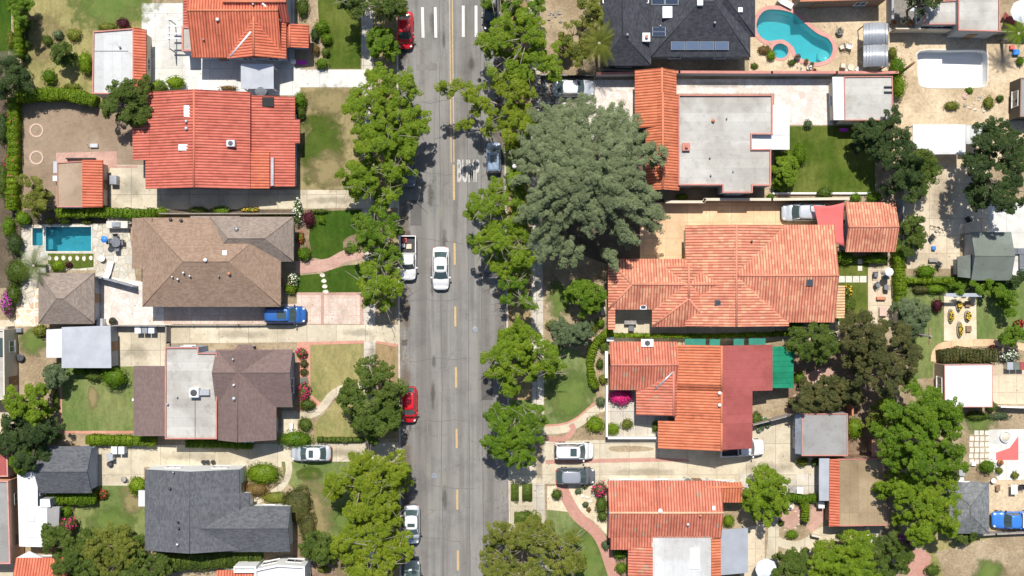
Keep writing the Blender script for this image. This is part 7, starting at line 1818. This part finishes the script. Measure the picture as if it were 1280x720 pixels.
for i, (x, y, a, b_, c_, m) in enumerate(((-1.9, -.35, .5, .45, .3, 'sail_red'), (-1.25, .1, .55, .6, .25, 'wall_cream'), (-1.35, -.45, .4, .35, .25, 'white_plastic'))):
    X_, Y_ = pk.location.x + (y), pk.location.y - x; lab = ('red sack at the tail end of the white pickup bed', 'cream box in the middle of the white pickup bed', 'small white carton in the white pickup bed')[i]
    o = thing('cargo_box', MB().box(X_ - b_ / 2, Y_ - a / 2, .70, X_ + b_ / 2, Y_ + a / 2, .70 + c_), m, lab, 'cargo box', bevel=.05)
car('white sedan with a dark sunroof driving down the middle of the left lane', 551, 335.5, -90, 'sedan', 'paint_white', 4.72, 1.84, 0, sunroof=.42, name='moving_car')
car('red hatchback partly under the dark glossy street tree', 511, 506, -90, 'hatch', 'paint_red', 3.95, 1.74, 0, group=GC)
car('white roofed silver sedan parked at the lower left kerb', 514.5, 656, -90, 'sedan', 'paint_silver', 4.3, 1.76, 0, group=GC, sunroof=.4, roofcol='paint_white')
car('pale sage car cut by the bottom edge on the left kerb', 515, 726, 90, 'sedan', 'paint_sage', 4.4, 1.76, 0, group=GC)
GD = 'cars standing in driveways'
car('white and silver sedan on the pale stone driveway above the large cedar', 717, 110, 0, 'sedan', 'paint_silver', 4.6, 1.82, group=GD, roofcol='paint_white')
car('glossy blue sport utility vehicle with black sunroof on the pink driveway', 356.5, 393.5, 0, 'suv', 'paint_blue', 4.55, 1.85, group=GD, sunroof=1.0, rack=True, cat='suv')
car('white roofed silver sedan nosing under the dark green dome bush', 388.5, 566.5, 180, 'sedan', 'paint_silver', 4.4, 1.76, group=GD, sunroof=.5, roofcol='paint_white')
car('white sport utility vehicle on the lower right driveway, upper of two', 717.5, 564, 0, 'suv', 'paint_white', 4.3, 1.84, group=GD, sunroof=.7, rack=True, cat='suv')
car('dark grey rounded hatchback on the lower right driveway, lower of two', 719.5, 595.5, 0, 'hatch', 'paint_grey', 4.25, 1.84, group=GD, rack=True, cat='hatchback', roofcol='paint_pewter')
car('white pickup nosing out from under the maroon roof', 928, 560, 2, 'pickup', 'paint_white', 4.8, 1.78, group=GD, cat='pickup truck')
car('silver van with a large pale windscreen half under the red shade sail', 1004, 265.5, 180, 'suv', 'paint_silver', 4.7, 1.9, group=GD, cat='van', name='parked_van')
car('blue pickup truck with a white utility box behind the silver garage', 1268, 650, 180, 'pickup', 'paint_bright_blue', 4.9, 1.85, group=GD, cat='pickup truck', cargo='box')

# ---------------------------------------------------------------- poles, furniture, small things
def pole(label, bx, by, h, r, mat, lean=(0, 0), arm=True, name='utility_pole'):
    b_ = W(bx, by, 0); t = Vector((b_.x + lean[0], b_.y + lean[1], h)); root = empty(name, (b_.x, b_.y, YARD), label, 'pole')
    MB().tube((b_.x, b_.y, .05), t, r * 1.25, r, 10).build('shaft', mat, root)
    if arm:
        MB().box(t.x - .08, t.y - .9, t.z - .5, t.x + .08, t.y + .9, t.z - .38).build('crossarm', 'wood', root)
    return root
pole('slim wooden utility pole seen end on beside the grey green olive tree', 1136, 417, 6.2, .11, 'wood_grey')
pole('leaning brown timber pole at the left rim of the drained pool', 1123, 93, 3.8, .13, 'wood', (.3, .5), False, 'timber_pole')
lp = W(643, 214, 0); g = empty('street_lamp', (lp.x, lp.y, YARD), 'white globe lamp on a dark post at the left flank of the cedar', 'street lamp')
MB().lathe((lp.x, lp.y, .1), [(.16, 0), (.14, .5), (.06, .6), (.05, 4.0), (.12, 4.1), (.12, 4.2)], 10).build('post', 'dark_metal', g)
MB().lathe((lp.x, lp.y, 4.28), [(.08, 0), (.2, .1), (.26, .28), (.2, .46), (.06, .54)], 14).build('globe', 'lamp_glass', g)

def parasol(label, px, py, r, h, mat, z0=YARD, n=8, tilt=0):
    c = W(px, py, z0 + h); root = empty('parasol', (c.x, c.y, z0), label, 'parasol')
    mb = MB(); R_ = r * S * .97; top = mb.bm.verts.new((c.x, c.y, z0 + h + R_ * .22)); m1 = []; m2 = []
    for i in range(n * 2):
        a = math.pi * i / n; k = 1 if i % 2 == 0 else .93
        m1.append(mb.bm.verts.new((c.x + math.cos(a) * R_ * .5 * k, c.y + math.sin(a) * R_ * .5 * k, z0 + h + R_ * .13))); m2.append(mb.bm.verts.new((c.x + math.cos(a) * R_ * k, c.y + math.sin(a) * R_ * k, z0 + h - .05)))
    for i in range(n * 2):
        j = (i + 1) % (n * 2); mb.bm.faces.new((top, m1[i], m1[j])); mb.bm.faces.new((m1[i], m2[i], m2[j], m1[j]))
    o = mb.build('canopy', mat, root); s_ = o.modifiers.new('s', 'SOLIDIFY'); s_.thickness = .015
    MB().tube((c.x, c.y, z0), (c.x, c.y, z0 + h + R_ * .2), .025, .025, 8).build('pole', 'trim_white', root); MB().lathe((c.x, c.y, z0), [(.25, 0), (.24, .06), (.08, .1)], 14).build('base', 'stone_grey', root)
    for i in range(n):
        a = 2 * math.pi * i / n; MB().tube((c.x, c.y, z0 + h + R_ * .19), (c.x + math.cos(a) * R_ * .98, c.y + math.sin(a) * R_ * .98, z0 + h - .03), .012, .01, 4).build('rib', 'chrome', root)
parasol('large white octagonal parasol in the top right corner', 1278, 14, 15, 2.4, 'fabric_pale')
parasol('small round white parasol by the patio table right of the lawn slabs', 1112, 340, 5.5, 2.2, 'trim_white')
parasol('small blue parasol on the pool terrace left of the dark table', 130, 299, 4.6, 1.9, 'blue_plastic')
parasol('round grey parasol at the edge of the white yard above the second red roof', 326, 112, 8.5, 2.3, 'fabric_grey')
parasol('round grey green parasol beside the small orange tile wing', 860, 603, 5.5, 2.2, 'roof_green')
parasol('pale blue white parasol at the bottom edge by the lower right path', 958, 712, 14, 2.4, 'fabric_pale')
def table(label, px, py, r, mat='fabric_grey', z0=YARD, h=.74, square=None, name='table'):
    c = W(px, py, z0 + h); root = empty(name, (c.x, c.y, z0), label, 'table'); R_ = r * S
    if square: MB().box(c.x - square[0] * S / 2, c.y - square[1] * S / 2, z0 + h - .04, c.x + square[0] * S / 2, c.y + square[1] * S / 2, z0 + h).build('tabletop', mat, root, bevel=.01); a_, b_ = square[0] * S * .42, square[1] * S * .42
    else: MB().lathe((c.x, c.y, z0 + h - .04), [(R_, 0), (R_, .04), (R_ * .98, .045)], 20).build('tabletop', mat, root); a_ = b_ = R_ * .6
    for sx in (-1, 1):
        for sy in (-1, 1): MB().tube((c.x + sx * a_, c.y + sy * b_, z0), (c.x + sx * a_ * .9, c.y + sy * b_ * .9, z0 + h - .03), .022, .022, 6).build('leg', 'dark_metal', root)
def chair(label, px, py, ang, mat='fabric_grey', z0=YARD, group=None):
    c = W(px, py, z0 + .5); root = empty('patio_chair', (c.x, c.y, z0), label, 'chair', group, math.radians(ang)); B = lambda mb, n, m: mb.build(n, m, root, world=False)
    B(MB().box(-.26, -.26, .40, .26, .26, .46), 'seat', mat); B(MB().box(-.30, -.26, .44, -.24, .26, .9), 'backrest', mat)
    for sx in (-1, 1):
        B(MB().box(-.26, sx * .27, .60, .24, sx * .31, .64), 'armrest', 'dark_metal')
        for sy in (-1, 1): B(MB().tube((sx * .23, sy * .26, 0), (sx * .22, sy * .25, .41), .018, .018, 6), 'leg', 'dark_metal')
table('dark round patio table on the pool terrace right of the blue parasol', 144.5, 303, 6, 'fabric_grey')
for i, (x, y, a) in enumerate(((137.5, 302, 0), (144, 295.5, -90), (152, 303, 180), (146, 311, 90))): chair('dark patio chair %s the round table on the pool terrace' % ('left of', 'above', 'right of', 'below')[i], x, y, a, group='chairs round the pool terrace table')
def lounger(label, px, py, ang, mat='trim_white', L=1.9, z0=YARD, group=None):
    c = W(px, py, z0 + .35); root = empty('sun_lounger', (c.x, c.y, z0), label, 'sun lounger', group, math.radians(ang)); B = lambda mb, n, m: mb.build(n, m, root, world=False)
    B(MB().box(-L / 2 + .6, -.32, .30, L / 2, .32, .38), 'seat', mat)
    b_ = MB(); b_.prism([(-.32, 0), (.32, 0), (.32, .07), (-.32, .07)], 0, .75); b_.bm.transform(Matrix.Translation((-L / 2 + .62, 0, .32)) @ Matrix.Rotation(math.radians(-55), 4, 'Y') @ Matrix.Rotation(math.pi / 2, 4, 'Z')); B(b_, 'backrest', mat)
    for sx in (-.25, .9):
        for sy in (-1, 1): B(MB().box(sx - .03, sy * .28 - .03, 0, sx + .03, sy * .28 + .03, .31), 'leg', mat)
lounger('white sun lounger standing upright to the pool terrace table', 136, 337, 75, group=None)
lounger('white slatted lounger at the top of the kidney shaped pool', 981, 3, -28)
lounger('maroon lounger with a white towel by the top right corner parasol', 1263, 24, -25, 'roof_maroon')
lounger('grey lounger on the white patio at the right edge, upper', 1276, 314, 0, 'fabric_grey'); lounger('grey lounger on the white patio at the right edge, lower', 1278, 329, 90, 'fabric_grey')
table('small white round side table near the lounger on the pool terrace', 127, 323, 4, 'trim_white', h=.5)
table('cream square table in the walled courtyard of the salmon tiled house', 788, 402, 5, 'stone_grey', square=(15, 7)); chair('grey chair below the courtyard table of the salmon tiled house', 789, 410, 90)
table('dark square table on the patio right of the lawn slabs', 1108, 345, 5, 'fabric_grey', square=(8, 8))
for i, (x, y, a) in enumerate(((1095, 343, 0), (1097, 356, 30), (1108, 359, 90))): chair('grey cushioned patio ' + ('armchair left of the dark square table', 'armchair below left of the dark square table', 'armchair below the dark square table')[i], x, y, a)
table('pink wooden coffee table on the patio below the dark square table', 1104, 389, 4, 'wall_pink', square=(9, 12), h=.45)
table('low bench table on the tan concrete yard', 1167, 325, 4, 'wood_grey', square=(11, 5), h=.45)
chair('dark chair on the tan concrete yard beside the bicycle', 1166, 296, 40, 'black_plastic'); chair('black chair in the tree shade on the tan concrete', 1210, 274, 120, 'black_plastic')
chair('dark chair right of the low bench table', 1174, 330, 60, 'black_plastic')
table('brown wooden garden table on the white gravel patio, lower right edge', 1248, 610, 4, 'wood', square=(5, 8), h=.5)
table('white table at the right edge of the sandy patio, lower right', 1268, 612, 4, 'trim_white', square=(8, 12)); chair('black chair right of the white table at the lower right edge', 1277, 609, 180, 'black_plastic')
table('white square table under the round tree by the lower right patio', 1000, 613, 4, 'trim_white', square=(8, 8)); table('grey square table beside the white one on the lower right patio', 991, 612, 4, 'stone_grey', square=(8, 8))
chair('wicker chair on the kidney pool terrace, upper', 1053, 58, 200, 'wall_cream'); chair('white cushioned chair on the kidney pool terrace', 1061, 58, 160, 'trim_white'); chair('wicker chair on the kidney pool terrace, lower left', 1054, 82, 80, 'wall_cream')
table('tan round table on the kidney pool terrace', 1064, 84, 4, 'wall_cream'); chair('white chair at the foot of the gazebo', 1073, 87, 140, 'trim_white'); chair('white chair left of the tan round terrace table', 1059.5, 89, 90, 'trim_white')
# barbecue, shelving on the terrace
g = W(150, 281, YARD); root = empty('outdoor_kitchen', g, 'grey outdoor kitchen counter with a steel grill under the hedge', 'outdoor kitchen')
MB().box(g.x - 1.15, g.y - .4, YARD - .02, g.x + 1.15, g.y + .35, YARD + .9).build('counter', 'stone_pale', root); MB().box(g.x - .5, g.y - .3, YARD + .89, g.x + .4, g.y + .25, YARD + 1.1).build('grill', 'metal_grey', root, bevel=.05)
def bin_(label, px, py, mat, a=.6, b=.75, h=1.05, z0=YARD, group=None):
    c = W(px, py, z0 + h); root = empty('wheelie_bin', (c.x, c.y, z0), label, 'bin', group)
    MB().box(c.x - a / 2, c.y - b / 2, z0, c.x + a / 2, c.y + b / 2, z0 + h - .08).build('body', mat, root, bevel=.03); MB().box(c.x - a / 2 - .03, c.y - b / 2 - .04, z0 + h - .09, c.x + a / 2 + .03, c.y + b / 2 + .04, z0 + h).build('lid', mat, root, bevel=.02)
bin_('pale wheelie bin, leftmost of the three on the beige drive', 172, 412, 'white_plastic'); bin_('grey wheelie bin, middle of the three on the beige drive', 180.5, 412, 'metal_grey'); bin_('lilac white wheelie bin, rightmost of the three on the beige drive', 189, 412, 'fabric_pale')
bin_('pale bin, left one beside the slate garage', 142.5, 563, 'white_plastic'); bin_('pale lilac bin, right one beside the slate garage', 151.5, 563, 'fabric_pale'); bin_('light blue bin below the two pale ones by the slate garage', 137, 571, 'metal_pale')
bin_('pale box bin beside the black tyre like drum at the taupe garage', 124.5, 403, 'metal_pale'); bin_('silver bin, leftmost of the row near the white flowering shrub on the right', 1263, 457.5, 'metal_pale'); bin_('grey green bin, middle of the row near the white flowering shrub', 1271, 457.5, 'roof_green'); bin_('maroon grey bin, right of the row near the white flowering shrub', 1279, 457.5, 'roof_maroon')
bin_('white box cabinet against the ochre garage', 1027, 631.5, 'trim_white', .6, .6); bin_('white utility cabinet on the shingle house side by the dark eave', 311, 549.5, 'white_plastic', 1.0, .6, .9)
bin_('pair of white air units on the tan court wall by the small outbuilding', 69, 223, 'white_plastic', .5, .5, .8); bin_('pale storage box left of the outbuilding in the brown court', 69, 209, 'metal_pale', .4, 1.2, .9)
bin_('pale utility box between the driveway and the brown shingle eave', 306, 377, 'wall_cream', 1.2, .5, 1.0); bin_('second pale utility box beside the brown shingle eave', 318, 378, 'wall_cream', .8, .5, 1.0)
def pot(label, px, py, r=3, mat='terracotta', plant='leaf_mid', group=None, z0=YARD, h=.45):
    c = W(px, py, z0 + h); root = empty('potted_plant', (c.x, c.y, z0), label, 'potted plant', group); R_ = r * S
    MB().lathe((c.x, c.y, z0), [(R_ * .7, 0), (R_, h), (R_ * 1.08, h), (R_ * 1.08, h + .05), (R_ * .8, h + .03)], 14).build('pot', mat, root)
    if plant:
        rng = np.random.default_rng(int(px * 7 + py)); n = 90; D = rng.normal(size=(n, 3)); D /= np.linalg.norm(D, axis=1, keepdims=True); D[:, 2] = abs(D[:, 2])
        P = np.array((c.x, c.y, z0 + h)) + D * R_ * 1.2 * rng.uniform(.3, 1, n)[:, None]; link('foliage', leaf_mesh('foliage', P, D, .12, rng), plant, root)
for i, (lab, x, y, r, m, pl) in enumerate([
    ('terracotta pot on the potted plant yard, left of three by the top grey wall', 1118, 28, 3, 'terracotta', 'leaf_rust'), ('cream pot with a green plant, middle of three by the top grey wall', 1129, 27, 3.5, 'wall_cream', 'leaf_mid'), ('brown pot with a dry plant, right of three by the top grey wall', 1138, 28, 3, 'terracotta', 'leaf_olive'),
    ('large brown planter with a round plant on the kidney pool terrace', 1050, 39, 4.5, 'stone_grey', 'leaf_brownish'), ('dark potted bush beside the round spa', 997, 71, 3.6, 'dark_metal', 'leaf_rust'), ('terracotta pot beside the kidney pool coping', 1008, 76, 2.6, 'terracotta', 'leaf_mid'), ('small terracotta pot at the pool coping corner', 1018, 88, 2.6, 'terracotta', 'leaf_maroon'), ('dark plant pot on the rocks below the spa', 1015, 80, 2.6, 'stone_grey', 'leaf_mid'),
    ('dark drum pot by the taupe garage corner', 141, 401.5, 4.6, 'black_plastic', 'leaf_brownish'), ('dark round pot on the drive below the light blue bin', 137, 580, 3.2, 'dark_metal', None), ('grey round pot near the lawn edge of the lower left drive', 154.5, 599, 3.2, 'stone_grey', None),
    ('black ring pot, leftmost of three beside the white wall of the slate house', 254, 577.5, 2.4, 'black_plastic', None), ('black ring pot, middle of three beside the white wall of the slate house', 259, 577.5, 2.4, 'black_plastic', None), ('black ring pot, rightmost of three beside the white wall of the slate house', 266, 577.5, 2.4, 'black_plastic', None),
    ('black pot in the brown yard beside the green awning', 1013, 480, 2.8, 'black_plastic', None), ('square cream planter in the brown yard beside the green awning', 1022, 478, 3.2, 'stone_pale', 'leaf_hedge'),
    ('dark metal fire bowl on the tan dirt yard by the slatted fence', 25, 447, 4.6, 'dark_metal', None), ('pot with a grey plant on the upper lower-driveway edge, left', 866, 600, 2, 'terracotta', 'leaf_mid'), ('pot with a green plant on the lower driveway edge, right', 874, 600, 2, 'terracotta', 'leaf_mid'), ('white pot by the little orange wing', 884, 600, 2, 'wall_cream', 'leaf_rust'),
    ('brown plant pot on the white patio by the clipped ball shrub', 1251, 578, 3.4, 'terracotta', 'leaf_rust'), ('white pot below the olive plants by the silver garage', 1242, 601, 3, 'trim_white', None), ('small white pot near the end wall of the ochre garage', 1084.5, 660, 1.6, 'trim_white', None)]):
    pot(lab, x, y, r, m, pl)
for on_, x, y in (('leftmost', 946, 529), ('middle', 953, 534), ('rightmost', 960, 531), ('lowest', 949, 537), ('uppermost', 956, 524)): pot('grey barrel planter in the notch under the maroon roof, %s of five' % on_, x, y, 3, 'metal_grey', 'leaf_hedge', 'barrel planters in the maroon roof notch')
# rings on the brown court
for lab, y in (('circular brick ring set in the brown dirt court, upper one', 163), ('circular brick ring set in the brown dirt court, lower one', 197)):
    c = W(45.5, y, YARD + .05); mb = MB()
    for k in range(20):
        a = 2 * math.pi * k / 20; mb.box(c.x + math.cos(a) * .68 - .09, c.y + math.sin(a) * .68 - .10, YARD, c.x + math.cos(a) * .68 + .09, c.y + math.sin(a) * .68 + .10, YARD + .07, 0, a, None)
    thing('brick_ring', mb, 'wall_pink', lab, 'brick ring')
# tiered fountain and round garden features
def fountain(label, px, py, r, mat='stone_pale'):
    c = W(px, py, .5); root = empty('fountain', (c.x, c.y, YARD), label, 'fountain')
    MB().lathe((c.x, c.y, YARD), [(r * .98, 0), (r, .35), (r * .88, .36), (r * .85, .2), (.02, .19)], 24).build('basin', mat, root); MB().lathe((c.x, c.y, YARD + .18), [(.12, 0), (.08, .4), (r * .45, .5), (r * .4, .52), (.08, .48), (.05, .75), (.1, .82)], 16).build('tier', mat, root)
fountain('round pale fountain at the corner of the pink brick patio, lower right', 988, 632.5, .45)
fountain('small tiered stone piece between spa rocks', 1012, 84, .3)
c = W(1256, 546, YARD); root = empty('paddling_pool', c, 'round pale blue rimmed paddling pool on the white patio by the red floor patch', 'paddling pool')
MB().lathe((c.x, c.y, YARD), [(.56, 0), (.62, .28), (.55, .29), (.53, .1), (.02, .1)], 24).build('tub', 'fabric_pale', root); MB().lathe((c.x, c.y, YARD + .11), [(.5, 0), (.5, .08), (.01, .081)], 24).build('water', 'wall_cream', root)
# rocks, boulders
def boulder(label, px, py, r, mat='stone_grey', group=None, cat='rock', z0=YARD):
    rng = np.random.default_rng(int(px * 13 + py * 7)); c = W(px, py, z0 + .1); v, f = blob_core((c.x, c.y, z0 + r * S * .3), r * S, r * S * .8, r * S * .6, rng, 6)
    v += rng.normal(size=v.shape) * r * S * .07; me = bpy.data.meshes.new('rock'); me.from_pydata([tuple(q) for q in v], [], [tuple(int(a) for a in q) for q in f]); o = link('rock', me, mat); recenter(o); return prop(o, label, cat, group)
boulder('white boulder at the corner of the olive bush in front of the salmon house', 726.5, 405, 5, 'stone_pale')
rr = random.Random(3)
for i in range(22): boulder('pale rubble lump in the sandy yard below the drained pool', 1196 + rr.random() * 40, 117 + rr.random() * 22, rr.uniform(1.0, 2.6), rr.choice(['stone_pale', 'stone_pale', 'stone_grey', 'wall_pink']), 'rubble heap in the sandy yard')
for i in range(16): boulder('rock among the plants below the round spa', 985 + rr.random() * 26, 76 + rr.random() * 13, rr.uniform(.8, 1.9), rr.choice(['stone_pale', 'stone_grey']), 'rocks below the round spa')
for i in range(20): boulder('white stone in the littered bed left of the silver sedan', 670 + rr.random() * 20, 100 + rr.random() * 34, rr.uniform(.9, 2.2), rr.choice(['stone_pale', 'trim_white', 'stone_grey']), 'white stones at the head of the pale stone driveway')
for i in range(10): boulder('dark rock at the top of the sandy front yard', 686 + rr.random() * 16, 14 + rr.random() * 16, rr.uniform(1.2, 2.6), 'stone_grey', 'rocks in the sandy front yard by the top street tree')
for i in range(14): boulder('edging stone of the pink paved circle', 985 + math.cos(i * .45) * 15, 650 + math.sin(i * .45) * 13, rr.uniform(.9, 1.6), 'stone_pale', 'stones edging the pink paved circle')
for i, (x, y) in enumerate(((734, 622), (738, 627), (728, 620), (742, 619))): boulder('white rock on the cream gravel garden, ' + ('left of the grey succulent', 'in the middle of the cluster', 'nearest the brick path', 'nearest the round bushes')[i], x, y, rr.uniform(1.4, 2.4), 'trim_white', 'white rocks on the cream gravel')
# raised flower beds
for lab, x, y, a, b_ in (('oval raised flower bed, upper middle of the cream plot', 1199, 382, 7, 14), ('oval raised flower bed, left of the cream plot', 1189, 395, 7, 18), ('oval raised flower bed, right of the cream plot', 1210, 395, 8, 14), ('oval raised flower bed, lower middle of the cream plot', 1200, 412, 7, 20)):
    c = W(x, y, YARD + .3); R_ = [(c.x + math.cos(t * math.pi / 8) * a * S / 2, c.y + math.sin(t * math.pi / 8) * b_ * S / 2) for t in range(16)]
    root = empty('raised_bed', (c.x, c.y, YARD), lab, 'raised bed'); MB().prism(R_, YARD - .02, YARD + .32).build('frame', 'wood_grey', root); MB().prism([(c.x + (p[0] - c.x) * .82, c.y + (p[1] - c.y) * .82) for p in R_], YARD + .3, YARD + .345).build('soil', 'soil_brown', root)
    rng = np.random.default_rng(int(x * y)); n = 160; th = rng.uniform(0, 6.28, n); q = np.sqrt(rng.uniform(0, .85, n)); P = np.column_stack([c.x + np.cos(th) * q * a * S * .42, c.y + np.sin(th) * q * b_ * S * .42, YARD + .4 + rng.uniform(0, .2, n)])
    link('plants', leaf_mesh('plants', P[:110], rng.normal(size=(110, 3)) + [0, 0, 1], .15, rng), 'leaf_mid', root); link('blossom', leaf_mesh('blossom', P[110:] + [0, 0, .08], np.tile([0, 0, 1.0], (50, 1)) + rng.normal(size=(50, 3)) * .3, .14, rng, .9), 'petal_yellow', root)
for lab, x, y in (('small square dark planter, upper right of the cream plot', 1210, 380), ('small square dark planter, lower right of the cream plot', 1211, 411)):
    c = W(x, y, .4); thing('planter_box', MB().box(c.x - .28, c.y - .32, YARD - .02, c.x + .28, c.y + .32, YARD + .35), 'wood', lab, 'planter')
c = W(1205, 368.5, 2); root = empty('garden_arch', (c.x, c.y, YARD), 'low white roofed garden bench shelter above the raised flower beds', 'garden shelter')
MB().box(*W(1182, 371, 2.1)[:2], 2.05, *W(1227, 366.5, 2.1)[:2], 2.12).build('roof', 'metal_pale', root)
for x in (1184, 1225): p = W(x, 369, 2.1); MB().box(p.x - .05, p.y - .05, .08, p.x + .05, p.y + .05, 2.06).build('post', 'wood_grey', root)
# tail: odd items
for lab, x, y, a, b_, h, m, nm in (('magenta toy car lying on the lush back lawn edge', 1055.5, 162, .9, .35, .35, 'purple_plastic', 'toy_car'), ('blue plastic tub under the top right palm', 1271, 65, .7, .6, .5, 'blue_plastic', 'plastic_tub'), ('pink crate beside the blue tub under the palm', 1266, 59, .5, .5, .4, 'sail_red', 'plastic_crate'),
        ('small blue stool on the tan concrete yard', 1168, 310, .42, .42, .45, 'blue_plastic', 'stool'), ('green slide beside the checkered slabs under the tall tree', 1203, 589, .7, 1.1, .8, 'wall_grey', 'garden_slide'), ('white crate on the grass below the checkered slabs', 1217.5, 580, .5, .45, .35, 'trim_white', 'crate'),
        ('white box at the roof edge of the silver garage', 1202, 600, .55, .5, 1.0, 'trim_white', 'crate'), ('doormat like green panel beside the terracotta bed', 380, 476, .9, .75, .06, 'roof_green', 'doormat'), ('red wooden bench on the patio right of the lawn slabs', 1102, 373, 1.0, .35, .45, 'terracotta', 'garden_bench'),
        ('white bench at the front step of the cocoa roofed house', 364, 536, .35, 1.2, .5, 'trim_white', 'garden_bench'), ('pale box in the courtyard of the upper left house front', 366, 76, .5, .4, .6, 'trim_white', 'crate'), ('magenta mat at the porch of the upper left house', 377, 78, 1.1, .5, .06, 'petal_violet', 'doormat'),
        ('pair of dark window boxes on the front wall ledge of the tan dirt yard', 23, 413, .6, .5, .5, 'metal_grey', 'storage_box'), ('white bag on the grass of the left lawn by the cocoa roof', 166, 500, .25, .3, .2, 'trim_white', 'bag'), ('grey folded tarp in the middle of the brown dirt court', 117, 182, .9, .45, .3, 'metal_pale', 'folded_tarp'),
        ('dark shadowed shelf in the narrow gap above the outbuilding of the brown court', 100, 198, 3.2, .16, .5, 'black_plastic', 'garden_shelf'), ('blue grey covered grill on the beige patio of the brown court', 141, 225, .8, 1.0, .9, 'metal_grey', 'covered_grill'), ('white step block at the salmon house front', 754, 389, .45, .9, .3, 'stone_pale', 'step_block'),
        ('pale stone step at the corner of the curved hedge wall', 763, 424, .8, .5, .9, 'wall_white', 'gate_pier'), ('white gate pier by the round crimson shrub', 764, 608, .6, .8, 1.2, 'wall_white', 'gate_pier'), ('grey mat beside the potted plants in the top grey yard', 1143, 10, 1.0, .7, .05, 'metal_pale', 'doormat')):
    c = W(x, y, YARD + h); thing(nm, MB().box(c.x - a / 2, c.y - b_ / 2, YARD - .01, c.x + a / 2, c.y + b_ / 2, YARD + h), m, lab, nm.replace('_', ' '), bevel=min(.06, h * .3))
# bicycle on the tan concrete
c = W(1172, 285, .5); root = empty('bicycle', (c.x, c.y, YARD), 'dark bicycle standing on the tan concrete yard', 'bicycle', rz=math.radians(-20))
for sx in (-.5, .5):
    mb = MB()
    for k in range(16):
        a, b_ = 2 * math.pi * k / 16, 2 * math.pi * (k + 1) / 16; mb.tube((sx + .33 * math.cos(a), 0, .34 + .33 * math.sin(a)), (sx + .33 * math.cos(b_), 0, .34 + .33 * math.sin(b_)), .025, .025, 5)
    mb.build('wheel', 'rubber', root, world=False)
MB().tube((-.5, 0, .34), (-.12, 0, .85), .02).tube((-.12, 0, .85), (-.05, 0, .3), .02).tube((-.05, 0, .3), (.38, 0, .82), .02).tube((-.12, 0, .8), (.36, 0, .85), .02).tube((.5, 0, .34), (.36, 0, .95), .02).build('frame', 'dark_metal', root, world=False)
MB().box(-.25, -.08, .88, .02, .08, .94).build('saddle', 'black_plastic', root, world=False); MB().tube((.36, -.28, .97), (.36, .28, .97), .018).build('handlebar', 'dark_metal', root, world=False)
# manhole covers and a drain at the kerb
for lab, x, y in (('round dark manhole cover in the middle of the road near the bottom', 543, 595), ('round manhole cover at the pale crack above the lower left kerb cars', 594, 412)):
    c = W(x, y, 0); thing('manhole_cover', MB().lathe((c.x, c.y, .004), [(.33, 0), (.33, .01), (.3, .014)], 24), 'metal_grey', lab, 'manhole cover')
for i, ch in enumerate(list(bpy.data.objects)):
    if ch.parent is None and ch.type == 'MESH' and 'label' not in ch and 'kind' not in ch: ch['kind'] = 'structure'
print('objects', len(bpy.data.objects), 'faces', sum(len(o.data.polygons) for o in bpy.data.objects if o.type == 'MESH'))
